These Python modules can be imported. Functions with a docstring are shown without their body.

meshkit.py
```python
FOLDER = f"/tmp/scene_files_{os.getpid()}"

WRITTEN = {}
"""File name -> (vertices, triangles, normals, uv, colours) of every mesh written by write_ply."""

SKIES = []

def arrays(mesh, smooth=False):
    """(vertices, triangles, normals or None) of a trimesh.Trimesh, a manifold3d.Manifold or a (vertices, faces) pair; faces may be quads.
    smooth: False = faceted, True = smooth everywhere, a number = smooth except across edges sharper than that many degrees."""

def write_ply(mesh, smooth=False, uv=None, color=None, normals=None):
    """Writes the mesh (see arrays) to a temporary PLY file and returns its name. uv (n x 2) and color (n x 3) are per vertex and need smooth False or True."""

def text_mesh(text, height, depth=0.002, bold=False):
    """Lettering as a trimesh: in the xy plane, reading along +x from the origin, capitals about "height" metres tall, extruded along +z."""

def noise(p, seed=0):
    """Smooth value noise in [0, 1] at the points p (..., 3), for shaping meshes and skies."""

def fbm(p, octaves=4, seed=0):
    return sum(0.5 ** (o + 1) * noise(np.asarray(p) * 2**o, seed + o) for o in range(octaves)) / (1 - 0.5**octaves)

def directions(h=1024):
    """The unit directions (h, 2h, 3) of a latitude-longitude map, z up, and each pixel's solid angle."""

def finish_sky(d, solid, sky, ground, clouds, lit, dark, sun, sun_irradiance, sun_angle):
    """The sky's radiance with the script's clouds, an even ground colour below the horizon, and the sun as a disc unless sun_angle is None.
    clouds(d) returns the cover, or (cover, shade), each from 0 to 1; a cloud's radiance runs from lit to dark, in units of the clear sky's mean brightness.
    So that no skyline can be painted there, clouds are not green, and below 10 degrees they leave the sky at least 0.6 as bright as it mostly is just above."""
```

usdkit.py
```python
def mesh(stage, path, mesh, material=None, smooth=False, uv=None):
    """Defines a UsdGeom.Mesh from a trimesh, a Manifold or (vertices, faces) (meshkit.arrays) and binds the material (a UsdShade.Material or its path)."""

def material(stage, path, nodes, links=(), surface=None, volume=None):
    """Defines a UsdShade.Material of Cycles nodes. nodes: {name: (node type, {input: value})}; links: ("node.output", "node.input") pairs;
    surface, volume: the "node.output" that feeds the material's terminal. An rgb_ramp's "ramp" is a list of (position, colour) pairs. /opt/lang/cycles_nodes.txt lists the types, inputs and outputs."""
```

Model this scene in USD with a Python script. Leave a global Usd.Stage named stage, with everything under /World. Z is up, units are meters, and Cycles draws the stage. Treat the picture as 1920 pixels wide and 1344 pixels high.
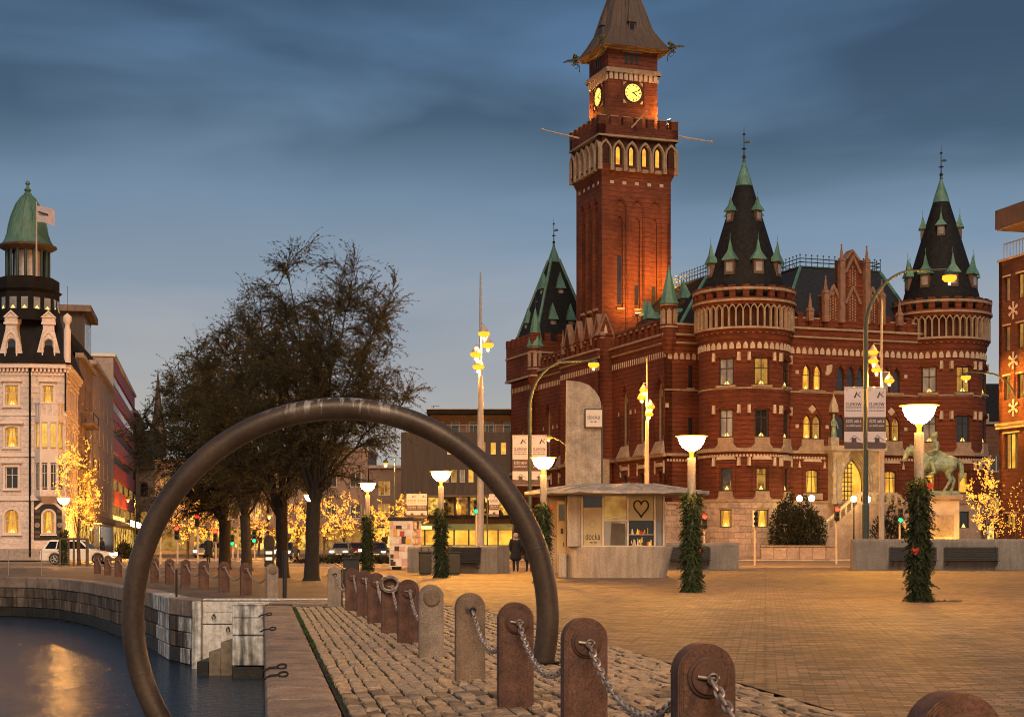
import math, random, numpy as np, trimesh, usdkit, meshkit
from shapely.geometry import Polygon, box as sbox, Point, LineString
from shapely.ops import unary_union
from shapely import affinity
from pxr import Usd, UsdGeom, UsdLux, UsdShade, Gf, Sdf

stage = Usd.Stage.CreateInMemory()
UsdGeom.SetStageUpAxis(stage, UsdGeom.Tokens.z)
UsdGeom.SetStageMetersPerUnit(stage, 1.0)
UsdGeom.Xform.Define(stage, '/World')
stage.SetDefaultPrim(stage.GetPrimAtPath('/World'))
UsdGeom.Scope.Define(stage, '/World/Looks')

# ------------------------------------------------------------------ camera, sky, sun, exposure
F, CH, HX, HY = 3000.0, 1.25, 960.0, 1020.0       # focal length in picture pixels, eye height, horizon
EXPOSURE = 2.0
cam = UsdGeom.Camera.Define(stage, '/World/camera')
cam.AddTranslateOp().Set((0, 0, CH)); cam.AddRotateXOp().Set(90.0)
cam.CreateHorizontalApertureAttr(36.0); cam.CreateVerticalApertureAttr(36.0 * 716 / 1024)
cam.CreateFocalLengthAttr(F / 1920 * 36.0)
cam.CreateVerticalApertureOffsetAttr((HY - 672) / 1920 * 36.0)
cam.CreateClippingRangeAttr((0.1, 5000.0)); cam.CreateExposureAttr(EXPOSURE)

SUN_EL, SUN_AZ = math.radians(40), math.radians(176)     # what is left of the evening glow, behind the camera (azimuth from +y towards +x)
SKY = 0.1
def lin(r, g, b):
    f = lambda c: (c / 255 / 12.92) if c / 255 <= .04045 else ((c / 255 + .055) / 1.055) ** 2.4
    return (f(r), f(g), f(b))
def skyc(r, g, b, k=1.0):
    return tuple(k * c / SKY / 2 ** EXPOSURE for c in lin(r, g, b))
deck = [(0.0, skyc(174, 167, 160)), (.06, skyc(174, 168, 164)), (.10, skyc(174, 171, 170)), (.14, skyc(160, 163, 172)), (.19, skyc(120, 144, 170)), (.225, skyc(112, 137, 161)), (.28, skyc(82, 112, 146)), (.34, skyc(74, 106, 142)), (.6, skyc(64, 94, 128)), (1.0, skyc(70, 98, 130))]
dark = [(0.0, skyc(170, 160, 152)), (.10, skyc(152, 154, 162)), (.15, skyc(130, 144, 162)), (.20, skyc(106, 130, 154)), (.245, skyc(60, 84, 108)), (.30, skyc(48, 70, 96)), (.6, skyc(44, 68, 96)), (1.0, skyc(52, 76, 104))]
usdkit.material(stage, '/World/Looks/sky', {
    "tc": ("texture_coordinate", {}), "sx": ("separate_xyz", {}), "map": ("mapping", {"mapping_type": "point", "scale": (2.2, 2.2, 8.0), "location": (5.3, 10.7, 0.5)}),
    "n": ("noise_texture", {"scale": 1.3, "detail": 4.5, "roughness": .48, "distortion": .35}),
    "nr": ("rgb_ramp", {"ramp": [(.36, (0, 0, 0)), (.58, (1, 1, 1))]}),
    "map2": ("mapping", {"mapping_type": "point", "scale": (1.2, 1.2, 3.0), "location": (3.1, 0, 1.0)}),
    "n2": ("noise_texture", {"scale": 1.6, "detail": 3.0, "roughness": .5}),
    "wob": ("math", {"math_type": "multiply_add", "value2": .10, "value3": -.05}), "zz": ("math", {"math_type": "add"}),
    "ra": ("rgb_ramp", {"ramp": deck}), "rb": ("rgb_ramp", {"ramp": dark}),
    "sky": ("sky_texture", {"sky_type": "single_scattering", "sun_disc": False, "sun_elevation": SUN_EL * .2, "sun_rotation": SUN_AZ}),
    "mx": ("mix_color", {}), "cov": ("mix_color", {"fac": .975}), "bg": ("background_shader", {"strength": SKY})},
    [("tc.generated", "sx.vector"), ("tc.generated", "map.vector"), ("map.vector", "n.vector"), ("n.fac", "nr.fac"),
     ("tc.generated", "map2.vector"), ("map2.vector", "n2.vector"), ("n2.fac", "wob.value1"), ("wob.value", "zz.value1"), ("sx.z", "zz.value2"),
     ("zz.value", "ra.fac"), ("zz.value", "rb.fac"), ("nr.color", "mx.fac"), ("ra.color", "mx.a"), ("rb.color", "mx.b"),
     ("sky.color", "cov.a"), ("mx.result", "cov.b"), ("cov.result", "bg.color")], surface="bg.background")
dome = UsdLux.DomeLight.Define(stage, '/World/sky')
dome.CreateIntensityAttr(1.0)
UsdShade.MaterialBindingAPI.Apply(dome.GetPrim()).Bind(UsdShade.Material.Get(stage, '/World/Looks/sky'))
dome.GetPrim().SetCustomDataByKey('kind', 'structure')
sun = UsdLux.DistantLight.Define(stage, '/World/sun')
sun.CreateIntensityAttr(0.15); sun.CreateAngleAttr(30.0); sun.CreateNormalizeAttr(True); sun.CreateColorAttr((1.0, .76, .52))
_sd = np.array([math.sin(SUN_AZ) * math.cos(SUN_EL), math.cos(SUN_AZ) * math.cos(SUN_EL), math.sin(SUN_EL)])
sun.AddTransformOp().Set(Gf.Matrix4d().SetLookAt(Gf.Vec3d(*map(float, _sd)), Gf.Vec3d(0, 0, 0), Gf.Vec3d(0, 0, 1)).GetInverse())

# ------------------------------------------------------------------ helpers
def gp(px, py):                                   # a point of the ground
    Y = CH * F / (py - HY); return np.array([(px - HX) * Y / F, Y, 0.0])
def at(px, py, Y): return np.array([(px - HX) * Y / F, Y, CH - (py - HY) * Y / F])
def zat(py, Y): return CH - (py - HY) * Y / F

_used = {}
def numbered(parent, name):
    k = _used.get((parent, name), 0); _used[(parent, name)] = k + 1
    return name if k == 0 else f'{name}_{k:03d}'
def tag(prim, label=None, cat=None, group=None, kind=None):
    for k, v in (('label', label), ('category', cat), ('group', group), ('kind', kind)):
        if v: prim.SetCustomDataByKey(k, v)
    return prim
def thing(name, label, cat, loc=(0, 0, 0), rz=0.0, group=None, kind=None, tilt=0):
    x = UsdGeom.Xform.Define(stage, '/World/' + numbered('/World', name))
    x.AddTranslateOp().Set(tuple(map(float, loc)))
    if rz: x.AddRotateZOp().Set(float(rz))
    if tilt: x.AddRotateYOp().Set(float(tilt))
    return tag(x.GetPrim(), label, cat, group, kind)
def dup(src, label, loc, rz=0.0, group=None, scale=None):
    x = UsdGeom.Xform.Define(stage, '/World/' + numbered('/World', _used_base(src)))
    x.AddTranslateOp().Set(tuple(map(float, loc)))
    if rz: x.AddRotateZOp().Set(float(rz))
    if scale: x.AddScaleOp().Set(tuple(scale) if np.ndim(scale) else (scale,) * 3)
    p = x.GetPrim(); p.GetReferences().AddInternalReference(src.GetPath()); p.SetInstanceable(True)
    d = src.GetCustomData()
    return tag(p, label, d.get('category'), group or d.get('group'))
def _used_base(p):
    n = p.GetName()
    return n[:-4] if n[-4:-3] == '_' and n[-3:].isdigit() else n

class MB:
    def __init__(s): s.v, s.f, s.n = [], [], 0
    def add(s, v, f, M=None):
        v = np.asarray(v, float); f = np.asarray(f, int)
        if f.shape[1] == 4: f = np.vstack([f[:, [0, 1, 2]], f[:, [0, 2, 3]]])
        if M is not None: v = v @ np.asarray(M)[:3, :3].T + np.asarray(M)[:3, 3]
        s.v.append(v); s.f.append(f + s.n); s.n += len(v); return s
    def mesh(s, m, M=None): return s.add(m.vertices, m.faces, M)
    def join(s, o):
        for v, f in zip(o.v, o.f): pass
        v, f = o.arr(); return s.add(v, f)
    def arr(s): return np.vstack(s.v), np.vstack(s.f)
    def box(s, c, size, rz=0.0, top=None, ch=0.0):
        x, y, z = np.asarray(size, float) / 2
        if ch:
            P = [(a * (x - (ch if i != 0 else 0)), b * (y - (ch if i != 1 else 0)), e * (z - (ch if i != 2 else 0))) for a in (-1, 1) for b in (-1, 1) for e in (-1, 1) for i in range(3)]
            h = trimesh.convex.convex_hull(np.array(P)); v, f = np.array(h.vertices), np.array(h.faces)
        else:
            v = np.array([(-x, -y, -z), (x, -y, -z), (x, y, -z), (-x, y, -z), (-x, -y, z), (x, -y, z), (x, y, z), (-x, y, z)])
            f = np.array([(0, 3, 2, 1), (4, 5, 6, 7), (0, 1, 5, 4), (1, 2, 6, 5), (2, 3, 7, 6), (3, 0, 4, 7)])
            if top is not None: v[4:, :2] *= top
        if rz:
            a = math.radians(rz); R = np.array([[math.cos(a), -math.sin(a), 0], [math.sin(a), math.cos(a), 0], [0, 0, 1]]); v = v @ R.T
        return s.add(v + np.asarray(c, float), f)
    def hull(s, pts):
        h = trimesh.convex.convex_hull(np.asarray(pts, float)); return s.add(h.vertices, h.faces)
    def tube(s, pts, r, n=8, cap=True, phase=0.0):
        pts = np.asarray(pts, float); k = len(pts); r = np.broadcast_to(np.asarray(r, float), (k,))
        t = np.gradient(pts, axis=0); t /= np.maximum(np.linalg.norm(t, axis=1, keepdims=True), 1e-9)
        ref = np.array([0, 0, 1.0]) if abs(t[0][2]) < .9 else np.array([1.0, 0, 0])
        a = np.cross(t[0], ref); a /= np.linalg.norm(a); V = []
        ang = np.linspace(0, 2 * np.pi, n, endpoint=False) + phase
        for i in range(k):
            a = a - t[i] * (a @ t[i]); a /= np.linalg.norm(a); b = np.cross(t[i], a)
            V.append(pts[i] + r[i] * (np.cos(ang)[:, None] * a + np.sin(ang)[:, None] * b))
        V = np.vstack(V); Fc = []
        for i in range(k - 1):
            for j in range(n):
                Fc.append((i * n + j, i * n + (j + 1) % n, (i + 1) * n + (j + 1) % n, (i + 1) * n + j))
        s.add(V, Fc)
        if cap:
            for i, flip in ((0, True), (k - 1, False)):
                ring = V[i * n:(i + 1) * n]; fs = [(0, j, j + 1) for j in range(1, n - 1)]
                s.add(ring, [q[::-1] for q in fs] if flip else fs)
        return s
    def lathe(s, prof, n=24, c=(0, 0, 0), a0=0.0, a1=2 * math.pi, scale=(1, 1)):
        prof = np.asarray(prof, float); full = abs(a1 - a0 - 2 * math.pi) < 1e-6
        ang = np.linspace(a0, a1, n, endpoint=False) if full else np.linspace(a0, a1, n + 1)
        m = len(ang); V = np.array([(p[0] * math.cos(q) * scale[0], p[0] * math.sin(q) * scale[1], p[1]) for p in prof for q in ang]) + np.asarray(c, float)
        Fc = []
        for i in range(len(prof) - 1):
            for j in range(m if full else m - 1):
                Fc.append((i * m + j, i * m + (j + 1) % m, (i + 1) * m + (j + 1) % m, (i + 1) * m + j))
        return s.add(V, Fc)
    def poly(s, pg, d0, d1, fr=None):
        for g in (getattr(pg, 'geoms', None) or [pg]):
            if g.is_empty or g.area < 1e-6: continue
            m = trimesh.creation.extrude_polygon(g, d1 - d0, engine='earcut'); v = np.array(m.vertices); v[:, 2] += d0
            s.add(fr(v) if fr else v, m.faces)
        return s
    def sheet(s, pg, z=0.0):
        for g in (getattr(pg, 'geoms', None) or [pg]):
            if g.is_empty: continue
            v, f = trimesh.creation.triangulate_polygon(g, engine='earcut')
            v = np.asarray(v); f = np.asarray(f); a = v[f[:, 1]] - v[f[:, 0]]; b = v[f[:, 2]] - v[f[:, 0]]
            flip = (a[:, 0] * b[:, 1] - a[:, 1] * b[:, 0]) < 0; f[flip] = f[flip][:, ::-1]
            s.add(np.c_[v, np.full(len(v), z)], f)
        return s
    def segs(s, P0, P1, R0, R1, n=3):             # many thin tapered rods at once
        P0, P1 = np.asarray(P0, float), np.asarray(P1, float); k = len(P0)
        R0, R1 = np.broadcast_to(R0, (k,)), np.broadcast_to(R1, (k,))
        t = P1 - P0; t /= np.maximum(np.linalg.norm(t, axis=1, keepdims=True), 1e-9)
        ref = np.where(np.abs(t[:, 2:3]) < .9, [[0, 0, 1.0]], [[1.0, 0, 0]])
        a = np.cross(t, ref); a /= np.linalg.norm(a, axis=1, keepdims=True); b = np.cross(t, a)
        ang = np.linspace(0, 2 * np.pi, n, endpoint=False)
        o = np.cos(ang)[None, :, None] * a[:, None] + np.sin(ang)[None, :, None] * b[:, None]
        V = np.concatenate([P0[:, None] + R0[:, None, None] * o, P1[:, None] + R1[:, None, None] * o], 1).reshape(-1, 3)
        j = np.arange(n); q = np.stack([j, (j + 1) % n, (j + 1) % n + n, j + n], 1)
        return s.add(V, (q[None] + (np.arange(k) * 2 * n)[:, None, None]).reshape(-1, 4))
    def leaves(s, P, D, U, L, W):                 # pointed leaves: base P, direction D, side U
        P, D, U = (np.asarray(x, float) for x in (P, D, U)); k = len(P)
        L = np.broadcast_to(L, (k,))[:, None]; W = np.broadcast_to(W, (k,))[:, None]
        N = np.cross(D, U) * W * .35
        V = np.stack([P, P + D * L * .45 + U * W + N, P + D * L, P + D * L * .45 - U * W + N], 1).reshape(-1, 3)
        return s.add(V, (np.array([[0, 1, 2, 3]])[None] + (np.arange(k) * 4)[:, None, None]).reshape(-1, 4))
    def dots(s, P, r):                            # small octahedra
        P = np.asarray(P, float); o = np.array([(1, 0, 0), (-1, 0, 0), (0, 1, 0), (0, -1, 0), (0, 0, 1), (0, 0, -1)], float)
        f = np.array([(0, 2, 4), (2, 1, 4), (1, 3, 4), (3, 0, 4), (2, 0, 5), (1, 2, 5), (3, 1, 5), (0, 3, 5)])
        k = len(P); r = np.broadcast_to(r, (k,))
        V = (P[:, None] + o[None] * r[:, None, None]).reshape(-1, 3)
        return s.add(V, (f[None] + (np.arange(k) * 6)[:, None, None]).reshape(-1, 3))

def obj(name, mb, mat, parent=None, smooth=False, label=None, cat=None, group=None, kind=None):
    base = str(parent.GetPath()) if parent is not None else '/World'
    m = mb.arr() if isinstance(mb, MB) else mb
    g = usdkit.mesh(stage, base + '/' + numbered(base, name), m, M[mat] if isinstance(mat, str) else mat, smooth)
    return tag(g.GetPrim(), label, cat, group, kind)
def clone(name, src, parent, loc=(0, 0, 0), rot=(0, 0, 0), scale=1.0):   # the same mesh again as another part
    pass

class Fr:                                         # a facade: (along, up, out) to the thing's own space; looks along n
    def __init__(s, o, n):
        s.o = np.asarray(o, float); s.n = np.array([n[0], n[1], 0.0]) / math.hypot(n[0], n[1]); s.u = np.array([-s.n[1], s.n[0], 0.0])
    def __call__(s, v):
        v = np.atleast_2d(v); return s.o + v[:, :1] * s.u + v[:, 1:2] * np.array([0, 0, 1.0]) + v[:, 2:3] * s.n
    def p(s, u, z, d=0.0): return s(np.array([[u, z, d]]))[0]

def shape(cx, z0, w, h, kind='rect'):
    a, b = cx - w / 2, cx + w / 2
    if kind == 'rect': return sbox(a, z0, b, z0 + h)
    if kind == 'seg':
        r = .16 * w; t = np.linspace(0, np.pi, 9); return Polygon([(a, z0), (b, z0)] + [(cx + w / 2 * math.cos(q), z0 + h - r + r * math.sin(q)) for q in t])
    if kind == 'round':
        t = np.linspace(0, np.pi, 13); return Polygon([(a, z0), (b, z0)] + [(cx + w / 2 * math.cos(q), z0 + h - w / 2 + w / 2 * math.sin(q)) for q in t])
    rise = min(w * .95, h * .6); zs = z0 + h - rise; P = [(a, z0), (b, z0)]     # pointed
    R = (rise ** 2 + w * w / 4) / w
    am = math.asin(min(1, rise / R))
    P += [(b - R + R * math.cos(q), zs + R * math.sin(q)) for q in np.linspace(0, am, 7)]
    P += [(a + R - R * math.cos(q), zs + R * math.sin(q)) for q in np.linspace(am, 0, 7)]
    return Polygon(P).buffer(0)

def window(parent, fr, cx, z0, w, h, kind='rect', lit='dark', recess=.28, mull=1, trans=.66, fw=.09, fmat='window_dark', candle=False, name='window'):
    o = shape(cx, z0, w, h, kind); ring = o.difference(o.buffer(-fw, join_style=2)); parts = [ring]
    for k in range(mull):
        x = cx - w / 2 + w * (k + 1) / (mull + 1); parts.append(sbox(x - fw * .4, z0, x + fw * .4, z0 + h).intersection(o))
    if trans: parts.append(sbox(cx - w / 2, z0 + h * trans - fw * .4, cx + w / 2, z0 + h * trans + fw * .4).intersection(o))
    f = obj(name, MB().poly(unary_union(parts), -recess, -recess + .07, fr), fmat, parent)
    obj('pane', MB().poly(o.buffer(-fw * .3, join_style=2), -recess - .03, -recess + .02, fr), 'pane_' + lit, f)
    if lit in ('lit', 'warm') and w > .7:
        for s_ in (-1, 1): obj('curtain', MB().poly(Polygon([(cx + s_ * w * .5, z0), (cx + s_ * w * .34, z0), (cx + s_ * w * .24, z0 + h * .5), (cx + s_ * w * .16, z0 + h), (cx + s_ * w * .5, z0 + h)]).intersection(o.buffer(-fw * .6)), -recess + .021, -recess + .03, fr), 'pane_curtain', f)
    if candle:
        tri = Polygon([(cx - w * .19, z0 + fw), (cx + w * .19, z0 + fw), (cx, z0 + fw + min(.36, w * .36))])
        obj('candle_arch', MB().poly(tri, -recess + .025, -recess + .06, fr), 'candle', f)
    return o
def wall(parent, fr, pg, holes, thick, mat, name='wall', d=0.0, **k):
    if holes: pg = pg.difference(unary_union(holes))
    return obj(name, MB().poly(pg, d - thick, d, fr), mat, parent, **k)

# ------------------------------------------------------------------ materials
M = {}
def mat(name, base, rough=.8, sc=3.0, amt=.25, fine=None, bump=0.0, bsc=None, metallic=0.0, spec=.5, stretch=None, island=0.0, tint=None, streak=0.0, emit=None, es=0.0, fc=0.0):
    b = np.array(base, float); nd = {"g": ("geometry", {}), "n": ("noise_texture", {"scale": sc, "detail": 5.0, "roughness": .6}), "p": ("principled_bsdf", {"roughness": rough, "metallic": metallic, "specular_ior_level": spec})}
    lk = []
    src = "g.position"
    if stretch is not None:
        nd["map"] = ("mapping", {"mapping_type": "point", "scale": stretch}); lk.append(("g.position", "map.vector")); src = "map.vector"
    lk.append((src, "n.vector"))
    t = np.array(tint if tint is not None else b * (1 + amt))
    nd["r"] = ("rgb_ramp", {"ramp": [(.28, b * (1 - amt)), (.5, b), (.72, np.minimum(t, .95))]}); lk.append(("n.fac", "r.fac")); out = "r.color"
    if fine:
        nd["n2"] = ("noise_texture", {"scale": fine, "detail": 3.0, "roughness": .7}); nd["r2"] = ("rgb_ramp", {"ramp": [(.3, (.62 - fc,) * 3), (.5, (.95, .95, .95)), (.7, (1.2 + fc,) * 3)]})
        nd["m2"] = ("mix_color", {"blend_type": "multiply", "fac": .8}); lk += [(src, "n2.vector"), ("n2.fac", "r2.fac"), (out, "m2.a"), ("r2.color", "m2.b")]; out = "m2.result"
    if island:
        nd["ri"] = ("rgb_ramp", {"ramp": [(0, (1 - island,) * 3), (.5, (1, 1, 1)), (1, (1 + island, 1 + island * .9, 1 + island * .8))]}); nd["mi"] = ("mix_color", {"blend_type": "multiply", "fac": 1.0})
        nd["oi"] = ("object_info", {}); nd["ad"] = ("math", {"math_type": "add"}); nd["fr"] = ("math", {"math_type": "fraction"})
        lk += [("g.random_per_island", "ad.value1"), ("oi.random", "ad.value2"), ("ad.value", "fr.value1"), ("fr.value", "ri.fac"), (out, "mi.a"), ("ri.color", "mi.b")]; out = "mi.result"
    if streak:                                     # vertical run-off stains
        nd["ms"] = ("mapping", {"mapping_type": "point", "scale": (6.0, 6.0, .5)}); nd["ns"] = ("noise_texture", {"scale": 1.0, "detail": 4.0, "roughness": .6})
        nd["rs"] = ("rgb_ramp", {"ramp": [(.35, (1 - streak,) * 3), (.6, (1, 1, 1))]}); nd["mm"] = ("mix_color", {"blend_type": "multiply", "fac": 1.0})
        lk += [("g.position", "ms.vector"), ("ms.vector", "ns.vector"), ("ns.fac", "rs.fac"), (out, "mm.a"), ("rs.color", "mm.b")]; out = "mm.result"
    lk.append((out, "p.base_color"))
    if bump:
        nd["nb"] = ("noise_texture", {"scale": bsc or sc * 6, "detail": 6.0, "roughness": .65}); nd["b"] = ("bump", {"strength": .8, "distance": bump})
        lk += [(src, "nb.vector"), ("nb.fac", "b.height"), ("b.normal", "p.normal")]
    if emit is not None:
        nd["p"][1]["emission_color"] = emit; nd["p"][1]["emission_strength"] = es
    M[name] = usdkit.material(stage, '/World/Looks/' + name, nd, lk, surface="p.BSDF")
def glow(name, col, strength, noise=0.0, sc=1.0):
    if noise:
        nd = {"g": ("geometry", {}), "n": ("noise_texture", {"scale": sc, "detail": 3.0}), "r": ("rgb_ramp", {"ramp": [(.3, (col[0] * (1 - noise * .75), col[1] * (1 - noise), col[2] * (1 - noise))), (.65, col)]}), "e": ("emission", {"strength": strength})}
        M[name] = usdkit.material(stage, '/World/Looks/' + name, nd, [("g.position", "n.vector"), ("n.fac", "r.fac"), ("r.color", "e.color")], surface="e.emission")
    else:
        M[name] = usdkit.material(stage, '/World/Looks/' + name, {"e": ("emission", {"color": col, "strength": strength})}, surface="e.emission")

X2 = 1.0 / 2 ** EXPOSURE
SOD = (1.0, .46, .12)
glow('bowl_light', (1.0, .46, .10), 66.0)
glow('bowl_rim_light', (1.0, .44, .04), .7)
glow('mast_light', (1.0, .39, .035), 12500.0)
glow('lens_glow', (1.0, .21, .012), .95)  # amber glow; lenses on masts and curved arms enlarged to stand for halos
glow('street_light', (1.0, .39, .035), 9000.0)
glow('spot_light', (1.0, .52, .05), 380.0)
glow('globe_light', (1.0, .66, .22), 16.0)
glow('fairy_light', (1.0, .33, .035), .80)
glow('flood_light', (1.0, .40, .05), 420.0)
glow('sign_light', (1.0, .55, .10), 14.0)
glow('candle', (1.0, .62, .16), .5)
glow('clock_light', (1.0, .62, .10), .60, .3, 1.6)
glow('pane_lit', (1.0, .53, .06), .34, .6, 1.1)
glow('pane_curtain', (1.0, .46, .07), .16, .5, 5.0)
glow('pane_warm', (1.0, .55, .12), .12, .75, 1.4)
M['pane_shop'] = usdkit.material(stage, '/World/Looks/pane_shop', {"g": ("geometry", {}), "map": ("mapping", {"mapping_type": "point", "scale": (1.1, 1.1, .8)}), "v": ("voronoi_texture", {"scale": 1.0, "metric": "chebychev"}), "s": ("separate_color", {}), "rv": ("rgb_ramp", {"ramp": [(.1, (.05, .02, .004)), (.35, (.35, .16, .03)), (.7, (.8, .42, .06)), (.95, (1, .62, .16))]}),
    "n": ("noise_texture", {"scale": 2.5, "detail": 4.0}), "r": ("rgb_ramp", {"ramp": [(.35, (.15, .15, .15)), (.6, (1, 1, 1))]}), "m": ("mix_color", {"blend_type": "multiply", "fac": 1.0}), "e": ("emission", {"strength": .42})},
    [("g.position", "map.vector"), ("map.vector", "v.vector"), ("v.color", "s.color"), ("s.r", "rv.fac"), ("g.position", "n.vector"), ("n.fac", "r.fac"), ("rv.color", "m.a"), ("r.color", "m.b"), ("m.result", "e.color")], surface="e.emission")
glow('red_light', (1.0, .007, .003), 9.0); glow('green_light', (.012, .6, .14), 1.2); glow('tail_light', (1.0, .03, .01), 1.5)
glow('head_light', (1.0, .82, .5), 9.0); glow('amber_light', (1.0, .4, .05), 3.0); glow('panel_light', (1.0, .85, .6), .3)
for nm, c in (('pane_dark', (.012, .012, .014)), ('pane_pale', (.16, .15, .14))):
    M[nm] = usdkit.material(stage, '/World/Looks/' + nm, {"g": ("geometry", {}), "n": ("noise_texture", {"scale": .8, "detail": 2.0}), "r": ("rgb_ramp", {"ramp": [(.35, c), (.7, tuple(np.array(c) * 2.2))]}), "p": ("principled_bsdf", {"roughness": .08, "specular_ior_level": .8})}, [("g.position", "n.vector"), ("n.fac", "r.fac"), ("r.color", "p.base_color")], surface="p.BSDF")

# brick walls far off: courses and mottling
def brickmat(name, base, dark=.55, course=.42):
    b = np.array(base); nd = {"g": ("geometry", {}), "s": ("separate_xyz", {}), "map": ("mapping", {"mapping_type": "point", "scale": (1.1, 1.1, 7.0)}),
        "n": ("noise_texture", {"scale": 1.2, "detail": 5.0, "roughness": .65}), "r": ("rgb_ramp", {"ramp": [(.3, b * .6), (.5, b), (.72, b * 1.45)]}),
        "n3": ("noise_texture", {"scale": .28, "detail": 6.0, "roughness": .6}), "r3": ("rgb_ramp", {"ramp": [(.32, (.55, .52, .52)), (.5, (.95, .95, .95)), (.68, (1.25, 1.2, 1.15))]}),
        "c": ("math", {"math_type": "multiply", "value2": 1 / course}), "fr": ("math", {"math_type": "fraction"}), "l": ("rgb_ramp", {"ramp": [(0, (dark,) * 3), (.14, (dark,) * 3), (.24, (1, 1, 1)), (1, (1, 1, 1))]}),
        "lm": ("math", {"math_type": "multiply", "value2": 1.5, "use_clamp": True}), "mu": ("mix_color", {"blend_type": "multiply", "fac": 1.0}), "mv": ("mix_color", {"blend_type": "multiply", "fac": 1.0}), "p": ("principled_bsdf", {"roughness": .85, "specular_ior_level": .25}),
        "b": ("bump", {"strength": .7, "distance": .03})}
    M[name] = usdkit.material(stage, '/World/Looks/' + name, nd, [("g.position", "map.vector"), ("map.vector", "n.vector"), ("n.fac", "r.fac"), ("g.position", "n3.vector"), ("n3.fac", "r3.fac"), ("g.position", "s.vector"), ("s.z", "c.value1"), ("c.value", "fr.value1"), ("fr.value", "l.fac"),
        ("n3.fac", "lm.value1"), ("lm.value", "mu.fac"), ("r.color", "mu.a"), ("l.color", "mu.b"), ("mu.result", "mv.a"), ("r3.color", "mv.b"), ("mv.result", "p.base_color"), ("n.fac", "b.height"), ("b.normal", "p.normal")], surface="p.BSDF")
brickmat('brick_red', (.118, .032, .015), .42)
brickmat('brick_tower', (.132, .040, .021), .62, .5)
brickmat('brick_shade', (.05, .018, .010), .8, .5)  # darker brick copy, shade of the arcade recesses put into its colour
brickmat('brick_far', (.12, .055, .035), .75, .5)
brickmat('brick_right', (.10, .04, .027), .8, .3)
mat('sandstone', (.29, .21, .15), .85, 1.5, .3, fine=8, bump=.02)
mat('stone_white', (.42, .33, .25), .8, 1.5, .2)
mat('portal_stone', (.40, .33, .24), .85, 2.0, .3, fine=9, bump=.03)
mat('gable_stone', (.20, .115, .08), .85, 2.0, .3, fine=9, bump=.02)
mat('granite_base', (.34, .25, .20), .8, 1.5, .25, fine=9, bump=.015, island=.18)
mat('slate', (.012, .0115, .012), .75, 3.0, .55, fine=9, bump=.04, bsc=9, spec=.2)
mat('slate_blue', (.022, .024, .029), .7, 3.0, .4, fine=9, bump=.03, spec=.25)
mat('copper_green', (.08, .19, .145), .6, 1.6, .35, fine=7, stretch=(1, 1, .4))
mat('beast_copper', (.035, .050, .036), .6, 5, .4)
mat('copper_brown', (.095, .058, .04), .55, 1.2, .25, fine=4, stretch=(2, 2, .3))
mat('copper_dome', (.075, .16, .115), .6, .9, .35, fine=4, stretch=(1, 1, .3))
mat('iron_dark', (.02, .02, .02), .5, 5, .2)
mat('iron_rust', (.020, .013, .010), .7, 9, .4, bump=.004, bsc=60)
mat('window_dark', (.02, .017, .015), .5, 3, .2)
mat('window_white', (.6, .52, .44), .6, 3, .1)
mat('cream', (.70, .56, .49), .8, .5, .14, fine=5, bump=.01)
mat('cream_trim', (.74, .60, .52), .75, .8, .1)
mat('dark_tin', (.014, .011, .010), .75, 1.5, .4, spec=.15)
mat('black_marble', (.02, .016, .014), .3, 2, .5)
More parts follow.
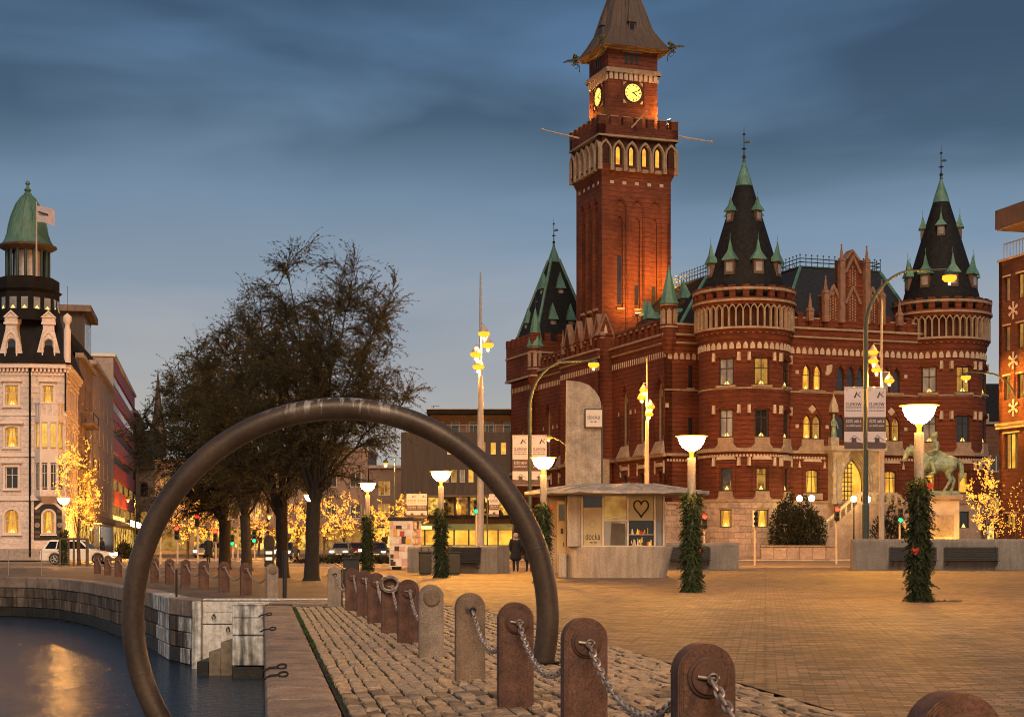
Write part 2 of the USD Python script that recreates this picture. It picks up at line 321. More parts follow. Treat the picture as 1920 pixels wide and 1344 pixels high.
mat('street_brown', (.22, .15, .115), .8, .6, .25, fine=4)
mat('street_grey', (.36, .29, .25), .8, .6, .15, fine=4)
mat('red_panel', (.42, .035, .025), .6, 1.0, .2)
mat('white_panel', (.68, .62, .56), .6, 1.0, .12)
mat('modern_dark', (.055, .038, .03), .7, 1.0, .3, stretch=(4, 4, .3))
mat('modern_wall', (.17, .11, .085), .75, .6, .25)
mat('far_wall', (.24, .16, .13), .8, .3, .3)
mat('concrete', (.36, .31, .26), .85, 1.6, .22, fine=18, bump=.006, streak=.28)
mat('concrete_wall', (.26, .22, .185), .85, 1.2, .2, fine=20, bump=.004, streak=.22)
mat('plaster_slab', (.40, .32, .25), .9, 3.2, .30, fine=16, bump=.012, streak=.2)
mat('kiosk_concrete', (.44, .35, .27), .85, .9, .12, fine=22, bump=.004, streak=.30)
mat('roof_sheet', (.38, .32, .27), .45, 2.5, .35, fine=9, bump=.03, bsc=5)
mat('soffit', (.34, .24, .17), .8, 2, .15)
mat('bronze_ring', (.095, .052, .032), .42, 1.2, .38, fine=7, metallic=.55, bump=.004, bsc=14, spec=.4)
mat('porphyry', (.15, .070, .045), .78, 7.0, .42, streak=.3, fc=.3, fine=70, bump=.0025, bsc=120)
mat('porphyry_dark', (.105, .048, .031), .76, 6.0, .28, fine=70, bump=.0025, bsc=120)
mat('granite_pale', (.34, .255, .19), .8, 5.0, .28, streak=.28, fc=.3, fine=90, bump=.002, bsc=140)
mat('granite_tan', (.27, .18, .115), .8, 5.0, .3, streak=.28, fc=.3, fine=90, bump=.002, bsc=140)
mat('chain_steel', (.42, .33, .27), .5, 16, .62, metallic=.5)
mat('cobble', (.34, .235, .150), .72, 9, .35, fine=38, bump=.012, bsc=32, island=.5)
mat('moss_joint', (.016, .013, .006), .95, 1.3, .5, tint=(.03, .045, .010), fine=22, bump=.02, bsc=30)
mat('coping', (.27, .19, .14), .78, 2.6, .45, fc=.2, fine=32, bump=.008, bsc=26, island=.15)
mat('quay_stone', (.17, .118, .082), .85, 1.6, .5, fine=11, bump=.05, bsc=6, island=.38, streak=.72)
mat('quay_wet', (.022, .018, .012), .55, 2, .5, fine=12, bump=.03, bsc=7, island=.3)
mat('mortar_dark', (.03, .024, .018), .95, 3, .4)
mat('white_paint', (.80, .72, .64), .75, 2.6, .2, fine=12, bump=.02, bsc=9, streak=.30)
mat('white_paint_worn', (.74, .67, .59), .8, 5.2, .6, fine=9, bump=.02, bsc=9, streak=.88)
mat('step_stone', (.22, .165, .11), .7, 2.5, .4, fine=12, bump=.01)
mat('granite_kerb', (.36, .30, .25), .8, 2, .2, fine=20, island=.2)
mat('bark', (.030, .021, .014), .95, 5, .55, bump=.09, bsc=9, stretch=(5, 5, .7))
mat('bark_far', (.05, .032, .022), .95, 7, .3)
mat('fir_green', (.024, .038, .010), .7, 6, .4, island=.55, spec=.3)
mat('bush_green', (.018, .020, .008), .85, 3, .5, island=.5)
mat('red_ribbon', (.5, .02, .015), .5, 4, .15)
mat('steel_grey', (.34, .31, .28), .5, 3, .12, metallic=.3)
mat('pole_green', (.035, .055, .05), .45, 3, .2)
mat('pole_pale', (.45, .36, .28), .5, 3, .1)
mat('bench_slat', (.03, .027, .025), .6, 6, .3)
mat('banner_white', (.62, .52, .52), .7, 3, .06)
mat('banner_dark', (.10, .06, .055), .7, 4, .2)
mat('banner_ink', (.06, .05, .05), .7, 4, .1)
mat('banner_pale', (.6, .52, .5), .7, 4, .1)
mat('verdigris', (.17, .24, .18), .6, 2.2, .5, tint=(.32, .40, .31), fine=9)
mat('coat_black', (.012, .011, .011), .9, 8, .3)
mat('skin', (.48, .30, .22), .6, 8, .06)
mat('hair_pale', (.42, .33, .24), .9, 20, .3)
mat('hair_brown', (.05, .03, .02), .9, 20, .3)
mat('trousers', (.02, .02, .026), .9, 10, .2)
mat('car_white', (.70, .66, .60), .25, 2, .03)
mat('car_red', (.10, .012, .01), .25, 2, .05)
mat('car_grey', (.12, .12, .12), .25, 2, .05)
mat('car_dark', (.03, .03, .035), .25, 2, .05)
mat('car_glass', (.01, .01, .012), .08, 2, .2)
mat('tyre', (.02, .02, .02), .8, 8, .2)
mat('alloy', (.5, .48, .45), .35, 3, .1, metallic=.7)
mat('bus_green', (.10, .14, .07), .4, 2, .1)
mat('wood_post', (.13, .085, .05), .85, 5, .3)
mat('paper_white', (.66, .58, .52), .8, 5, .15)
mat('paper_pink', (.55, .34, .30), .8, 5, .2)
mat('paper_yellow', (.62, .36, .06), .8, 5, .1)
mat('paper_dark', (.05, .035, .03), .8, 5, .3)
mat('paper_red', (.42, .06, .05), .8, 5, .2)
mat('kiosk_panel', (.46, .36, .20), .7, 3, .1)
mat('kiosk_frame', (.55, .45, .36), .5, 3, .1)
mat('kiosk_inside', (.10, .075, .055), .8, 3, .3)
mat('sign_white', (.70, .58, .50), .6, 3, .05)
mat('letter_black', (.015, .013, .012), .7, 5, .1)
mat('leaf_dark', (.02, .014, .01), .9, 3, .4)
mat('flag_cloth', (.45, .38, .42), .8, 3, .1)
# willow leaves let some light through
M['willow_leaf'] = usdkit.material(stage, '/World/Looks/willow_leaf', {"g": ("geometry", {}), "r": ("rgb_ramp", {"ramp": [(0, (.10, .085, .042)), (.5, (.17, .142, .068)), (1, (.25, .205, .095))]}),
    "d": ("diffuse_bsdf", {}), "t": ("translucent_bsdf", {}), "m": ("mix_closure", {"fac": .5})}, [("g.random_per_island", "r.fac"), ("r.color", "d.color"), ("r.color", "t.color"), ("d.BSDF", "m.closure1"), ("t.BSDF", "m.closure2")], surface="m.closure")
# street surfaces
def paver(name, base, bw, rh, rot, mortar=.02, size=.03, rough=.7, amt=.25, big=.35, seams=False):
    b = np.array(base); wide = (1, 1, 1) if not seams else (.62, .60, .58)
    M[name] = usdkit.material(stage, '/World/Looks/' + name, {"g": ("geometry", {}), "map": ("mapping", {"mapping_type": "point", "rotation": (0, 0, math.radians(rot))}),
        "br": ("brick_texture", {"color1": b * (1 - amt * 1.2), "color2": b * (1 + amt), "mortar": b * .30, "scale": 1.0, "brick_width": bw, "row_height": rh, "mortar_size": mortar, "mortar_smooth": .3, "offset": .5}),
        "n": ("noise_texture", {"scale": .35, "detail": 6.0, "roughness": .65}), "r": ("rgb_ramp", {"ramp": [(.3, (1 - big, 1 - big, 1 - big)), (.55, (1, 1, 1)), (.75, (1.12, 1.1, 1.08))]}),
        "n2": ("noise_texture", {"scale": 14.0, "detail": 4.0, "roughness": .7}), "r2": ("rgb_ramp", {"ramp": [(.3, (.6, .6, .6)), (.55, (1, 1, 1)), (.70, (1.25, 1.25, 1.25)), (.74, (2.1, 2.1, 2.1))]}),
        "br2": ("brick_texture", {"color1": (1, 1, 1), "color2": (.84, .83, .82), "mortar": wide, "scale": 1.0, "brick_width": 3.36, "row_height": 1.26, "mortar_size": .045, "mortar_smooth": .6, "offset": .5}), "m0": ("mix_color", {"blend_type": "multiply", "fac": 1.0}),
        "m1": ("mix_color", {"blend_type": "multiply", "fac": 1.0}), "m2": ("mix_color", {"blend_type": "multiply", "fac": .8}), "b": ("bump", {"strength": .9, "distance": .012, "invert": True}),
        "p": ("principled_bsdf", {"roughness": rough, "specular_ior_level": .4})},
        [("g.position", "map.vector"), ("map.vector", "br.vector"), ("g.position", "n.vector"), ("n.fac", "r.fac"), ("g.position", "n2.vector"), ("n2.fac", "r2.fac"), ("map.vector", "br2.vector"), ("br.color", "m0.a"), ("br2.color", "m0.b"), ("m0.result", "m1.a"), ("r.color", "m1.b"), ("m1.result", "m2.a"), ("r2.color", "m2.b"), ("m2.result", "p.base_color"), ("br.fac", "b.height"), ("b.normal", "p.normal")], surface="p.BSDF")
paver('plaza_brick', (.212, .150, .110), .21, .105, 9.0, .009, amt=.55, big=.5, seams=True)
paver('old_setts', (.20, .145, .10), .22, .15, 9.0, .022, rough=.65)
mat('asphalt', (.16, .125, .10), .7, .4, .25, fine=30, bump=.004, bsc=60)
mat('asphalt_far', (.06, .05, .045), .8, .2, .25)
M['water'] = usdkit.material(stage, '/World/Looks/water', {"g": ("geometry", {}), "map": ("mapping", {"mapping_type": "point", "scale": (1.0, 2.2, 1.0)}), "n": ("noise_texture", {"scale": 3.2, "detail": 4.0, "roughness": .6, "distortion": .4}),
    "b": ("bump", {"strength": .75, "distance": .10}), "p": ("principled_bsdf", {"base_color": (.012, .026, .048), "roughness": .18, "specular_ior_level": .7, "ior": 1.33})},
    [("g.position", "map.vector"), ("map.vector", "n.vector"), ("n.fac", "b.height"), ("b.normal", "p.normal")], surface="p.BSDF")
# ------------------------------------------------------------------ the ground, the basin, the quay
rng = np.random.default_rng(7)
E = lambda Y: -1.755 - .1557 * (Y - 11.57)         # the quay edge, X over Y
QA, QC = np.array([-.1539, .9881, 0]), np.array([.9881, .1539, 0]); QO = np.array([E(0), 0, 0])
ql = lambda l, w, z=0.0: QO + QA * l + QC * w + np.array([0, 0, z])
WATER = -1.5
left_edge = [(-6.95, 35.6), (-8.06, 37.65), (-9.9, 43.1), (-11.46, 46.9), (-14.2, 53.6), (-16.45, 58.1), (-18.3, 60.2), (-22.0, 62.0), (-60, 66)]
basin = Polygon([(E(-25), -25), (E(32.9), 32.9), (-5.75, 32.9), (-5.75, 33.6), (-3.9, 33.6), (-3.9, 35.6)] + left_edge + [(-60, -25)])
strip = Polygon([tuple(ql(-6, .553)[:2]), tuple(ql(32.2, .553)[:2]), tuple(ql(32.2, 4.2)[:2]), tuple(ql(-6, 4.2)[:2])])
coping_pg = Polygon([tuple(ql(-6, 0)[:2]), tuple(ql(33.6, 0)[:2]), tuple(ql(33.6, .553)[:2]), tuple(ql(-6, .553)[:2])])
near = sbox(-120, -40, 160, 88)
old = Polygon([(-3.05, 32.4), (-4.6, 45), (-7, 66), (-11, 88), (-120, 88), (-120, 60), (-8, 31)]).difference(basin).difference(strip.buffer(.01)).difference(coping_pg.buffer(.01))
plaza = near.difference(basin).difference(strip).difference(coping_pg).difference(old)
obj('plaza', MB().sheet(plaza, 0.0), 'plaza_brick', kind='structure')
obj('old_paving', MB().sheet(old, 0.0), 'old_setts', kind='structure')
obj('road', MB().sheet(sbox(-120, 88.25, 160, 131), -.10), 'asphalt', kind='structure')
obj('pavement', MB().sheet(sbox(-120, 131.25, 160, 320), 0.0), 'old_setts', kind='structure')
obj('ground', MB().sheet(sbox(-2500, -800, 2500, 4000).difference(sbox(-60, -40, 60, 66).intersection(basin)), -.25), 'asphalt_far', kind='structure')
obj('water', MB().sheet(basin.buffer(.3), WATER), 'water', kind='structure')
for Y, s_, nm in ((88.12, 1, 'near'), (131.12, -1, 'far')):
    kerb = thing('kerb', 'pale granite kerb between the brick plaza and the road' if nm == 'near' else 'granite kerb along the road in front of the town hall', 'kerb', (0, Y, 0), kind='structure')
    for x in np.arange(-34, 36, 1.2):
        obj('kerb_stone', MB().box((x + .6, 0, -.11), (1.185, .25, .26), ch=.02), 'granite_kerb', kerb)

# bed under the setts of the quay strip and the setts themselves
obj('paving_bed', MB().sheet(strip, -.028), 'moss_joint', kind='structure')
setts = thing('quay_paving', 'worn brown granite setts with mossy joints between coping and bollards', 'paving', QO, math.degrees(math.atan2(.1539, .9881)), kind='structure')
cell = []
w = .60
while w < 4.18:
    cw = .112 + rng.uniform(-.008, .012); l = 9.0 + rng.uniform(0, .2)
    while l < 32.1:
        ln = rng.uniform(.15, .27); cell.append((l, w, ln, min(cw, 4.19 - w)))
        l += ln + (rng.uniform(.005, .014) if rng.random() < .70 else rng.uniform(.016, .04))
    w += cw + rng.uniform(.014, .022)
def sett(l, w, ln, cw, h, tl):
    c = rng.uniform(.010, .024); w = w + rng.normal(0, .004); cw = cw + rng.normal(0, .004); L = np.array([(w, l), (w + cw, l), (w + cw, l + ln), (w, l + ln)]) + rng.uniform(-.006, .006, (4, 2))
    T = np.array([(w + c, l + c), (w + cw - c, l + c), (w + cw - c, l + ln - c), (w + c, l + ln - c)]) + rng.uniform(-.009, .009, (4, 2))
    v = np.vstack([np.c_[L, np.full(4, -.04)], np.c_[L, np.full(4, h - .010)], np.c_[T, h + tl * np.array([-1, 1, 1, -1])]])
    f = [(0, 1, 5, 4), (1, 2, 6, 5), (2, 3, 7, 6), (3, 0, 4, 7), (4, 5, 9, 8), (5, 6, 10, 9), (6, 7, 11, 10), (7, 4, 8, 11), (8, 9, 10, 11)]
    return v, f
def seen(c):
    p = ql(c[0], c[1]); px = HX + F * p[0] / p[1]; return p[1] > 11.35 and px < 1650
order = sorted((c for c in cell if seen(c)), key=lambda c: c[0])
first = set(order[:300]); rest = MB()
for c in cell:
    v, f = sett(*c, rng.normal(0, .007), rng.normal(0, .005))
    if c in first: obj('sett', MB().add(v, f), 'cobble', setts)
    else: rest.add(v, f)
obj('farther_setts', rest, 'cobble', setts, kind='stuff')
# grass and moss growing in the joints
P = []
for l in np.arange(12, 32, .012):
    dens = np.clip((l - 17) / 9, .04, 1) * np.clip(1.9 * meshkit.fbm(np.array([[l * 1.3, 0, 0]]), 3)[0] - .45, .02, 1)
    if rng.random() < dens: P += [(l + rng.normal(0, .01), .572 + rng.normal(0, .012)) for _ in range(3)]
for k in range(7000):
    c = cell[rng.integers(len(cell))]
    if rng.random() < np.clip((c[0] - 14) / 16, .05, 1) * np.clip(2.4 - c[1] * .40, .25, 1): P.append((c[0] + rng.uniform(0, c[2]), c[1] - .009 + rng.normal(0, .004)))
P = np.array([ql(a, b, -.012) for a, b in P]); k = 3; P = np.repeat(P, k, 0)
D = np.c_[rng.normal(0, .8, len(P)), rng.normal(0, .8, len(P)), np.ones(len(P))]; D /= np.linalg.norm(D, axis=1, keepdims=True)
U = np.cross(D, rng.normal(size=(len(P), 3))); U /= np.linalg.norm(U, axis=1, keepdims=True)
mat('moss', (.045, .075, .012), .9, 2.0, .4, island=.5)
obj('grass', MB().leaves(P, D, U, rng.uniform(.012, .034, len(P)), rng.uniform(.004, .010, len(P))), 'moss', kind='stuff', label='short green moss and grass in the joints beside the coping')

# quay walls: backing, courses of blocks, coping
quay = thing('quay_wall', 'weathered granite quay wall curving round the basin behind the ring', 'quay wall', kind='structure')
def course_line(pts, courses, Lm, cope=True, matf=None, parent=quay, cope_w=.5, cope_len=1.1, y_min=-99):
    for (a, b) in zip(pts[:-1], pts[1:]):
        a, b = np.array(a, float), np.array(b, float); d = b - a; L = np.linalg.norm(d); d /= L; nrm = np.array([-d[1], d[0]])     # into the water = left of travel
        rz = math.degrees(math.atan2(d[1], d[0]))
        obj('backing', MB().add([(*(a + nrm * -.06), -.05), (*(b + nrm * -.06), -.05), (*(b + nrm * -.06), -2.2), (*(a + nrm * -.06), -2.2)], [(0, 1, 2, 3)]), 'mortar_dark', parent)
        z = -.40
        for ci, h in enumerate(courses):
            n = max(1, int(round(L / Lm))); cuts = np.linspace(0, L, n + 1); cuts[1:-1] += rng.uniform(-.15, .15, n - 1)
            if ci % 2: cuts = np.concatenate([[0], (cuts[:-1] + cuts[1:]) / 2, [L]])
            for x0, x1 in zip(cuts[:-1], cuts[1:]):
                if x1 - x0 < .12: continue
                m = (a + d * (x0 + x1) / 2) - nrm * (.15 + rng.uniform(0, .02))
                if m[1] < y_min: continue
                mt = (matf(m, ci) if matf else None) or ('quay_wet' if ci >= len(courses) - 2 else 'quay_stone')
                obj('stone_block', MB().box((m[0], m[1], z - h / 2), (x1 - x0 - .014, .34, h - .014), rz, ch=.016), mt, parent)
            z -= h
        if cope:
            n = max(1, int(round(L / cope_len))); cuts = np.linspace(0, L, n + 1)
            for x0, x1 in zip(cuts[:-1], cuts[1:]):
                m = (a + d * (x0 + x1) / 2) - nrm * (cope_w / 2 - .03)
                if m[1] < y_min: continue
                mt = (matf(m, -1) if matf else None) or 'coping'
                obj('coping_stone', MB().box((m[0], m[1], -.195), (x1 - x0 - .012, cope_w, .40 + rng.uniform(-.006, .006)), rz, ch=.022), mt, parent)
def paint(m, ci):
    px = HX + F * m[0] / m[1]
    return 'white_paint_worn' if (308 < px < 334 or 352 < px < 376) and ci < 3 else None
course_line(left_edge[:8], [.36, .36, .36, .36], .85, matf=paint)
rq = [tuple(ql(l, 0)[:2]) for l in (6.0, 33.2)]
course_line(rq, [.36, .36, .36, .36], .95, cope=False)
cuts = np.arange(6.0, 33.3, 1.18); cuts[1:-1] += rng.uniform(-.12, .12, len(cuts) - 2); cuts = np.append(cuts, 33.25)
for l0, l1 in zip(cuts[:-1], cuts[1:]):            # broad coping of the near quay, edges worn round
    c = ql((l0 + l1) / 2, .262, -.2); b = trimesh.creation.box((.575, l1 - l0 - .012, .40)); b = b.subdivide().subdivide().subdivide(); v = np.array(b.vertices)
    hx, hy, hz = .2875, (l1 - l0 - .012) / 2, .2
    q = np.abs(v) - (np.array([hx, hy, hz]) - .05); q = np.maximum(q, 0); L_ = np.linalg.norm(q, axis=1, keepdims=True); L_[L_ == 0] = 1
    inner = np.clip(v, -(np.array([hx, hy, hz]) - .05), np.array([hx, hy, hz]) - .05); v = inner + np.sign(v) * q / L_ * np.minimum(L_, .05)
    v[:, 2] += (meshkit.fbm(v * 4 + l0 * 3, 3) - .5) * .018
    a = math.atan2(.1539, .9881); R = np.array([[math.cos(a), -math.sin(a), 0], [math.sin(a), math.cos(a), 0], [0, 0, 1]])
    obj('coping_stone', MB().add(v @ R.T + c, b.faces), 'coping', quay, smooth=40)

# white stair niche with its pillar
st = thing('boat_steps', 'whitewashed stone boat steps leading down into the basin beside the pillar', 'steps')
obj('back_wall', MB().box((-5.42, 35.72, -.86), (3.05, .22, 1.68), ch=.01), 'white_paint', st, label='whitewashed back wall of the steps')
obj('wall_joint', MB().box((-5.42, 35.605, -.52), (3.0, .012, .018)), 'mortar_dark', st)
obj('edge_pier', MB().box((-6.98, 35.52, -.86), (.2, .32, 1.7), ch=.015), 'white_paint_worn', st)
obj('top_kerb', MB().box((-5.3, 35.86, .0), (3.2, .24, .07), ch=.01), 'white_paint', st)
for i in range(7):
    obj('step', MB().box((-6.62 + .25 * i + (.125 if i < 6 else .6), 34.6 + .004 * i, -1.21 + .205 * i - .9), (.248 if i < 6 else 1.2, 1.98, 1.8), ch=.012), 'step_stone' if i else 'quay_wet', st)
pil = thing('quay_pillar', 'white painted stone pillar at the corner of the boat steps', 'pillar')
for k, (z0, z1, mt) in enumerate([(-.62, 0.02, 'white_paint_worn'), (-1.25, -.64, 'white_paint_worn'), (-2.0, -1.27, 'quay_wet')]):
    obj('stone_block', MB().box((-5.44, 33.25, (z0 + z1) / 2), (.64, .66, z1 - z0), ch=.02), mt, pil)
for i, (px, py) in enumerate([(375, 1142), (401, 1156), (428, 1180)]):
    p = at(px, py, 35.58); obj('iron_ring', MB().tube([p + (.04 * math.cos(q), -.03, .05 * math.sin(q)) for q in np.linspace(0, 2 * np.pi, 13)], .010, 6, False).box(p + (0, 0, .05), (.03, .06, .03)), 'iron_rust', st)
# iron mooring rings on the coping
for (px, py, lab) in ((501, 1153, 'farthest rusty iron mooring ring on the coping, beside the white pillar'), (507, 1181, 'rusty iron mooring ring on the coping, second from the white pillar'), (522, 1253, 'rusty iron mooring ring in front of its twin on the near coping'), (524, 1268, 'large rusty iron mooring ring lying nearest on the coping')):
    p = gp(px, py); t = thing('mooring_ring', lab, 'mooring ring', (p[0] , p[1], .0), -8, 'mooring rings on the quay'); t_s = UsdGeom.Xformable(t).AddScaleOp(); t_s.Set((.72, .8, .8))
    a = MB(); a.tube([(.05 + .062 * math.cos(q), .045 * math.sin(q), .030 + .024 * math.sin(q)) for q in np.linspace(0, 2 * np.pi, 21)], .014, 7, False)
    obj('ring', a, 'iron_rust', t, smooth=60); obj('shackle', MB().tube([(-.20, -.05, -.03), (-.12, -.03, .012), (.0, 0, .022)], [.014, .017, .015], 7), 'iron_rust', t, smooth=60)
p = gp(331, 1119); t = thing('iron_post', 'thin dark iron post standing on the white painted quay edge', 'post', p)
obj('shaft', MB().tube([(0, 0, -.05), (0, 0, .62)], .028, 10), 'iron_rust', t, smooth=60); obj('cap', MB().lathe([(.0, .66), (.03, .645), (.034, .62), (.0, .62)], 10), 'iron_rust', t)
p = gp(534, 1122); t = thing('steel_post', 'tall thin black steel post behind the pale bollard with a disc', 'post', p)
obj('shaft', MB().tube([(0, 0, 0), (0, 0, 1.08)], .048, 12), 'iron_dark', t, smooth=60); obj('cap', MB().lathe([(.0, 1.11), (.04, 1.10), (.054, 1.08), (.0, 1.08)], 12), 'iron_dark', t)
obj('foot_plate', MB().lathe([(.09, 0), (.09, .012), (.0, .012)], 12), 'iron_dark', t)
kb = thing('edge_kerb', 'pale granite edging stones between the setts and the old paving', 'kerb', kind='structure')
a0, a1 = np.array([-5.05, 33.75]), np.array([-2.55, 32.15])
for k in range(3):
    c = a0 + (a1 - a0) * (k + .5) / 3; obj('edging_stone', MB().box((*c, -.03), (.97, .22, .12), -32.6, ch=.012), 'granite_kerb', kb)

# ------------------------------------------------------------------ bollards and chains
def bollard_parts(t, m, disc, hook, W=.27, H=.80, T=.15):
    s = unary_union([sbox(-W / 2, -.06, W / 2, H - W / 2), Point(0, H - W / 2).buffer(W / 2, 20)])
    ch = .014; P0 = np.array(s.exterior.coords)[:-1]; P1 = np.array(s.buffer(-ch).exterior.coords)[:-1]
    mb = MB(); inner = s.buffer(-ch)
    fr = lambda v: np.c_[v[:, 0], -v[:, 2], v[:, 1]]
    mb.poly(s, -T / 2 + ch, T / 2 - ch, fr); mb.poly(inner, -T / 2 + ch * .3, T / 2 - ch * .3, fr)
    lp = s.buffer(-ch * .5); mb.poly(lp, -T / 2 + ch * .62, T / 2 - ch * .62, fr); mb.poly(s.buffer(-ch * 1.6), -T / 2, T / 2, fr)
    obj('post', mb, m, t)
    zc = H - .150
    if disc:
        d = MB().lathe([(.0, .026), (.070, .026), (.078, .022), (.080, .012), (.086, .012), (.094, .008), (.096, 0)][::-1], 36)
        v, f = d.arr(); v = np.c_[v[:, 0], -T / 2 - v[:, 2], v[:, 1] + zc]; obj('disc', MB().add(v, f), 'porphyry_dark' if m == 'porphyry' else 'granite_tan', t, smooth=50)
    if hook:
        h = MB().tube([(-.055, -T / 2 - .030, zc + .004), (-.02, -T / 2 - .036, zc), (.045, -T / 2 - .036, zc)], .0095, 7)
        h.tube([(.012 + .022 * math.cos(q), -T / 2 - .045 - .006 * math.sin(q), zc - .004 + .024 * math.sin(q)) for q in np.linspace(0, 2 * np.pi, 13)], .007, 6, False)
        obj('hook', h, 'chain_steel' if disc else 'iron_dark', t, smooth=60)
    obj('back_eye', MB().tube([(.022 * math.cos(q), T / 2 + .012 + .02 * math.sin(q), zc) for q in np.linspace(0, 2 * np.pi, 11)], .008, 6, False), 'iron_dark', t)

row1 = [(4.89, 1.348, 'p'), (7.30, .871, 'p'), (9.85, .443, 'p'), (12.42, .025, 'p'), (14.82, -.39, 'hook'), (17.86, -.905, 'disc'), (20.5, -1.33, 'p'), (22.7, -1.72, 'p'), (25.4, -2.16, 'p'), (27.9, -2.57, 'p'), (30.3, -3.02, 'p'), (32.25, -3.58, 'hook')]
names1 = ['brown bollard nearest the camera, only its round top in view', 'large brown bollard with chain on its disc, second from the camera', 'brown bollard just right of the foot of the bronze ring', 'brown bollard just left of the foot of the bronze ring',
          'tan speckled granite bollard with a black chain hook and no disc', 'pale granite bollard with a plain disc and no chain', 'brown bollard right behind the pale granite bollard, chain hanging from its disc', 'brown bollard with a bundle of spare chain looped over its top', 'brown bollard with a white rag tied to its chain',
          'brown bollard between the rag-tied one and the slanted sign post', 'brown bollard in front of the black litter bin', 'pale granite end bollard beside the slanted sign post']
protos = {}
def bollard(kind, loc, rz, label, grp):
    if kind not in protos:
        t = thing('bollard', label, 'bollard', loc, rz, grp); bollard_parts(t, {'p': 'porphyry', 'hook': 'granite_tan', 'disc': 'granite_pale', 'hook2': 'granite_pale'}[kind], kind in ('p', 'disc'), kind in ('p', 'hook', 'hook2')); protos[kind] = t; return t
    return dup(protos[kind], label, loc, rz, grp)
G1, G2 = 'stone bollards along the near quay', 'stone bollards along the far quay'
for (Y, X, k), lab in zip(row1, names1):
    bollard('hook2' if (k == 'hook' and Y > 30) else k, (X, Y, 0), 9.5, lab, G1)
row2 = [(510, 36.8, 'disc'), (461, 39.4, 'p'), (420, 41.8, 'p'), (382, 44.3, 'p'), (348, 47.0, 'p'), (318, 50.0, 'p'), (290, 53.0, 'p'), (256, 57.2, 'p'), (222, 61.5, 'p'), (202, 64.5, 'p'), (183, 68.0, 'p')]
names2 = ['pale granite bollard with a plain disc beside the thin steel post', 'brown bollard in front of the second willow trunk from the left', 'brown bollard in front of the leftmost willow trunk', 'brown bollard, fourth along the far quay from the pale one', 'brown bollard, just right of the thin iron post on the far quay', 'brown bollard just left of the thin iron post on the far quay', 'brown bollard right beside the left limb of the bronze ring', 'brown bollard hidden behind the left limb of the bronze ring', 'brown bollard just left of the bronze ring', 'brown bollard second left of the bronze ring on the far quay', 'brown bollard at the far left end of the chain row']
row2 = [((px - HX) * Y / F, Y, k) for px, Y, k in row2]
for (X, Y, k), lab in zip(row2, names2): bollard(k, (X, Y, 0), 21, lab, G2)

def link_mesh(wire=.0078, L=.034, R=.017, n=14, m=5):
    pts = [(.040 * np.sign(math.cos(q)) * abs(math.cos(q)) ** .9, .0185 * np.sign(math.sin(q)) * abs(math.sin(q)) ** .6, 0) for q in np.linspace(0, 2 * np.pi, n + 1)]
    return MB().tube(pts, wire, m, False)
LV, LF = link_mesh().arr()
def chain(a, b, sag, label, fine, n_hint=None, name='chain', group='chains hanging between the bollards'):
    a, b = np.array(a, float), np.array(b, float); s = np.linspace(0, 1, 200); c = a[None] * (1 - s[:, None]) + b[None] * s[:, None]; c[:, 2] -= sag * 4 * s * (1 - s)
    seg = np.linalg.norm(np.diff(c, axis=0), axis=1); cum = np.r_[0, np.cumsum(seg)]; n = int(cum[-1] / .060)
    t = thing(name, label, 'chain', a, 0, group); allm = MB()
    for i in range(n):
        d0 = (i + .5) / n * cum[-1]; p = np.array([np.interp(d0, cum, c[:, k]) for k in range(3)]); q = np.array([np.interp(d0 + .01, cum, c[:, k]) for k in range(3)]); x = q - p; x /= np.linalg.norm(x)
        y = np.cross([0, 0, 1.0], x); y /= np.linalg.norm(y); z = np.cross(x, y); th = (math.pi / 4 if i % 2 else -math.pi / 4) + rng.normal(0, .12)
        y2 = y * math.cos(th) + z * math.sin(th); z2 = np.cross(x, y2); R = np.stack([x, y2, z2], 1)
        v = LV @ R.T + p - a
        if fine: obj('link', MB().add(v, LF), 'chain_steel', t, smooth=60)
        else: allm.add(v, LF)
    if not fine: obj('links', allm, 'chain_steel', t, smooth=60)
def hang(rows, rz, labs, near=0, grp=None):
    th = math.radians(rz); f = np.array([math.sin(th), -math.cos(th), 0])
    for i in range(len(rows) - 1):                 # from the farther one's front to the nearer one's back
        A, B = rows[i + 1], rows[i]
        if labs[i] is None: continue
        pa = np.array([A[0], A[1], .632]) + f * .125 + np.array([.012, 0, 0]); pb = np.array([B[0], B[1], .65]) - f * .105
        chain(pa, pb, .30, labs[i], i < near, group=grp)
hang([(X, Y) for Y, X, _ in row1], 9.5, ['chain to the bollard nearest the camera', 'steel chain hanging from the large second bollard towards the ring', 'steel chain from the bollard left of the ring foot to the one right of it', 'steel chain from the black hook of the tan bollard', None, 'steel chain leading into the back of the pale granite bollard', 'steel chain below the looped bundle of spare chain', 'steel chain with a white rag tied round it', 'steel chain just beyond the rag-tied bollard', 'steel chain in front of the black litter bin', 'steel chain beside the slanted sign post'], 4, 'chains along the near quay')
hang([(X, Y) for X, Y, _ in row2], 21, ['chain leading to the pale bollard beside the thin steel post', 'chain in front of the two left willow trunks', 'chain left of the leftmost willow trunk', 'chain right of the thin iron post on the far quay', 'chain behind the thin iron post on the far quay', 'chain left of the thin iron post on the far quay', 'chain passing behind the right side of the ring limb', 'chain passing behind the left side of the ring limb', 'chain just left of the ring limb on the far quay', 'chain at the far left end of the bollard row'], 0, 'chains along the far quay')
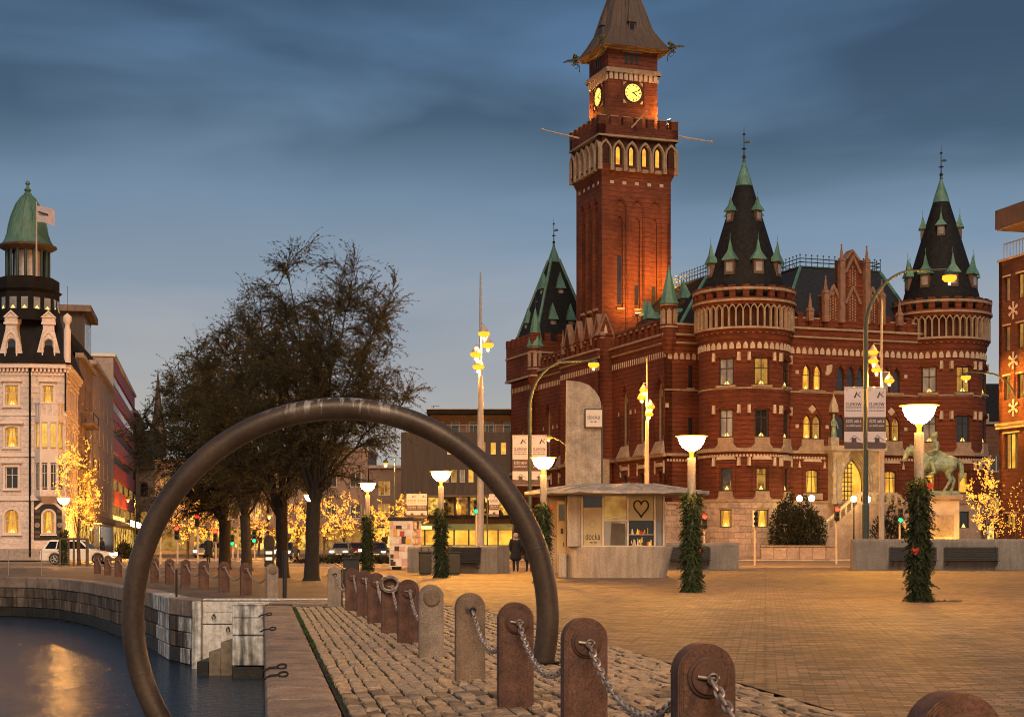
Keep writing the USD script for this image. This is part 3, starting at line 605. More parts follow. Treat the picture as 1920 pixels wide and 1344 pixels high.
# spare chain looped over a bollard, rag on the next
t = thing('spare_chain', 'bundle of pale spare chain looped over a bollard top', 'chain'); c0 = np.array([-1.72, 22.7, .66]); allm = MB()
for k in range(6):
    ph = rng.uniform(0, 6.28); rr = .10 + .02 * k / 6
    for i in range(13):
        q = ph + i * .27; p = c0 + np.array([rr * math.cos(q) * 1.1, -.10 - .012 * k, .03 + rr * math.sin(q) * .9]); x = np.array([-math.sin(q), 0, math.cos(q)]); y = np.array([0, 1.0, 0]); th = (.8 if i % 2 else -.8); z = np.cross(x, y); y2 = y * math.cos(th) + z * math.sin(th)
        allm.add(LV @ np.stack([x, y2, np.cross(x, y2)], 1).T + p, LF)
obj('links', allm, 'chain_steel', t, smooth=60)
t = thing('rag', 'white rag knotted round the chain of a bollard', 'rag', (-2.10, 25.15, .50)); g = MB()
for k in range(7):
    q = rng.uniform(-1, 1); g.leaves([(0, 0, 0)], [np.array([q, rng.uniform(-.3, .3), rng.uniform(-1, .5)])], [(.3, .2, .7)], rng.uniform(.07, .14), .022)
obj('cloth', g, 'paper_white', t); obj('knot', MB().mesh(trimesh.creation.icosphere(1, .022)), 'paper_white', t)

# ------------------------------------------------------------------ the bronze ring
k = 16.97 / F; RC = np.array([(638 - HX) * k, 16.97, CH - (1155 - HY) * k]); RR, Rr = 389 * k, 21 * k
M['ring_metal'] = usdkit.material(stage, '/World/Looks/ring_metal', {"g": ("geometry", {}), "s": ("separate_xyz", {}), "map": ("mapping", {"mapping_type": "point", "scale": (1.0, 1.0, .8)}), "n": ("noise_texture", {"scale": 1.6, "detail": 6.0, "roughness": .6}),
    "r": ("rgb_ramp", {"ramp": [(.28, (.050, .032, .021)), (.48, (.085, .054, .034)), (.62, (.115, .074, .047)), (.78, (.15, .105, .07))]}), "n2": ("noise_texture", {"scale": 26.0, "detail": 5.0, "roughness": .7}), "r2": ("rgb_ramp", {"ramp": [(.3, (.6, .6, .6)), (.55, (1, 1, 1)), (.75, (1.25, 1.2, 1.15))]}),
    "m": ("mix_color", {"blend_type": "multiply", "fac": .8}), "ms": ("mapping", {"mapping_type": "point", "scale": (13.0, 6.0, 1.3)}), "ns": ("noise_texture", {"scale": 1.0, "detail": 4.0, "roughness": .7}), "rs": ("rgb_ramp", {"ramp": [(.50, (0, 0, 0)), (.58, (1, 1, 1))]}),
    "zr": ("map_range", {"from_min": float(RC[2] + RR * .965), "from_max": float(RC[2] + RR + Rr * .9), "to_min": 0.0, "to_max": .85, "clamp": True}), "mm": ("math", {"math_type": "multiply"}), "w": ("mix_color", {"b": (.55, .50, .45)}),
    "b": ("bump", {"strength": .6, "distance": .004}), "p": ("principled_bsdf", {"metallic": .25, "roughness": .42})},
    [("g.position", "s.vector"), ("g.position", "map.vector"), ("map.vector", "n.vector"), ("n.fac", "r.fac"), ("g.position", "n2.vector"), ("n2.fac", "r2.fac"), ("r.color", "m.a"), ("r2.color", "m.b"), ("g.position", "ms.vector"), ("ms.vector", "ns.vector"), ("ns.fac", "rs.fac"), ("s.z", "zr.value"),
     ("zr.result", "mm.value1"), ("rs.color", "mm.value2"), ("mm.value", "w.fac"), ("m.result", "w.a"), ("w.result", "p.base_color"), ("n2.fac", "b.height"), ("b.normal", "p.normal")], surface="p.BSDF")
t = thing('ring_sculpture', 'huge brown bronze tube ring standing half over the water', 'sculpture', (float(RC[0] + RR * .96), float(RC[1]), 0))
o = np.array([RC[0] + RR * .96, RC[1], 0])
arc = lambda d: RC + RR * np.array([math.cos(math.radians(d)), 0, math.sin(math.radians(d))]) - o
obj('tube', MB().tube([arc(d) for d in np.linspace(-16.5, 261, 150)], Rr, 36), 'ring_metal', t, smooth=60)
for d in (19, 105, 196): obj('weld_seam', MB().tube([arc(q) for q in np.linspace(d - .35, d + .35, 3)], [Rr * 1.002, Rr * 1.02, Rr * 1.002], 36), 'ring_metal', t, smooth=60)
obj('foot_plate', MB().lathe([(.20, 0), (.20, .012), (0, .012)], 24, arc(-13) * (1, 1, 0) + (.0, 0, .004)), 'iron_rust', t)
# ------------------------------------------------------------------ plaza lamps with fir garlands
LAMPS = [((8.83, 34.7), 4.25, 'plaza lamp with the lowest, largest bowl, near the equestrian statue', 'thick fir garland winding down the lamp post before the equestrian statue'),
         ((4.68, 41.7), 4.06, 'plaza lamp in front of the right end of the kiosk roof', 'fir garland on the lamp post in front of the right end of the kiosk roof'),
         ((1.0, 50.9), 4.0, 'plaza lamp between the bronze ring and the kiosk', 'fir garland on the lamp post between the bronze ring and the kiosk'),
         ((-2.64, 59.5), 3.95, 'plaza lamp inside the ring, in front of the litter bins', 'fir garland on the lamp post in front of the litter bins'),
         ((-6.5, 72.0), 4.0, 'plaza lamp left of the poster pillar', 'fir garland on the lamp post left of the poster pillar'),
         ((-11.2, 89.0), 4.0, 'plaza lamp behind the thickest willow trunk', None),
         ((12.95, 27.5), 4.1, 'unseen next lamp of the row, out of view right, placed to light the foreground', None), ((17.1, 20.3), 4.1, 'unseen second lamp of the row, out of view right, placed to light the foreground', None), ((6.6, 1.5), 4.1, 'unseen lamp out of view beside the camera, placed to light the foreground setts', None),  # three lamps out of view, placed to light the foreground
         ((-26.9, 96.0), 4.0, 'lamp glowing beside the white car, before the cream corner building', 'fir garland on the lamp beside the white car')]
def lamp_parts(t, H):
    rb = .375
    obj('post', MB().lathe([(.17, -.02), (.17, .01), (.105, .02), (.105, H - .62), (.098, H - .58), (.0, H - .58)], 20), 'concrete', t, smooth=40)
    obj('neck', MB().lathe([(.05, H - .60), (.05, H - .47), (.075, H - .44), (.09, H - .40), (0, H - .40)], 16), 'bowl_rim_light', t, smooth=40)
    prof = [(.0, H - .41), (.06, H - .408), (.15, H - .37), (.235, H - .30), (.30, H - .21), (.345, H - .10), (.362, H - .01), (.0, H - .004)]
    obj('bowl', MB().lathe(prof, 28), 'bowl_light', t, smooth=40)
    obj('rim', MB().lathe([(.36, H - .012), (.425, H - .004), (.43, H + .006), (.36, H + .012)], 28), 'bowl_rim_light', t, smooth=40)
def garland_mesh(seed, top):                      # fir sprays tied on one above the other
    r = np.random.default_rng(seed); m = MB(); ns = 760; P, D, U, L, W = [], [], [], [], []
    for i in range(ns):
        z = top * (1 - ((i + r.uniform(-.4, .4)) / ns) ** 1.0); a = i * 2.4 + r.uniform(-.5, .5); out = np.array([math.cos(a), math.sin(a), 0])
        b = out * r.uniform(.08, .165) + np.array([0, 0, max(z, .2)]); ln = r.uniform(.11, .25) * (1.3 if r.random() < .15 else 1); dr = r.uniform(.25, 1.2); d0 = nrm_(out * r.uniform(.5, 1.1) + np.array([0, 0, -dr]) + r.normal(0, .2, 3)); sd = nrm_(np.cross(d0, out + r.normal(0, .2, 3)))
        for q in np.linspace(.12, 1, 9):
            p = b + d0 * ln * q + np.array([0, 0, -.10 * q * q * ln]); w = (1 - .55 * q)
            p[2] = max(p[2], .015)
            for e in (-1, 1):
                P.append(p); D.append(nrm_(d0 * .75 + sd * e * r.uniform(.5, 1.0) + r.normal(0, .15, 3))); U.append(nrm_(np.cross(D[-1], out) + r.normal(0, .3, 3))); L.append(ln * .42 * w * r.uniform(.7, 1.2)); W.append(r.uniform(.011, .021))
    return m.leaves(P, D, U, np.array(L), np.array(W))
nrm_ = lambda v: v / max(1e-9, np.linalg.norm(v))
def hearts(t, spots):
    for (x, y, z) in spots:
        q = np.linspace(0, 2 * np.pi, 22)[:-1]; hx, hz = 16 * np.sin(q) ** 3, 13 * np.cos(q) - 5 * np.cos(2 * q) - 2 * np.cos(3 * q) - np.cos(4 * q)
        pg = Polygon(np.c_[hx, hz] * .0062).buffer(0); obj('red_heart', MB().poly(pg, 0, .03, lambda v: np.c_[v[:, 0] + x, y - v[:, 2], v[:, 1] + z]), 'red_ribbon', t)
lamp0 = gar0 = None
for i, ((x, y), H, lab, gl) in enumerate(LAMPS):
    if lamp0 is None: lamp0 = thing('plaza_lamp', lab, 'lamp', (x, y, 0), 0, 'bowl lamps across the plaza'); lamp_parts(lamp0, 4.25)
    else: dup(lamp0, lab, (x, y, 0), 0, None, (1, 1, H / 4.25))
    if gl:
        if gar0 is None:
            gar0 = thing('fir_garland', gl, 'garland', (x, y, 0), 0, 'fir garlands on the plaza lamps'); obj('fir_sprays', garland_mesh(5, 2.72), 'fir_green', gar0, kind='stuff')
            for k in range(5): obj('stem', MB().tube([(.13 * math.cos(z * 2.2 + k * 1.26), .13 * math.sin(z * 2.2 + k * 1.26), z) for z in np.linspace(.02, 2.7, 24)], .013, 5), 'bark_far', gar0)
            hearts(gar0, [(.17, -.14, 2.5), (-.13, -.17, 1.1)])
        else: dup(gar0, gl, (x, y, 0), 35 * i if i > 2 else (0, 95, 20)[i], None, (1, 1, 2.62 / 2.72 * (.82 if x < -20 else 1)))
t = thing('fallen_sprig', 'loose fir sprig lying on the bricks at the foot of the nearest garland', 'sprig', (9.35, 34.75, 0)); k = 160
P = np.c_[rng.uniform(-.35, .4, k), rng.normal(0, .03, k), rng.uniform(.005, .03, k)]; D = np.c_[rng.normal(0, 1, k), rng.normal(0, .8, k), rng.uniform(0, .3, k)]; D /= np.linalg.norm(D, axis=1, keepdims=True); U = np.cross(D, [0, 0, 1.0])
obj('needles', MB().leaves(P, D, U, .07, .012), 'fir_green', t, kind='stuff'); obj('twig', MB().tube([(-.35, 0, .015), (.4, .02, .02)], .008, 5), 'bark_far', t)

# ------------------------------------------------------------------ light masts
def mast(px, Y, H, cl, label, lean):
    x = (px - HX) * Y / F; t = thing('light_mast', label, 'light mast', (x, Y, 0), 0, 'tall light masts with clustered lamps')
    zmid = cl[-1][1] - .5
    obj('lower_pole', MB().lathe([(.20, 0), (.16, .06), (.15, zmid * .72), (.115, zmid), (0, zmid)], 14), 'pole_pale', t, smooth=40)
    obj('upper_pole', MB().lathe([(.07, zmid), (.06, H * .9), (.03, H), (0, H + .01)], 10), 'steel_grey', t, smooth=40)
    for dx, z in cl:
        s_ = 1 if dx > 0 else -1
        hd = obj('lamp_head', MB().lathe([(.0, .34), (.05, .33), (.09, .27), (.20, .12), (.22, .05), (.22, .0)], 14, (dx, -.05, z)), 'pole_pale', t, smooth=40)
        obj('lens', MB().lathe([(.25, .02), (.29, -.06), (.24, -.15), (.13, -.21), (.0, -.23)], 14, (dx, -.05, z)), 'lens_glow', hd, smooth=40); obj('bulb', MB().mesh(trimesh.creation.icosphere(2, .047), trimesh.transformations.translation_matrix((dx, -.05, z - .29))), 'mast_light', hd, smooth=True)
        obj('bracket', MB().tube([(0, 0, z + .42), (dx, -.05, z + .42), (dx, -.05, z + .3)], .025, 6), 'steel_grey', t)
mast(901, 78.0, 14.5, [(.17, 11.55), (.36, 11.0), (-.22, 10.55), (-.10, 9.95)], 'tall light mast right of the willows, rising above the ring', 0)
mast(1213, 106.0, 13.6, [(-.22, 11.5), (-.36, 11.0), (.25, 10.4), (.14, 9.9)], 'light mast in front of the brick side wing, behind the kiosk', 0)
mast(1653, 90.0, 15.0, [(-.48, 12.1), (-.48, 11.6), (-.30, 11.1), (.42, 10.5)], 'light mast with lamps beside the hanging banners on the right', 0)

# curved arm street lamps
def street_lamp(px, Y, top_py, head, label, mt, r=.15, hs=.30):
    x = (px - HX) * Y / F; t = thing('street_lamp', label, 'street lamp', (x, Y, 0)); zt = zat(top_py, Y); hx, hz = (head[0] - px) * Y / F, zat(head[1], Y)
    z1 = zt - abs(hx) * .75; zb = 3.4
    obj('base', MB().lathe([(.34, 0), (.34, .03), (.21, .05), (.20, zb), (r, zb + .1), (0, zb + .1)], 14), mt, t, smooth=40)
    q = np.linspace(0, np.pi / 2 * .86, 12); pts = [(0, 0, zb), (0, 0, z1 * .6), (0, 0, z1)] + [(hx * (1 - math.cos(a)) * .62, 0, z1 + (zt - z1) * math.sin(a) / math.sin(q[-1]) * .97) for a in q[1:]]
    pts.append((hx * .97, 0, zt))
    obj('pole', MB().tube(pts, np.linspace(r, .06, len(pts)), 10), mt, t, smooth=50)
    hd = obj('lamp_head', MB().lathe([(.0, hs * .9), (hs * .5, hs * .8), (hs * .95, hs * .35), (hs, 0)], 16, (hx, 0, hz)), mt, t, smooth=40)
    obj('lens', MB().lathe([(hs * 1.05, .05), (hs * 1.12, -hs * .3), (hs * .75, -hs * .72), (0, -hs * .9)], 16, (hx, 0, hz)), 'lens_glow', hd, smooth=40); obj('bulb', MB().mesh(trimesh.creation.icosphere(2, .06), trimesh.transformations.translation_matrix((hx, 0, hz - hs * .9 - .06))), 'street_light', hd, smooth=True)
    obj('hanger', MB().tube([(hx, 0, hz + hs * .85), (hx, 0, zt)], .03, 6), mt, t)
    return t
street_lamp(1623, 89.0, 505, (1780, 519), 'very tall green street lamp curving over the right turret, banners hung on it', 'pole_green', .15, .36)
street_lamp(993, 104.0, 676, (1113, 682), 'street lamp curving right in front of the brick side wing', 'pole_green', .13, .33)
street_lamp(1908, 118.0, 698, (1811, 706), 'street lamp curving left in front of the modern brick building', 'pole_green', .11, .33)
t = thing('street_lamp', 'small side arm street lamp above the left banners', 'street lamp', ((1062 - HX) * 112 / F, 112.0, 0)); zh = zat(820, 112)
obj('pole', MB().tube([(0, 0, 0), (0, 0, zh - .6)], [.1, .06], 8), 'pole_green', t); obj('arm', MB().tube([(0, 0, zh - .6), (-.5, 0, zh - .2), (-1.2, 0, zh + .12)], .04, 6), 'pole_green', t)
hd = obj('lamp_head', MB().lathe([(0, .22), (.2, .15), (.26, 0)], 12, (-1.25, 0, zh)), 'pole_green', t); obj('lens', MB().lathe([(.25, 0), (.18, -.12), (0, -.18)], 12, (-1.25, 0, zh)), 'lens_glow', hd); obj('bulb', MB().mesh(trimesh.creation.icosphere(2, .05), trimesh.transformations.translation_matrix((-1.25, 0, zh - .23))), 'street_light', hd, smooth=True)
for (px, py, Y, lab) in ((240, 936, 150, 'small lamp hanging before the red striped building'), (171, 988, 128, 'small lamp by the shop front left of the red striped building'), (600, 744, 150, 'lamp showing through the big willow just above the ring'), (723, 868, 120, 'lamp showing through the right side of the big willow'), (512, 940, 140, 'lamp glimpsed between the willow trunks'), (505, 966, 145, 'low lamp glimpsed between the willow trunks')):
    p = at(px, py, Y); t = thing('street_lamp', lab, 'street lamp', (p[0], p[1], 0))
    obj('pole', MB().tube([(.7, 0, 0), (.7, 0, p[2] + .35)], [.08, .05], 7), 'pole_green', t); obj('arm', MB().tube([(.7, 0, p[2] + .35), (.3, 0, p[2] + .5), (0, 0, p[2] + .28)], .035, 6), 'pole_green', t)
    hd = obj('lamp_head', MB().lathe([(0, .28), (.16, .2), (.22, 0)], 12, (0, 0, p[2])), 'pole_green', t); obj('lens', MB().lathe([(.21, .0), (.15, -.12), (0, -.17)], 12, (0, 0, p[2])), 'lens_glow', hd); obj('bulb', MB().mesh(trimesh.creation.icosphere(2, .05), trimesh.transformations.translation_matrix((0, 0, p[2] - .22))), 'street_light', hd, smooth=True)

# ------------------------------------------------------------------ banners (seen from behind, so the print reads backwards)
def banner(t_loc, w, h, label, detail=True):
    t = thing('banner', label, 'banner', t_loc); fr = Fr((0, 0, 0), (0, -1, 0)); u = w / 2
    obj('cloth', MB().poly(sbox(-u, 0, u, h), -.012, .0, fr), 'banner_white', t)
    obj('dark_band', MB().poly(sbox(-u, h * .285, u, h * .52), .001, .006, fr), 'banner_dark', t)
    obj('photo_strip', MB().poly(Polygon([(-u, 0), (u, 0), (u, h * .10), (u * .5, h * .115), (u * .1, h * .125), (-u * .4, h * .115), (-u, h * .12)]), .001, .006, fr), 'banner_dark', t)
    obj('pole_sleeve', MB().tube([(-u * 1.05, 0, h), (u * 1.05, 0, h)], .03, 8), 'steel_grey', t); obj('bottom_rod', MB().tube([(-u * 1.05, 0, 0), (u * 1.05, 0, 0)], .025, 8), 'steel_grey', t)
    obj('red_mark', MB().poly(Polygon([(-u * .85, h * .945), (-u * .62, h * .945), (-u * .73, h * .965)]), .001, .006, fr), 'red_ribbon', t)
    bird = unary_union([Polygon([(-.0 * u, .835 * h), (.30 * u, .93 * h), (.42 * u, .92 * h), (.20 * u, .83 * h), (.05 * u, .825 * h)]), LineString([(.28 * u, .90 * h), (.72 * u, .845 * h)]).buffer(.05 * u), LineString([(.5 * u, .885 * h), (.75 * u, .93 * h)]).buffer(.03 * u)])
    obj('emblem', MB().poly(bird, .001, .006, fr), 'banner_ink', t)
    house = unary_union([LineString([(-.35 * u, .16 * h), (.05 * u, .225 * h), (.75 * u, .145 * h)]).buffer(.03 * u), sbox(-.22 * u, .12 * h, .3 * u, .185 * h)])
    obj('house_print', MB().poly(house, .001, .006, fr), 'banner_ink', t)
    def text(s, hgt, z, m, wide):
        tm = meshkit.text_mesh(s, hgt, .005, True); v = np.array(tm.vertices); v[:, 0] -= v[:, 0].mean() * 0 + (v[:, 0].min() + v[:, 0].max()) / 2; v[:, 0] *= -wide / (v[:, 0].max() - v[:, 0].min())
        obj('lettering', MB().add(fr(np.c_[v[:, 0], v[:, 1] + z, v[:, 2] + (.007 if m == 'banner_pale' else .001)]), np.array(tm.faces)[:, ::-1]), m, t)
    text('WORLD', h * .052, h * .70, 'banner_ink', w * .84)
    text('4 dec 2015', h * .05, h * .43, 'banner_pale', w * .82); text('www.CWC.nu', h * .03, h * .365, 'banner_pale', w * .82)
    for z in (.665, .615): obj('small_print', MB().poly(unary_union([sbox(-u * .84 + k * u * .17, h * z, -u * .84 + k * u * .17 + u * .13, h * (z + .016)) for k in range(10)]), .001, .005, fr), 'banner_ink', t)
    return t
Yb = 88.75; b0 = None
for (x0, x1, y0, y1, Y, lab, g) in ((1583, 1618, 726, 842, Yb, 'white event banner left of the tall green street lamp', 'g'), (1627, 1661, 726, 842, Yb, 'white event banner right of the tall green street lamp', 'g'), (961, 990, 816, 910, 103.7, 'white event banner left of the lamp post beside the ring', 'g'), (997, 1025, 816, 910, 103.7, 'white event banner just above the lamp between ring and kiosk', 'g')):
    p = at((x0 + x1) / 2, y1, Y); w_, h_ = (x1 - x0) * Y / F, (y1 - y0) * Y / F
    if b0 is None: b0 = banner(p, w_, h_, lab); bw, bh = w_, h_; tag(b0, group='event banners on the lamp posts')
    else: dup(b0, lab, p, 0, None, (w_ / bw, 1, h_ / bh))
for (px, py, Y, lab) in ((772, 970, 128, 'small far event banner left of the lamp inside the ring'), (791, 970, 128, 'small far event banner nearest the lamp inside the ring'), (926, 968, 135, 'small far event banner at the lit shop front inside the ring')):
    dup(b0, lab, at(px, py, Y), 0, None, (1.0 * .8, 1, 1.9 / bh))
    t = thing('banner_pole', lab.replace('small far event banner', 'thin pole of the far banner'), 'pole', at(px, py, Y) * (1, 1, 0) + (-.55, .05, 0)); obj('shaft', MB().tube([(0, 0, 0), (0, 0, 5.4)], [.06, .04], 7), 'pole_green', t); obj('cap', MB().lathe([(0, 5.46), (.06, 5.40)], 7), 'pole_green', t)

# ------------------------------------------------------------------ kiosk
KY = 60.4; ks = KY / F
t = thing('kiosk', 'pale concrete kiosk with flared counter, wide flat roof and tall slab', 'kiosk', (0, KY, 0))
kx = lambda px: (px - HX) * ks
kz = lambda py: zat(py, KY - .9)
def bow(x0, x1, front, depth, n=22, pw=2.3):       # plan outline bowing towards the plaza
    c, h = (x0 + x1) / 2, (x1 - x0) / 2
    P = [(c + h * q, -front * (1 - abs(q) ** pw) ** (1 / pw)) for q in np.sin(np.linspace(-np.pi / 2, np.pi / 2, n))]
    return P + [(x1, depth), (x0, depth)]
def loft(rings):
    rings = [np.asarray(r, float) for r in rings]; n = len(rings[0]); V = np.vstack(rings); Fc = []
    for i in range(len(rings) - 1):
        for j in range(n): Fc.append((i * n + j, i * n + (j + 1) % n, (i + 1) * n + (j + 1) % n, (i + 1) * n + j))
    m = MB().add(V, Fc); top = rings[-1]; c = top.mean(0); m.add(np.vstack([top, c]), [(j, (j + 1) % n, n) for j in range(n)]); return m
zc = 1.16
rings = [[(x, y, z) for x, y in bow(kx(1061), kx(xr), 1.0 + .10 * k, 1.4)] for z, xr, k in ((0, 1249, 0), (.25, 1251.5, .2), (.7, 1256.5, .55), (zc - .05, 1261.5, 1), (zc, 1260, .95))]
obj('counter', loft(rings), 'kiosk_concrete', t, smooth=30)
body = bow(kx(1063), kx(1246), .80, 1.35)
obj('core', loft([[(x * .98 + .05, y + .12, z) for x, y in body] for z in (zc - .1, 3.08)]), 'kiosk_inside', t)
obj('left_pier', MB().box((kx(1075), -.42, (zc + 3.08) / 2), (.50, .8, 3.08 - zc), ch=.02), 'kiosk_concrete', t)
obj('rear_block', MB().box((kx(1043), .85, 1.52), (.62, 1.2, 3.06), ch=.01), 'soffit', t)
dr = obj('door', MB().box((kx(1053), .22, 1.55), (.34, .06, 2.7), ch=.008), 'kiosk_panel', t); obj('door_window', MB().box((kx(1053), .185, 2.45), (.22, .02, .62)), 'pane_dark', dr); obj('handle', MB().box((kx(1057), .17, 1.25), (.03, .05, .14)), 'iron_dark', dr); obj('letter_plate', MB().box((kx(1054), .185, 1.75), (.1, .014, .2)), 'paper_dark', dr)
obj('low_plinth', MB().box((kx(1054), .20, .45), (.30, 1.5, .9), ch=.02), 'kiosk_concrete', t)
# window front: four bays on the bow
bx = np.array([kx(p) for p in (1090, 1128.5, 1174, 1225, 1243)])
c_, h_ = (kx(1063) + kx(1246)) / 2, (kx(1246) - kx(1063)) / 2
by = [-.80 * (1 - min(.999, abs((x - c_) / h_)) ** 2.3) ** (1 / 2.3) - .02 for x in bx]
def bay(i): a = np.array([bx[i], by[i], 0]); b = np.array([bx[i + 1], by[i + 1], 0]); d = b - a; L = np.linalg.norm(d[:2]); return Fr(a, (d[1], -d[0])), L
for i in range(5): obj('frame_post', MB().box((bx[i], by[i], (zc + 3.08) / 2), (.075, .09, 3.08 - zc)), 'kiosk_frame', t)
z0, z1 = zc + .04, 3.04; zm = zc + .98
for i in range(4):
    fr, L = bay(i); a, b = .05, L - .05
    obj('sill', MB().poly(sbox(0, zc, L, z0), -.06, .05, fr), 'kiosk_frame', t); obj('head_rail', MB().poly(sbox(0, z1, L, 3.09), -.06, .04, fr), 'kiosk_frame', t)
    if i == 0:
        obj('upper_pane', MB().poly(sbox(a, 2.62, b, z1), -.05, -.03, fr), 'pane_dark', t); sp = obj('sign_panel', MB().poly(sbox(a, z0, b, 2.62), -.05, -.02, fr), 'kiosk_panel', t)
        tm = meshkit.text_mesh('docka', .20, .008); v = np.array(tm.vertices); v[:, 0] = (v[:, 0] - v[:, 0].min()) / np.ptp(v[:, 0]) * (b - a) * .78 + a + (b - a) * .12
        obj('lettering', MB().add(fr(np.c_[v[:, 0], v[:, 1] * 1.15 + z0 + .22, v[:, 2] - .019]), tm.faces), 'letter_black', sp)
        for q in (.36, .58): obj('underline', MB().poly(sbox(a + (b - a) * q, z0 + .10, a + (b - a) * (q + .14), z0 + .135), -.019, -.01, fr), 'letter_black', sp)
        cup = LineString([(.30, 1.75), (.26, 1.62), (.36, 1.54), (.48, 1.56), (.52, 1.68), (.44, 1.76), (.34, 1.74)]).buffer(.012); obj('cup_drawing', MB().poly(affinity.translate(cup, a * 0 + .0, .35), -.019, -.012, fr), 'soffit', sp)
    elif i == 1:
        obj('mid_rail', MB().poly(sbox(0, zm - .03, L, zm + .03), -.04, .03, fr), 'kiosk_frame', t)
        obj('upper_pane', MB().poly(sbox(a, zm + .03, b, z1), -.06, -.04, fr), 'pane_warm', t); obj('lower_pane', MB().poly(sbox(a, z0, b, zm - .03), -.06, -.04, fr), 'pane_pale', t)
        obj('shelf', MB().poly(sbox(a + .05, zm + .08, b - .05, zm + .14), -.04, .0, fr), 'kiosk_frame', t)
        obj('menu_board', MB().poly(Polygon([(a + .22, z0 + .03), (b - .04, z0 + .03), (b - .04, zm - .12), (a + .26, zm - .10)]), -.04, -.02, fr), 'kiosk_inside', t)
    else:
        obj('blind', MB().poly(sbox(a, zm, b, z1), -.06, -.035, fr), 'kiosk_panel', t); obj('lower_pane', MB().poly(sbox(a, z0, b, zm), -.06, -.045, fr), 'pane_dark' if i == 2 else 'pane_pale', t)
        if i == 2:
            q = np.linspace(0, 2 * np.pi, 40)[:-1]; hxp, hzp = 16 * np.sin(q) ** 3, 13 * np.cos(q) - 5 * np.cos(2 * q) - 2 * np.cos(3 * q) - np.cos(4 * q)
            hp = Polygon(np.c_[hxp * .0175, hzp * .0215]).buffer(0); wreath = hp.buffer(.025).difference(hp.buffer(-.02)); wreath = affinity.translate(wreath, (a + b) / 2, 2.62)
            obj('heart_wreath', MB().poly(wreath, -.035, .01, fr), 'leaf_dark', t)
            r2 = np.random.default_rng(4)
            for k in range(34):
                x = a + .04 + (b - a - .08) * r2.random(); hh = r2.uniform(.08, .34); w2 = r2.uniform(.02, .07); zz = z0 if k < 20 else z0 + .42
                obj(('bottle', 'jar', 'bauble')[k % 3], MB().poly((sbox(x - w2 / 2, zz, x + w2 / 2, zz + hh) if k % 3 == 0 else Point(x, zz + w2).buffer(w2) if k % 3 == 2 else Polygon([(x - w2, zz), (x + w2, zz), (x + w2 * .3, zz + hh * .6), (x + w2 * .3, zz + hh * .8), (x - w2 * .3, zz + hh * .8), (x - w2 * .3, zz + hh * .6)])).intersection(sbox(a, z0, b, zm)), -.045 + .001 * k, -.02 + .001 * k, fr), ('pane_warm', 'paper_white', 'red_ribbon', 'paper_yellow', 'pane_lit', 'paper_dark')[k % 6], t)  # some bottles and jars glow by themselves through the lit pane materials
            obj('shelf', MB().poly(sbox(a, z0 + .40, b, z0 + .42), -.045, -.0, fr), 'kiosk_frame', t)
# wide flat roof with crumpled sheet edge
n = 72; q = np.linspace(0, 2 * np.pi, n, endpoint=False); cx_, rx_, ry_ = kx(1157), (kx(1332) - kx(985)) / 2, 2.5
sup = lambda e, k: np.sign(k) * np.abs(k) ** e
ox, oy = cx_ + rx_ * sup(.75, np.cos(q)), .35 + ry_ * sup(.8, np.sin(q))
wob = rng.normal(0, .018, n)
ringsR = [np.c_[cx_ + (ox - cx_) * .93, .35 + (oy - .35) * .93, np.full(n, 3.08)], np.c_[ox, oy, 3.12 + wob], np.c_[ox, oy, 3.21 + wob], np.c_[cx_ + (ox - cx_) * .80, .35 + (oy - .35) * .8, 3.32 + rng.normal(0, .02, n)], np.c_[cx_ + (ox - cx_) * .4, .35 + (oy - .35) * .4, 3.52 + rng.normal(0, .015, n)]]
obj('roof', loft(ringsR), 'roof_sheet', t); lowr = ringsR[0]; obj('soffit', MB().add(np.vstack([lowr - (0, 0, .003), [cx_, .35, 3.077]]), [((j + 1) % n, j, n) for j in range(n)]), 'soffit', t)
for k in range(0, n, 4):
    obj('roof_seam', MB().tube([ringsR[2][k] + (0, 0, .01), ringsR[3][k] + (0, 0, .02), ringsR[4][k] + (0, 0, .015)], .018, 5), 'roof_sheet', t)
obj('roof_vent', MB().lathe([(.15, 3.35), (.15, 3.7), (.22, 3.72), (.2, 3.8), (0, 3.82)], 14, (kx(1022), .8, 0)), 'soffit', t, smooth=40)
sl = Polygon([(kx(1061), 3.3), (kx(1127), 3.3), (kx(1127), kz(752)), (kx(1124), kz(741)), (kx(1115), kz(727)), (kx(1104), kz(717)), (kx(1088), kz(711)), (kx(1062), kz(708))])
obj('slab', MB().poly(sl, -.22, .22, lambda v: np.c_[v[:, 0], .25 - v[:, 2], v[:, 1]]), 'plaster_slab', t)
obj('slab_side', MB().box((kx(1127) + .04, .35, 5.0), (.08, .36, 3.0)), 'kiosk_inside', t)
obj('aerial_rod', MB().tube([(kx(1177), .3, 3.5), (kx(1148), .3, kz(848))], .02, 6), 'iron_dark', t)
sg = obj('sign', MB().box((kx(1112), -.06, kz(781)), (.66, .10, .72), ch=.01), 'iron_dark', t); fr = Fr((kx(1112.6), -.118, kz(781)), (0, -1, 0))
obj('sign_face', MB().poly(sbox(-.29, -.32, .32, .32), 0, .012, fr), 'sign_white', sg)
tm = meshkit.text_mesh('docka', .15, .006); v = np.array(tm.vertices); v[:, 0] = (v[:, 0] - v[:, 0].min()) / np.ptp(v[:, 0]) * .46 - .23
obj('lettering', MB().add(fr(np.c_[v[:, 0], v[:, 1] - .03, v[:, 2] + .013]), tm.faces), 'letter_black', sg)
for x in (-.12, .02): obj('underline', MB().poly(sbox(x, -.14, x + .09, -.11), .013, .02, fr), 'letter_black', sg)

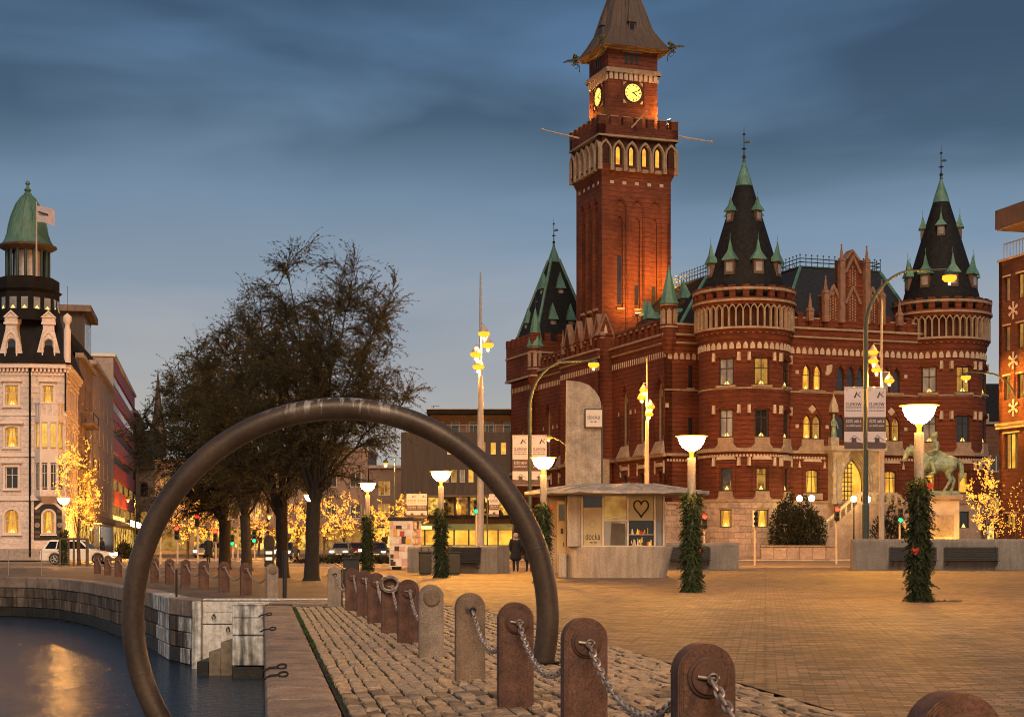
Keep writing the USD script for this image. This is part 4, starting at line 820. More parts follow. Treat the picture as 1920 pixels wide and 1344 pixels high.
# ------------------------------------------------------------------ concrete walls with benches
def bench_wall(xl, yl, xr, yr, H, label, seats, D=1.1):
    a, b = np.array([xl, yl]), np.array([xr, yr]); d = b - a; L = np.linalg.norm(d); rz = math.degrees(math.atan2(d[1], d[0]))
    t = thing('concrete_wall', label, 'wall', (*a, 0), rz); r = .16
    prof = Polygon([(0, 0), (D, 0), (D, H - r)] + [(D - r + r * math.cos(q), H - r + r * math.sin(q)) for q in np.linspace(0, np.pi / 2, 6)][1:] + [(r - r * math.sin(q), H - r + r * math.cos(q)) for q in np.linspace(0, np.pi / 2, 6)])
    n = max(1, int(round(L / 2.2)))
    for k in range(n):
        x0, x1 = L * k / n + .004, L * (k + 1) / n - .004
        obj('wall_section', MB().poly(prof, x0, x1, lambda v: np.c_[v[:, 2], v[:, 0], v[:, 1]]), 'concrete_wall', t, smooth=40)
    for i, (s0, s1, lab) in enumerate(seats):
        o = a + d / L * s0; bt = thing('wall_bench', lab, 'bench', (*o, 0), rz, 'dark slatted benches on the concrete walls'); w = s1 - s0
        for k in range(6): obj('seat_slat', MB().box((w / 2, -.12 - .085 * k, .45 + .008 * abs(k - 2.5)), (w, .07, .03), ch=.006), 'bench_slat', bt)
        for k in range(7): obj('back_slat', MB().box((w / 2, -.10 + .03 - .011 * (6 - k), .56 + .085 * k), (w, .03, .07), ch=.006), 'bench_slat', bt)
        for x in (.12, w - .12):
            obj('bracket', MB().tube([(x, -.55, .43), (x, -.45, .30), (x, -.1, .22), (x, .0, .24)], .02, 6), 'bench_slat', bt); obj('side_frame', MB().tube([(x, -.56, .44), (x, -.12, .43), (x, -.06, .6), (x, -.03, 1.15)], .022, 6), 'bench_slat', bt)
bench_wall(16.6, 78.0, 30, 76.5, 1.50, 'long concrete wall with two dark benches at the right edge', [(1.75, 4.0, 'dark slatted bench beside the nearest garland'), (4.35, 6.9, 'dark slatted bench at the right edge of the plaza wall')])
bench_wall(6.9, 79.6, 11.25, 79.3, 1.33, 'concrete wall right of the kiosk', [(.75, 2.95, 'dark slatted bench right of the kiosk')])
bench_wall(-4.62, 70.6, -.64, 68.4, 1.18, 'concrete wall behind the litter bins, seen inside the ring', [(2.3, 3.8, 'curved dark bench near the right end of the wall seen inside the ring')])
def bin_parts(t, w, h):
    obj('body', MB().box((0, 0, h * .48), (w, w * .9, h * .86), ch=.02), 'iron_dark', t); obj('lid', MB().box((0, 0, h * .94), (w * 1.12, w * 1.02, h * .06), ch=.01), 'iron_dark', t)
    for x in (-w * .3, w * .3): obj('hood_post', MB().tube([(x, 0, h * .95), (x, 0, h * 1.12)], .018, 6), 'iron_dark', t)
    obj('hood', MB().box((0, 0, h * 1.13), (w * .9, w * .5, .03)), 'iron_dark', t); obj('plinth', MB().box((0, 0, .03), (w * .85, w * .8, .06)), 'iron_dark', t)
p = gp(658, 1099); b1 = thing('litter_bin', 'black litter bin behind the near bollards', 'litter bin', p, 8, 'black litter bins'); bin_parts(b1, .46, .88)
for px, lab in ((797, 'black litter bin left of the lamp inside the ring'), (851, 'black litter bin right of the lamp inside the ring')):
    dup(b1, lab, ((px - HX) * 65.5 / F, 65.5, 0), 5, None, 1.12)
p = gp(641, 1136); t = thing('slanted_sign', 'black sign post with a slanted plate beside the pale end bollard', 'sign', p)
obj('shaft', MB().tube([(0, 0, 0), (0, 0, .74)], .018, 8), 'iron_dark', t); obj('plate', MB().hull([(-.15, -.06, .86), (.06, -.06, .74), (-.15, .14, .86), (.06, .14, .74), (-.15, -.06, .875), (.06, -.06, .755), (-.15, .14, .875), (.06, .14, .755)]), 'iron_dark', t)

# poster pillar
t = thing('poster_pillar', 'square pillar covered in torn posters under a dark roof', 'poster pillar', ((760 - HX) * 79 / F, 79.0, 0), -17); w2 = .60
obj('body', MB().box((0, 0, 1.28), (2 * w2, 2 * w2, 2.26)), 'paper_white', t); obj('roof', MB().box((0, 0, 2.50), (2 * w2 + .16, 2 * w2 + .16, .17), ch=.03), 'iron_dark', t)
for x in (-.45, .45): obj('leg', MB().box((x, 0, .075), (.16, .9, .15)), 'iron_dark', t)
r2 = np.random.default_rng(11)
for fi, fr in enumerate((Fr((0, -w2, 0), (0, -1, 0)), Fr((w2, 0, 0), (1, 0, 0)))):
    k = 0
    for z in np.arange(.2, 2.3, .36):
        u = -.56
        while u < .45:
            w_ = r2.uniform(.14, .36); h_ = r2.uniform(.16, .46); k += 1
            obj('poster', MB().poly(sbox(u, z, min(u + w_, .58), min(z + h_, 2.36)), .002 + .0015 * k, .003 + .0015 * k, fr), ('paper_white', 'paper_pink', 'paper_white', 'paper_white', 'paper_dark', 'paper_pink', 'paper_white', 'paper_dark', 'paper_white', 'paper_pink', 'paper_yellow', 'paper_red')[r2.integers(12)], t); u += w_ * .9
# parking ticket machine
t = thing('ticket_machine', 'dark ticket machine with two lit panels between the willow trunks', 'ticket machine', gp(505, 1062)); obj('body', MB().box((0, 0, .45), (.52, .3, .9), ch=.02), 'iron_dark', t); obj('head', MB().hull([(x, y, z) for x, z in ((-.26, .9), (.26, .9), (-.3, 1.45), (.3, 1.45), (-.2, 1.72), (.2, 1.72)) for y in (-.14, .14)]), 'iron_dark', t)
for z in (.45, .78): obj('lit_panel', MB().box((0, -.155, z), (.36, .012, .17)), 'panel_light', t)
# ------------------------------------------------------------------ the brick town hall (own space: x along the front, y backwards)
TH = thing('town_hall', 'red brick gothic town hall with tall clock tower and conical corner turrets', 'town hall', (21.1, 145.5, 0), math.degrees(math.atan2(.333, .943)))
FRONT = Fr((0, -1.85, 0), (0, -1, 0)); WING = Fr((-5.05, 0, 0), (-1, 0, 0)); RET = Fr((0, 5.8, 0), (0, -1, 0))   # on WING, along = -y
TA = [-140.5, -95.2, -50, -5]              # window directions on the round turrets

def ring_band(t, name, r, z0, z1, mt, a0=0, a1=360, n=48, c=(0, 0)):
    obj(name, MB().lathe([(r - .3, z0), (r, z0), (r, z1), (r - .3, z1 + .06)], n, (c[0], c[1], 0)), mt, t)
def cyl_wall(mb, r, zs, z_lo, z_hi, opens, c, n=72, depth=.35):
    angs = sorted(set(list(np.linspace(-180, 180, n + 1)) + [a for o in opens for a in o[:2]])); zz_ = sorted(set([z_lo, z_hi] + [z for o in opens for z in o[2:4]]))
    P = lambda a, z, rr=r: (c[0] + rr * math.cos(math.radians(a)), c[1] + rr * math.sin(math.radians(a)), z)
    for a0, a1 in zip(angs[:-1], angs[1:]):
        for z0, z1 in zip(zz_[:-1], zz_[1:]):
            am, zm = (a0 + a1) / 2, (z0 + z1) / 2
            if any(o[0] < am < o[1] and o[2] < zm < o[3] for o in opens): continue
            mb.add([P(a0, z0), P(a1, z0), P(a1, z1), P(a0, z1)], [(0, 1, 2, 3)])
    for o in opens:
        a0, a1, z0, z1 = o[:4]; ri = r - depth
        mb.add([P(a0, z0), P(a0, z0, ri), P(a0, z1, ri), P(a0, z1)], [(0, 3, 2, 1)]); mb.add([P(a1, z0), P(a1, z0, ri), P(a1, z1, ri), P(a1, z1)], [(0, 1, 2, 3)])
        mb.add([P(a0, z0), P(a1, z0), P(a1, z0, ri), P(a0, z0, ri)], [(0, 1, 2, 3)]); mb.add([P(a0, z1), P(a1, z1), P(a1, z1, ri), P(a0, z1, ri)], [(0, 3, 2, 1)])
def arcade_arch(w, h, th, proud, fr, u, z0):      # one pointed stone arch on two thin shafts
    o = shape(u, z0, w, h, 'point'); i = shape(u, z0 - .05, w - 2 * th, h - th * 1.2, 'point'); return MB().poly(o.difference(i), 0, proud, fr)
def spire(t, c, z, h, s=1.0, vane=True, name='finial'):
    m = MB(); x, y = c
    m.lathe([(.16 * s, z), (.09 * s, z + .25 * s), (.2 * s, z + .45 * s), (.07 * s, z + .6 * s), (.05 * s, z + h * .35), (.26 * s, z + h * .36), (.05 * s, z + h * .40), (.035 * s, z + h * .74), (.15 * s, z + h * .78), (.03 * s, z + h * .82), (.01, z + h)], 8, (x, y, 0))
    if vane: m.hull([(x, y, z + h * .55), (x + .55 * s, y - .1, z + h * .58), (x + .5 * s, y - .1, z + h * .53), (x, y, z + h * .52), (x + .3 * s, y, z + h * .62), (x, y + .02, z + h * .55)])
    obj(name, m, 'iron_dark', t)
def dormer(t, c, ang, r, z, w=1.15, h=1.8, lit=False):
    a = math.radians(ang); o = np.array([c[0] + r * math.cos(a), c[1] + r * math.sin(a), 0]); fr = Fr(o, (math.cos(a), math.sin(a)))
    b = obj('dormer', MB().poly(sbox(-w * .38, z - w * 1.05, w * .38, z), -1.2, .02, fr), 'copper_brown', t)
    obj('dormer_window', MB().poly(sbox(-w * .24, z - w * .85, w * .24, z - w * .2), .02, .04, fr), 'pane_pale', b)
    v = [fr.p(-w * .56, z - .02, .22), fr.p(w * .56, z - .02, .22), fr.p(w * .56, z - .02, -.75), fr.p(-w * .56, z - .02, -.75), fr.p(-w * .16, z + h * .4, .0), fr.p(w * .16, z + h * .4, .0), fr.p(w * .16, z + h * .4, -.4), fr.p(-w * .16, z + h * .4, -.4), fr.p(0, z + h, -.15)]
    obj('dormer_cap', MB().add(v, [(0, 1, 5, 4), (1, 2, 6, 5), (2, 3, 7, 6), (3, 0, 4, 7), (3, 2, 1, 0)]).add([v[4], v[5], v[6], v[7], v[8]], [(0, 1, 4), (1, 2, 4), (2, 3, 4), (3, 0, 4)]).tube([v[8], v[8] + np.array([0, 0, .45])], [.03, .01], 5), 'copper_green', b)

def stone_course(t, fr, u0, u1, z0=.15, z1=5.0, rows=9, Lm=.95, skip=(), bend=None, seed=1):
    r = np.random.default_rng(seed); h = (z1 - z0) / rows
    for k in range(rows):
        n = max(1, int(round((u1 - u0) / Lm))); cuts = np.linspace(u0, u1, n + 1)
        if k % 2: cuts = np.r_[u0, (cuts[:-1] + cuts[1:]) / 2, u1]
        for a, b in zip(cuts[:-1], cuts[1:]):
            za, zb = z0 + k * h, z0 + (k + 1) * h; pg = sbox(a + .018, za + .018, b - .018, zb - .018)
            for s_ in skip: pg = pg.difference(sbox(*s_))
            if pg.area < .05: continue
            d = .05 + r.uniform(0, .035)
            for g in getattr(pg, 'geoms', [pg]):
                if g.area < .05: continue
                m = MB().poly(g, -.1, d, fr)
                if bend: v, f = m.arr(); m = MB().add(bend(v), f)
                obj('stone_block', m, 'granite_base', t)

def turret(c, lits, phase, seed):
    r = 4.1; t = TH
    opens = []; z2 = (15.35, 17.75); z1 = (10.75, 13.2); z0 = (6.0, 8.0); zb = (2.75, 4.3)
    for a in TA:
        for (lo, hi), hw in ((z2, 10.3), (z1, 9.6), (z0, 7.6)): opens.append((a - hw, a + hw, lo, hi))
    mb = MB(); cyl_wall(mb, r, None, 5.2, 20.4, opens, c); obj('turret_wall', mb, 'brick_red', t, smooth=30)
    ob = [(a - 7.6, a + 7.6, zb[0], zb[1]) for a in TA]; mb = MB(); cyl_wall(mb, r + .12, None, 0, 5.0, ob, c); obj('turret_base', mb, 'granite_base', t, smooth=30)
    i = 0
    for a in TA[:4]:
        ar = math.radians(a); n = (math.cos(ar), math.sin(ar)); fr = Fr((c[0] + (r - .02) * n[0], c[1] + (r - .02) * n[1], 0), n)
        l = lits[a] if a in lits else ('dark', 'dark', 'dark', 'dark')
        for (lo, hi), w, l_, mull, tr, kind in ((z2, 1.36, l[0], 1, .62, 'rect'), (z1, 1.26, l[1], 1, .7, 'rect'), (z0, 1.02, l[2], 0, .72, 'rect')):
            window(t, fr, 0, lo, w, hi - lo, kind, l_, .22, mull, tr, .09, candle=l_ in ('dark', 'pale', 'warm') and a < -40)
        frb = Fr((c[0] + (r + .10) * n[0], c[1] + (r + .10) * n[1], 0), n); window(t, frb, 0, zb[0], 1.05, zb[1] - zb[0], 'rect', l[3], .15, 0, 0, .07, candle=True)
        tr1 = Polygon([(-1.05, 9.75), (1.05, 9.75), (.72, 10.15), (.72, 10.7), (-.72, 10.7), (-.72, 10.15)]); obj('window_sill', MB().poly(tr1, -.25, .16, fr), 'sandstone', t)
        tr0 = Polygon([(-.9, 5.15), (.9, 5.15), (.68, 5.5), (.62, 5.95), (-.62, 5.95), (-.68, 5.5)]); obj('window_sill', MB().poly(tr0, -.25, .2, fr), 'sandstone', t)
        obj('window_sill', MB().poly(sbox(-.95, 15.15, .95, 15.33), -.25, .18, fr), 'sandstone', t)
        obj('window_hood', MB().poly(Polygon([(-.95, 8.75), (.95, 8.75), (.8, 9.0), (.4, 9.1), (-.4, 9.1), (-.8, 9.0)]), -.2, .14, fr), 'stone_white', t)
        obj('brick_surround', MB().poly(sbox(-.92, 5.96, .92, 8.74).difference(sbox(-.66, 5.9, .66, 8.22)), -.25, .05, fr), 'brick_red', t)
        for z, dz in ((17.5, .75), (12.85, .75), (8.2, .75)):
            for s_ in (-1, 1): obj('corner_stone', MB().poly(Polygon([(s_ * 1.2 - .14, z), (s_ * 1.2 + .14, z), (s_ * 1.2 + .12, z + dz), (s_ * 1.2 - .1, z + dz)]), -.25, .1, fr), 'stone_white', t)
        obj('brick_arch', MB().poly(LineString([(-.95, 17.75), (-.8, 17.95), (0, 18.12), (.8, 17.95), (.95, 17.75)]).buffer(.1), -.25, .09, fr), 'brick_red', t)
        obj('brick_arch', MB().poly(LineString([(-.9, 13.2), (-.6, 13.42), (0, 13.5), (.6, 13.42), (.9, 13.2)]).buffer(.1), -.25, .09, fr), 'brick_red', t)
    def bend(v):                                   # base blocks follow the round wall
        o = v[:, 0] / 4.22; rr = 4.22 + v[:, 2]; return np.c_[c[0] + rr * np.cos(o), c[1] + rr * np.sin(o), v[:, 1]]
    flat = lambda v: v
    class BF:
        def __call__(s, v): return v
    sk = [(math.radians(a) * 4.22 - .62, zb[0] - .06, math.radians(a) * 4.22 + .62, zb[1] + .12) for a in TA]
    if seed == 1: stone_course(t, BF(), math.radians(-188) * 4.22, math.radians(-70) * 4.22, skip=sk, bend=bend, seed=seed, rows=9, Lm=1.0)
    for z0_, z1_, rr, mt in ((5.0, 5.22, 4.34, 'sandstone'), (9.45, 9.75, 4.34, 'sandstone'), (15.0, 15.14, 4.16, 'sandstone'), (20.30, 20.48, 4.55, 'sandstone'), (22.72, 22.92, 4.72, 'sandstone')): ring_band(t, 'ledge', rr, z0_, z1_, mt, c=c, n=64)
    for nm, z, w, h, num, mt, rr in (('stone_teeth', 18.55, .42, .62, 42, 'stone_white', 4.13), ('stone_teeth', 9.0, .2, .24, 84, 'stone_white', 4.13), ('corbels', 19.95, .22, .34, 42, 'sandstone', 4.3)):
        mb = MB()
        for k in range(num):
            a = 2 * math.pi * (k + .5) / num; n = (math.cos(a), math.sin(a)); fr = Fr((c[0] + rr * n[0], c[1] + rr * n[1], 0), n)
            mb.poly(shape(0, z, w, h, 'point') if nm != 'corbels' else sbox(-w / 2, z, w / 2, z + h), -.2, .05, fr)
        obj(nm, mb, mt, t, kind='stuff')
    obj('corbel_ring', MB().lathe([(4.1, 19.3), (4.22, 19.6), (4.22, 19.9), (4.36, 20.0), (4.5, 20.3), (4.5, 20.48), (4.0, 20.5)], 64, (*c, 0)), 'brick_red', t, smooth=30)
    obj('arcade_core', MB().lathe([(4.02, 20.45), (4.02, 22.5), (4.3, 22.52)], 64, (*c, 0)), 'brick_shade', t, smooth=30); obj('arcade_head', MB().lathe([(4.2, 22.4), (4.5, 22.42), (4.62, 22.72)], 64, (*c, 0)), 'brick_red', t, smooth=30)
    num = 44
    for k in range(num):
        a = 2 * math.pi * k / num
        if math.degrees(a) > 20 and math.degrees(a) < 150: continue
        n = (math.cos(a), math.sin(a)); fr = Fr((c[0] + 4.22 * n[0], c[1] + 4.22 * n[1], 0), n)
        obj('arcade_arch', arcade_arch(.64, 2.02, .075, .30, fr, 0, 20.48), 'sandstone', t)
    mb = MB(); num = 24
    for k in range(num):
        a = 2 * math.pi * (k + phase) / num; n = (math.cos(a), math.sin(a)); fr = Fr((c[0] + 4.62 * n[0], c[1] + 4.62 * n[1], 0), n)
        obj('battlement_pier', MB().poly(sbox(-.28, 22.92, .28, 24.05), -.35, 0, fr).poly(sbox(-.34, 23.98, .34, 24.16), -.4, .05, fr), 'brick_red', t)
    obj('battlement_cap', MB().lathe([(4.28, 23.72), (4.66, 23.72), (4.68, 23.95), (4.28, 23.98), (4.28, 23.72)], 64, (*c, 0)), 'sandstone', t)
    obj('parapet_wall', MB().lathe([(4.62, 22.92), (4.62, 23.08), (4.3, 23.10), (4.25, 22.95)], 64, (*c, 0)), 'brick_red', t)
    obj('cone_roof', MB().lathe([(4.1, 22.9), (3.72, 23.9), (3.45, 25.0), (.74, 33.9)], 40, (*c, 0)), 'slate', t, smooth=30)
    cap = obj('cone_tip', MB().lathe([(.80, 33.75), (.66, 34.3), (.0, 36.3)], 20, (*c, 0)), 'copper_green', t, smooth=30)
    spire(t, c, 36.0, 3.2)
    rad = lambda z: 3.45 - (z - 25.0) * (3.45 - .74) / 8.9
    for k in range(8): dormer(t, c, TA[0] - 22 + 45 * k + (12 if seed == 2 else 22.5), rad(26.2) + .30, 26.6, 1.25, 1.95)
    for k in range(4): dormer(t, c, -117.7 + 45 + 90 * k + (38 if seed == 2 else 0), rad(31) + .25, 31.3, .95, 1.4)
turret((0, 0), {TA[0]: ('pale', 'pale', 'dark', 'lit'), TA[1]: ('warm', 'dark', 'warm', 'lit'), -50: ('dark', 'dark', 'dark', 'dark')}, .3, 1)
turret((21.0, 0), {TA[0]: ('pale', 'pale', 'lit', 'dark'), TA[1]: ('warm', 'dark', 'lit', 'dark')}, .0, 2)

# front between the turrets
holes, hw = [], []
def fwin(cx, z0, w, h, kind, lit, **k):
    holes.append(shape(cx, z0, w, h, kind)); hw.append((cx, z0, w, h, kind, lit, k))
for x in (5.38, 6.52): fwin(x, 15.3, .82, 2.3, 'point', 'lit', mull=0, trans=.58, candle=True)
for x in (5.46, 6.44): fwin(x, 10.85, .86, 2.2, 'point', 'lit' if x < 6 else 'warm', mull=0, trans=.62, candle=True)
fwin(5.97, 5.9, 1.3, 2.15, 'seg', 'lit', mull=1, trans=.7)
for x in (8.9, 9.95, 11.0): fwin(x, 15.3, .82, 2.3, 'point', 'dark', mull=0, trans=.55)
holes.append(shape(10.15, 4.9, 2.3, 4.1, 'point'))
for x in (8.9, 9.95, 11.0): fwin(x, 10.85, .82, 2.3, 'point', 'dark', mull=0, trans=.55)
for x in (13.75, 14.85): fwin(x, 15.3, .82, 2.3, 'point', 'pale' if x < 14 else 'dark', mull=0, trans=.55)
for x in (13.8, 14.8): fwin(x, 10.85, .86, 2.2, 'point', 'warm', mull=0, trans=.62, candle=True)
fwin(14.2, 5.9, 1.3, 2.15, 'seg', 'lit', mull=1, trans=.7)
wall(TH, FRONT, sbox(3.4, 5.0, 17.8, 20.3), holes, .5, 'brick_red', 'front_wall')
for a in hw: window(TH, FRONT, *a[:6], recess=.22, fw=.085, **a[6])
obj('base_wall', MB().poly(sbox(3.4, 0, 17.8, 5.0), -.6, .10, FRONT), 'granite_base', TH)
for z0, z1, d in ((5.0, 5.2, .22), (9.5, 9.75, .20), (15.0, 15.14, .08), (20.0, 20.2, .16), (20.75, 20.95, .38)): obj('ledge', MB().poly(sbox(3.4, z0, 17.8, z1), -.3, d, FRONT), 'sandstone', TH)
obj('cornice', MB().poly(sbox(3.4, 20.2, 17.8, 20.75), -.3, .24, FRONT), 'brick_red', TH)
mb = MB()
for k in range(23): mb.poly(shape(3.9 + .62 * k, 18.55, .42, .62, 'point'), -.1, .05, FRONT)
obj('stone_teeth', mb, 'stone_white', TH, kind='stuff'); mb = MB()
for k in range(46):
    x = 3.8 + .31 * k
    if 7.3 < x < 13: continue
    mb.poly(shape(x, 9.0, .2, .24, 'point'), -.1, .05, FRONT)
obj('stone_teeth', mb, 'stone_white', TH, kind='stuff')
for cx in (5.95, 14.3):
    obj('window_sill', MB().poly(Polygon([(cx - 1.5, 9.76), (cx + 1.5, 9.76), (cx + 1.15, 10.2), (cx + 1.1, 10.8), (cx - 1.1, 10.8), (cx - 1.15, 10.2)]), -.2, .18, FRONT), 'sandstone', TH)
    obj('window_hood', MB().poly(Polygon([(cx - .95, 8.75), (cx + .95, 8.75), (cx + .8, 9.0), (cx - .8, 9.0)]), -.2, .14, FRONT), 'stone_white', TH)
    obj('brick_surround', MB().poly(sbox(cx - 1.0, 5.5, cx + 1.0, 8.74).difference(sbox(cx - .75, 5.4, cx + .75, 8.3)), -.2, .07, FRONT), 'brick_red', TH)
    obj('window_sill', MB().poly(sbox(cx - 1.0, 5.3, cx + 1.0, 5.88), -.2, .22, FRONT), 'sandstone', TH)
    obj('brick_arch', MB().poly(LineString([(cx - 1.15, 12.1), (cx - 1.0, 12.9), (cx - .5, 13.7), (cx, 14.25), (cx + .5, 13.7), (cx + 1.0, 12.9), (cx + 1.15, 12.1)]).buffer(.11), -.2, .12, FRONT), 'brick_red', TH)
    obj('diamond_stone', MB().poly(Polygon([(cx, 13.15), (cx + .4, 13.55), (cx, 13.95), (cx - .4, 13.55)]), -.2, .06, FRONT), 'stone_white', TH)
    for s_ in (-1, 1):
        for z in (11.8, 16.7): obj('corner_stone', MB().poly(sbox(cx + s_ * 1.55 - .16, z, cx + s_ * 1.55 + .16, z + .32), -.2, .05, FRONT), 'stone_white', TH)
        obj('corner_stone', MB().poly(Polygon([(cx + s_ * 1.3 - .14, 8.2), (cx + s_ * 1.3 + .14, 8.2), (cx + s_ * 1.3, 8.9)]), -.2, .08, FRONT), 'stone_white', TH)
for x in (5.38, 6.52, 8.9, 9.95, 11.0, 13.75, 14.85): obj('brick_arch', MB().poly(LineString([(x - .5, 16.6), (x - .42, 17.2), (x, 17.85), (x + .42, 17.2), (x + .5, 16.6)]).buffer(.07), -.2, .1, FRONT), 'brick_red', TH)
obj('shield_stone', MB().poly(Polygon([(7.55, 17.5), (7.95, 17.6), (7.9, 17.1), (7.7, 16.85), (7.5, 17.1)]).buffer(.08), -.1, .08, FRONT), 'stone_white', TH)
obj('window_sill', MB().poly(sbox(4.6, 15.14, 7.3, 15.28), -.2, .15, FRONT), 'sandstone', TH); obj('window_sill', MB().poly(sbox(8.2, 15.14, 11.7, 15.28), -.2, .15, FRONT), 'sandstone', TH); obj('window_sill', MB().poly(sbox(12.9, 15.14, 15.6, 15.28), -.2, .15, FRONT), 'sandstone', TH)
# niches with statues
for x in (8.05, 12.2):
    obj('statue_plinth', MB().poly(sbox(x - .42, 9.75, x + .42, 11.0), -.2, .5, FRONT), 'portal_stone', TH)
    obj('statue_canopy', MB().hull([FRONT.p(x + a, 13.3, d) for a in (-.35, .35) for d in (0, .55)] + [FRONT.p(x, 15.0, .25)] + [FRONT.p(x + a, 13.9, d) for a in (-.3, .3) for d in (0, .5)]), 'portal_stone', TH)
    b = FRONT.p(x, 11.0, .28); obj('niche_figure', MB().lathe([(.0, 0), (.30, 0), (.27, .5), (.2, 1.0), (.26, 1.45), (.14, 1.72), (.09, 1.78), (.15, 1.95), (.12, 2.12), (0, 2.18)], 12, b, scale=(1, .8)).tube([b + (-.24, 0, 1.5), b + (-.3, -.1, 1.1), b + (-.05, -.26, 1.05)], .07, 6).tube([b + (.24, 0, 1.5), b + (.32, -.1, 1.0), b + (.28, -.25, .8)], .07, 6), 'verdigris', TH, smooth=50)
# parapet, pinnacles, gable
mb = MB(); k = 0
for x in np.arange(3.6, 17.8, 1.15):
    obj('parapet_pier', MB().poly(sbox(x - .28, 20.95, x + .28, 22.1), -.4, .0, FRONT).hull([FRONT.p(x + a, 22.1, d) for a in (-.34, .34) for d in (-.45, .1)] + [FRONT.p(x + a, 22.42, d) for a in (-.3, .3) for d in (-.45, -.3)]), 'brick_red', TH)
obj('parapet_wall', MB().poly(sbox(3.4, 20.95, 17.8, 21.75), -.32, -.12, FRONT), 'brick_red', TH); obj('parapet_coping', MB().poly(sbox(3.4, 21.75, 17.8, 21.9), -.4, -.06, FRONT), 'sandstone', TH)
GF = Fr((0, -2.05, 0), (0, -1, 0))
g1 = Polygon([(7.1, 21), (13.0, 21), (13.0, 24.0), (12.2, 24.1), (11.4, 24.6), (11.4, 27.3), (10.75, 27.4), (10.05, 28.2), (9.35, 27.4), (8.75, 27.3), (8.75, 24.6), (7.9, 24.1), (7.1, 24.0)])
lan = [shape(x, 21.6, 1.05, 2.7, 'point') for x in (8.0, 10.05, 12.1)] + [shape(10.05, 24.8, 1.0, 2.3, 'point')]
obj('gable', MB().poly(g1, -.9, 0, GF), 'brick_red', TH)
for q in lan:
    x = q.centroid.x; z0 = q.bounds[1]; top = q.bounds[3]
    obj('tracery_panel', MB().poly(q, 0, .02, GF), 'brick_tower', TH)
    dm = MB()
    for i in range(3):
        for j in range(int((top - z0) / .26)):
            p_ = Polygon([(x - .27 + .27 * i, z0 + .1 + .26 * j + (.13 if i == 1 else 0)), (x - .2 + .27 * i, z0 + .2 + .26 * j + (.13 if i == 1 else 0)), (x - .27 + .27 * i, z0 + .3 + .26 * j + (.13 if i == 1 else 0)), (x - .34 + .27 * i, z0 + .2 + .26 * j + (.13 if i == 1 else 0))])
            if q.buffer(-.08).contains(p_): dm.poly(p_, .02, .05, GF)
    if dm.n: obj('tracery', dm, 'sandstone', TH)
    obj('gablet', MB().poly(LineString([(x - .75, top - .9), (x, top + .55), (x + .75, top - .9)]).buffer(.12), 0, .2, GF), 'gable_stone', TH)
def pinnacle(x, z0, z1, y=-2.3, w=.5):
    obj('pinnacle', MB().box((x, y, (z0 + z1 - 1.5) / 2), (w, w, z1 - 1.5 - z0)).hull([(x + a * w * .62, y + b * w * .62, z1 - 1.5) for a in (-1, 1) for b in (-1, 1)] + [(x + a * w * .4, y + b * w * .4, z1 - 1.2) for a in (-1, 1) for b in (-1, 1)]).lathe([(w * .42, z1 - 1.25), (w * .3, z1 - .75), (w * .1, z1 - .1), (w * .22, z1 - .02), (0, z1 + .1)], 6, (x, y, 0)), 'gable_stone', TH)
for x, zt in ((8.75, 28.6), (11.4, 28.6), (7.1, 25.6), (13.0, 25.6), (5.5, 23.9), (14.9, 23.9)): pinnacle(x, 21.5, zt)
for ln in ([(7.1, 24.0), (7.9, 24.1), (8.75, 24.6)], [(11.4, 24.6), (12.2, 24.1), (13.0, 24.0)], [(9.35, 27.4), (10.05, 28.2), (10.75, 27.4)]): obj('gable_coping', MB().poly(LineString(ln).buffer(.1), -.95, .06, GF), 'gable_stone', TH)
# roofs
def frustum(name, b, t_, z0, z1, mt='slate'):
    (x0, y0, x1, y1), (a0, b0, a1, b1) = b, t_
    V = [(x0, y0, z0), (x1, y0, z0), (x1, y1, z0), (x0, y1, z0), (a0, b0, z1), (a1, b0, z1), (a1, b1, z1), (a0, b1, z1)]
    obj(name, MB().add(V, [(0, 1, 5, 4), (1, 2, 6, 5), (2, 3, 7, 6), (3, 0, 4, 7), (4, 5, 6, 7)]), mt, TH)
    for i in range(4): obj('hip_flashing', MB().tube([V[i], V[i + 4]], .16, 6), 'copper_green', TH)
    P = [np.array(v) for v in V[4:]]
    for i in range(4):
        a, b_ = P[i], P[(i + 1) % 4]; L = np.linalg.norm(b_ - a); n = int(L / .62); mb = MB(); s = np.linspace(0, 1, n + 1)[:, None]; q = a * (1 - s) + b_ * s
        mb.segs(q, q + (0, 0, 1.15), .05, .03, 4); mb.dots(q + (0, 0, 1.22), .11); mb.tube([a + (0, 0, .55), b_ + (0, 0, .55)], .05, 4); mb.tube([a + (0, 0, .9), b_ + (0, 0, .9)], .045, 4); mb.tube([a + (0, 0, .05), b_ + (0, 0, .05)], .13, 4)
        obj('roof_cresting', mb, 'pole_green', TH)
frustum('main_roof', (2.9, -1.2, 18.6, 17), (8.9, 5.5, 17.8, 11), 20.6, 27.8, 'slate_blue')
frustum('wing_roof', (-4.1, 6.5, 9, 40), (2.3, 12.4, 6, 36), 20.6, 27.6)
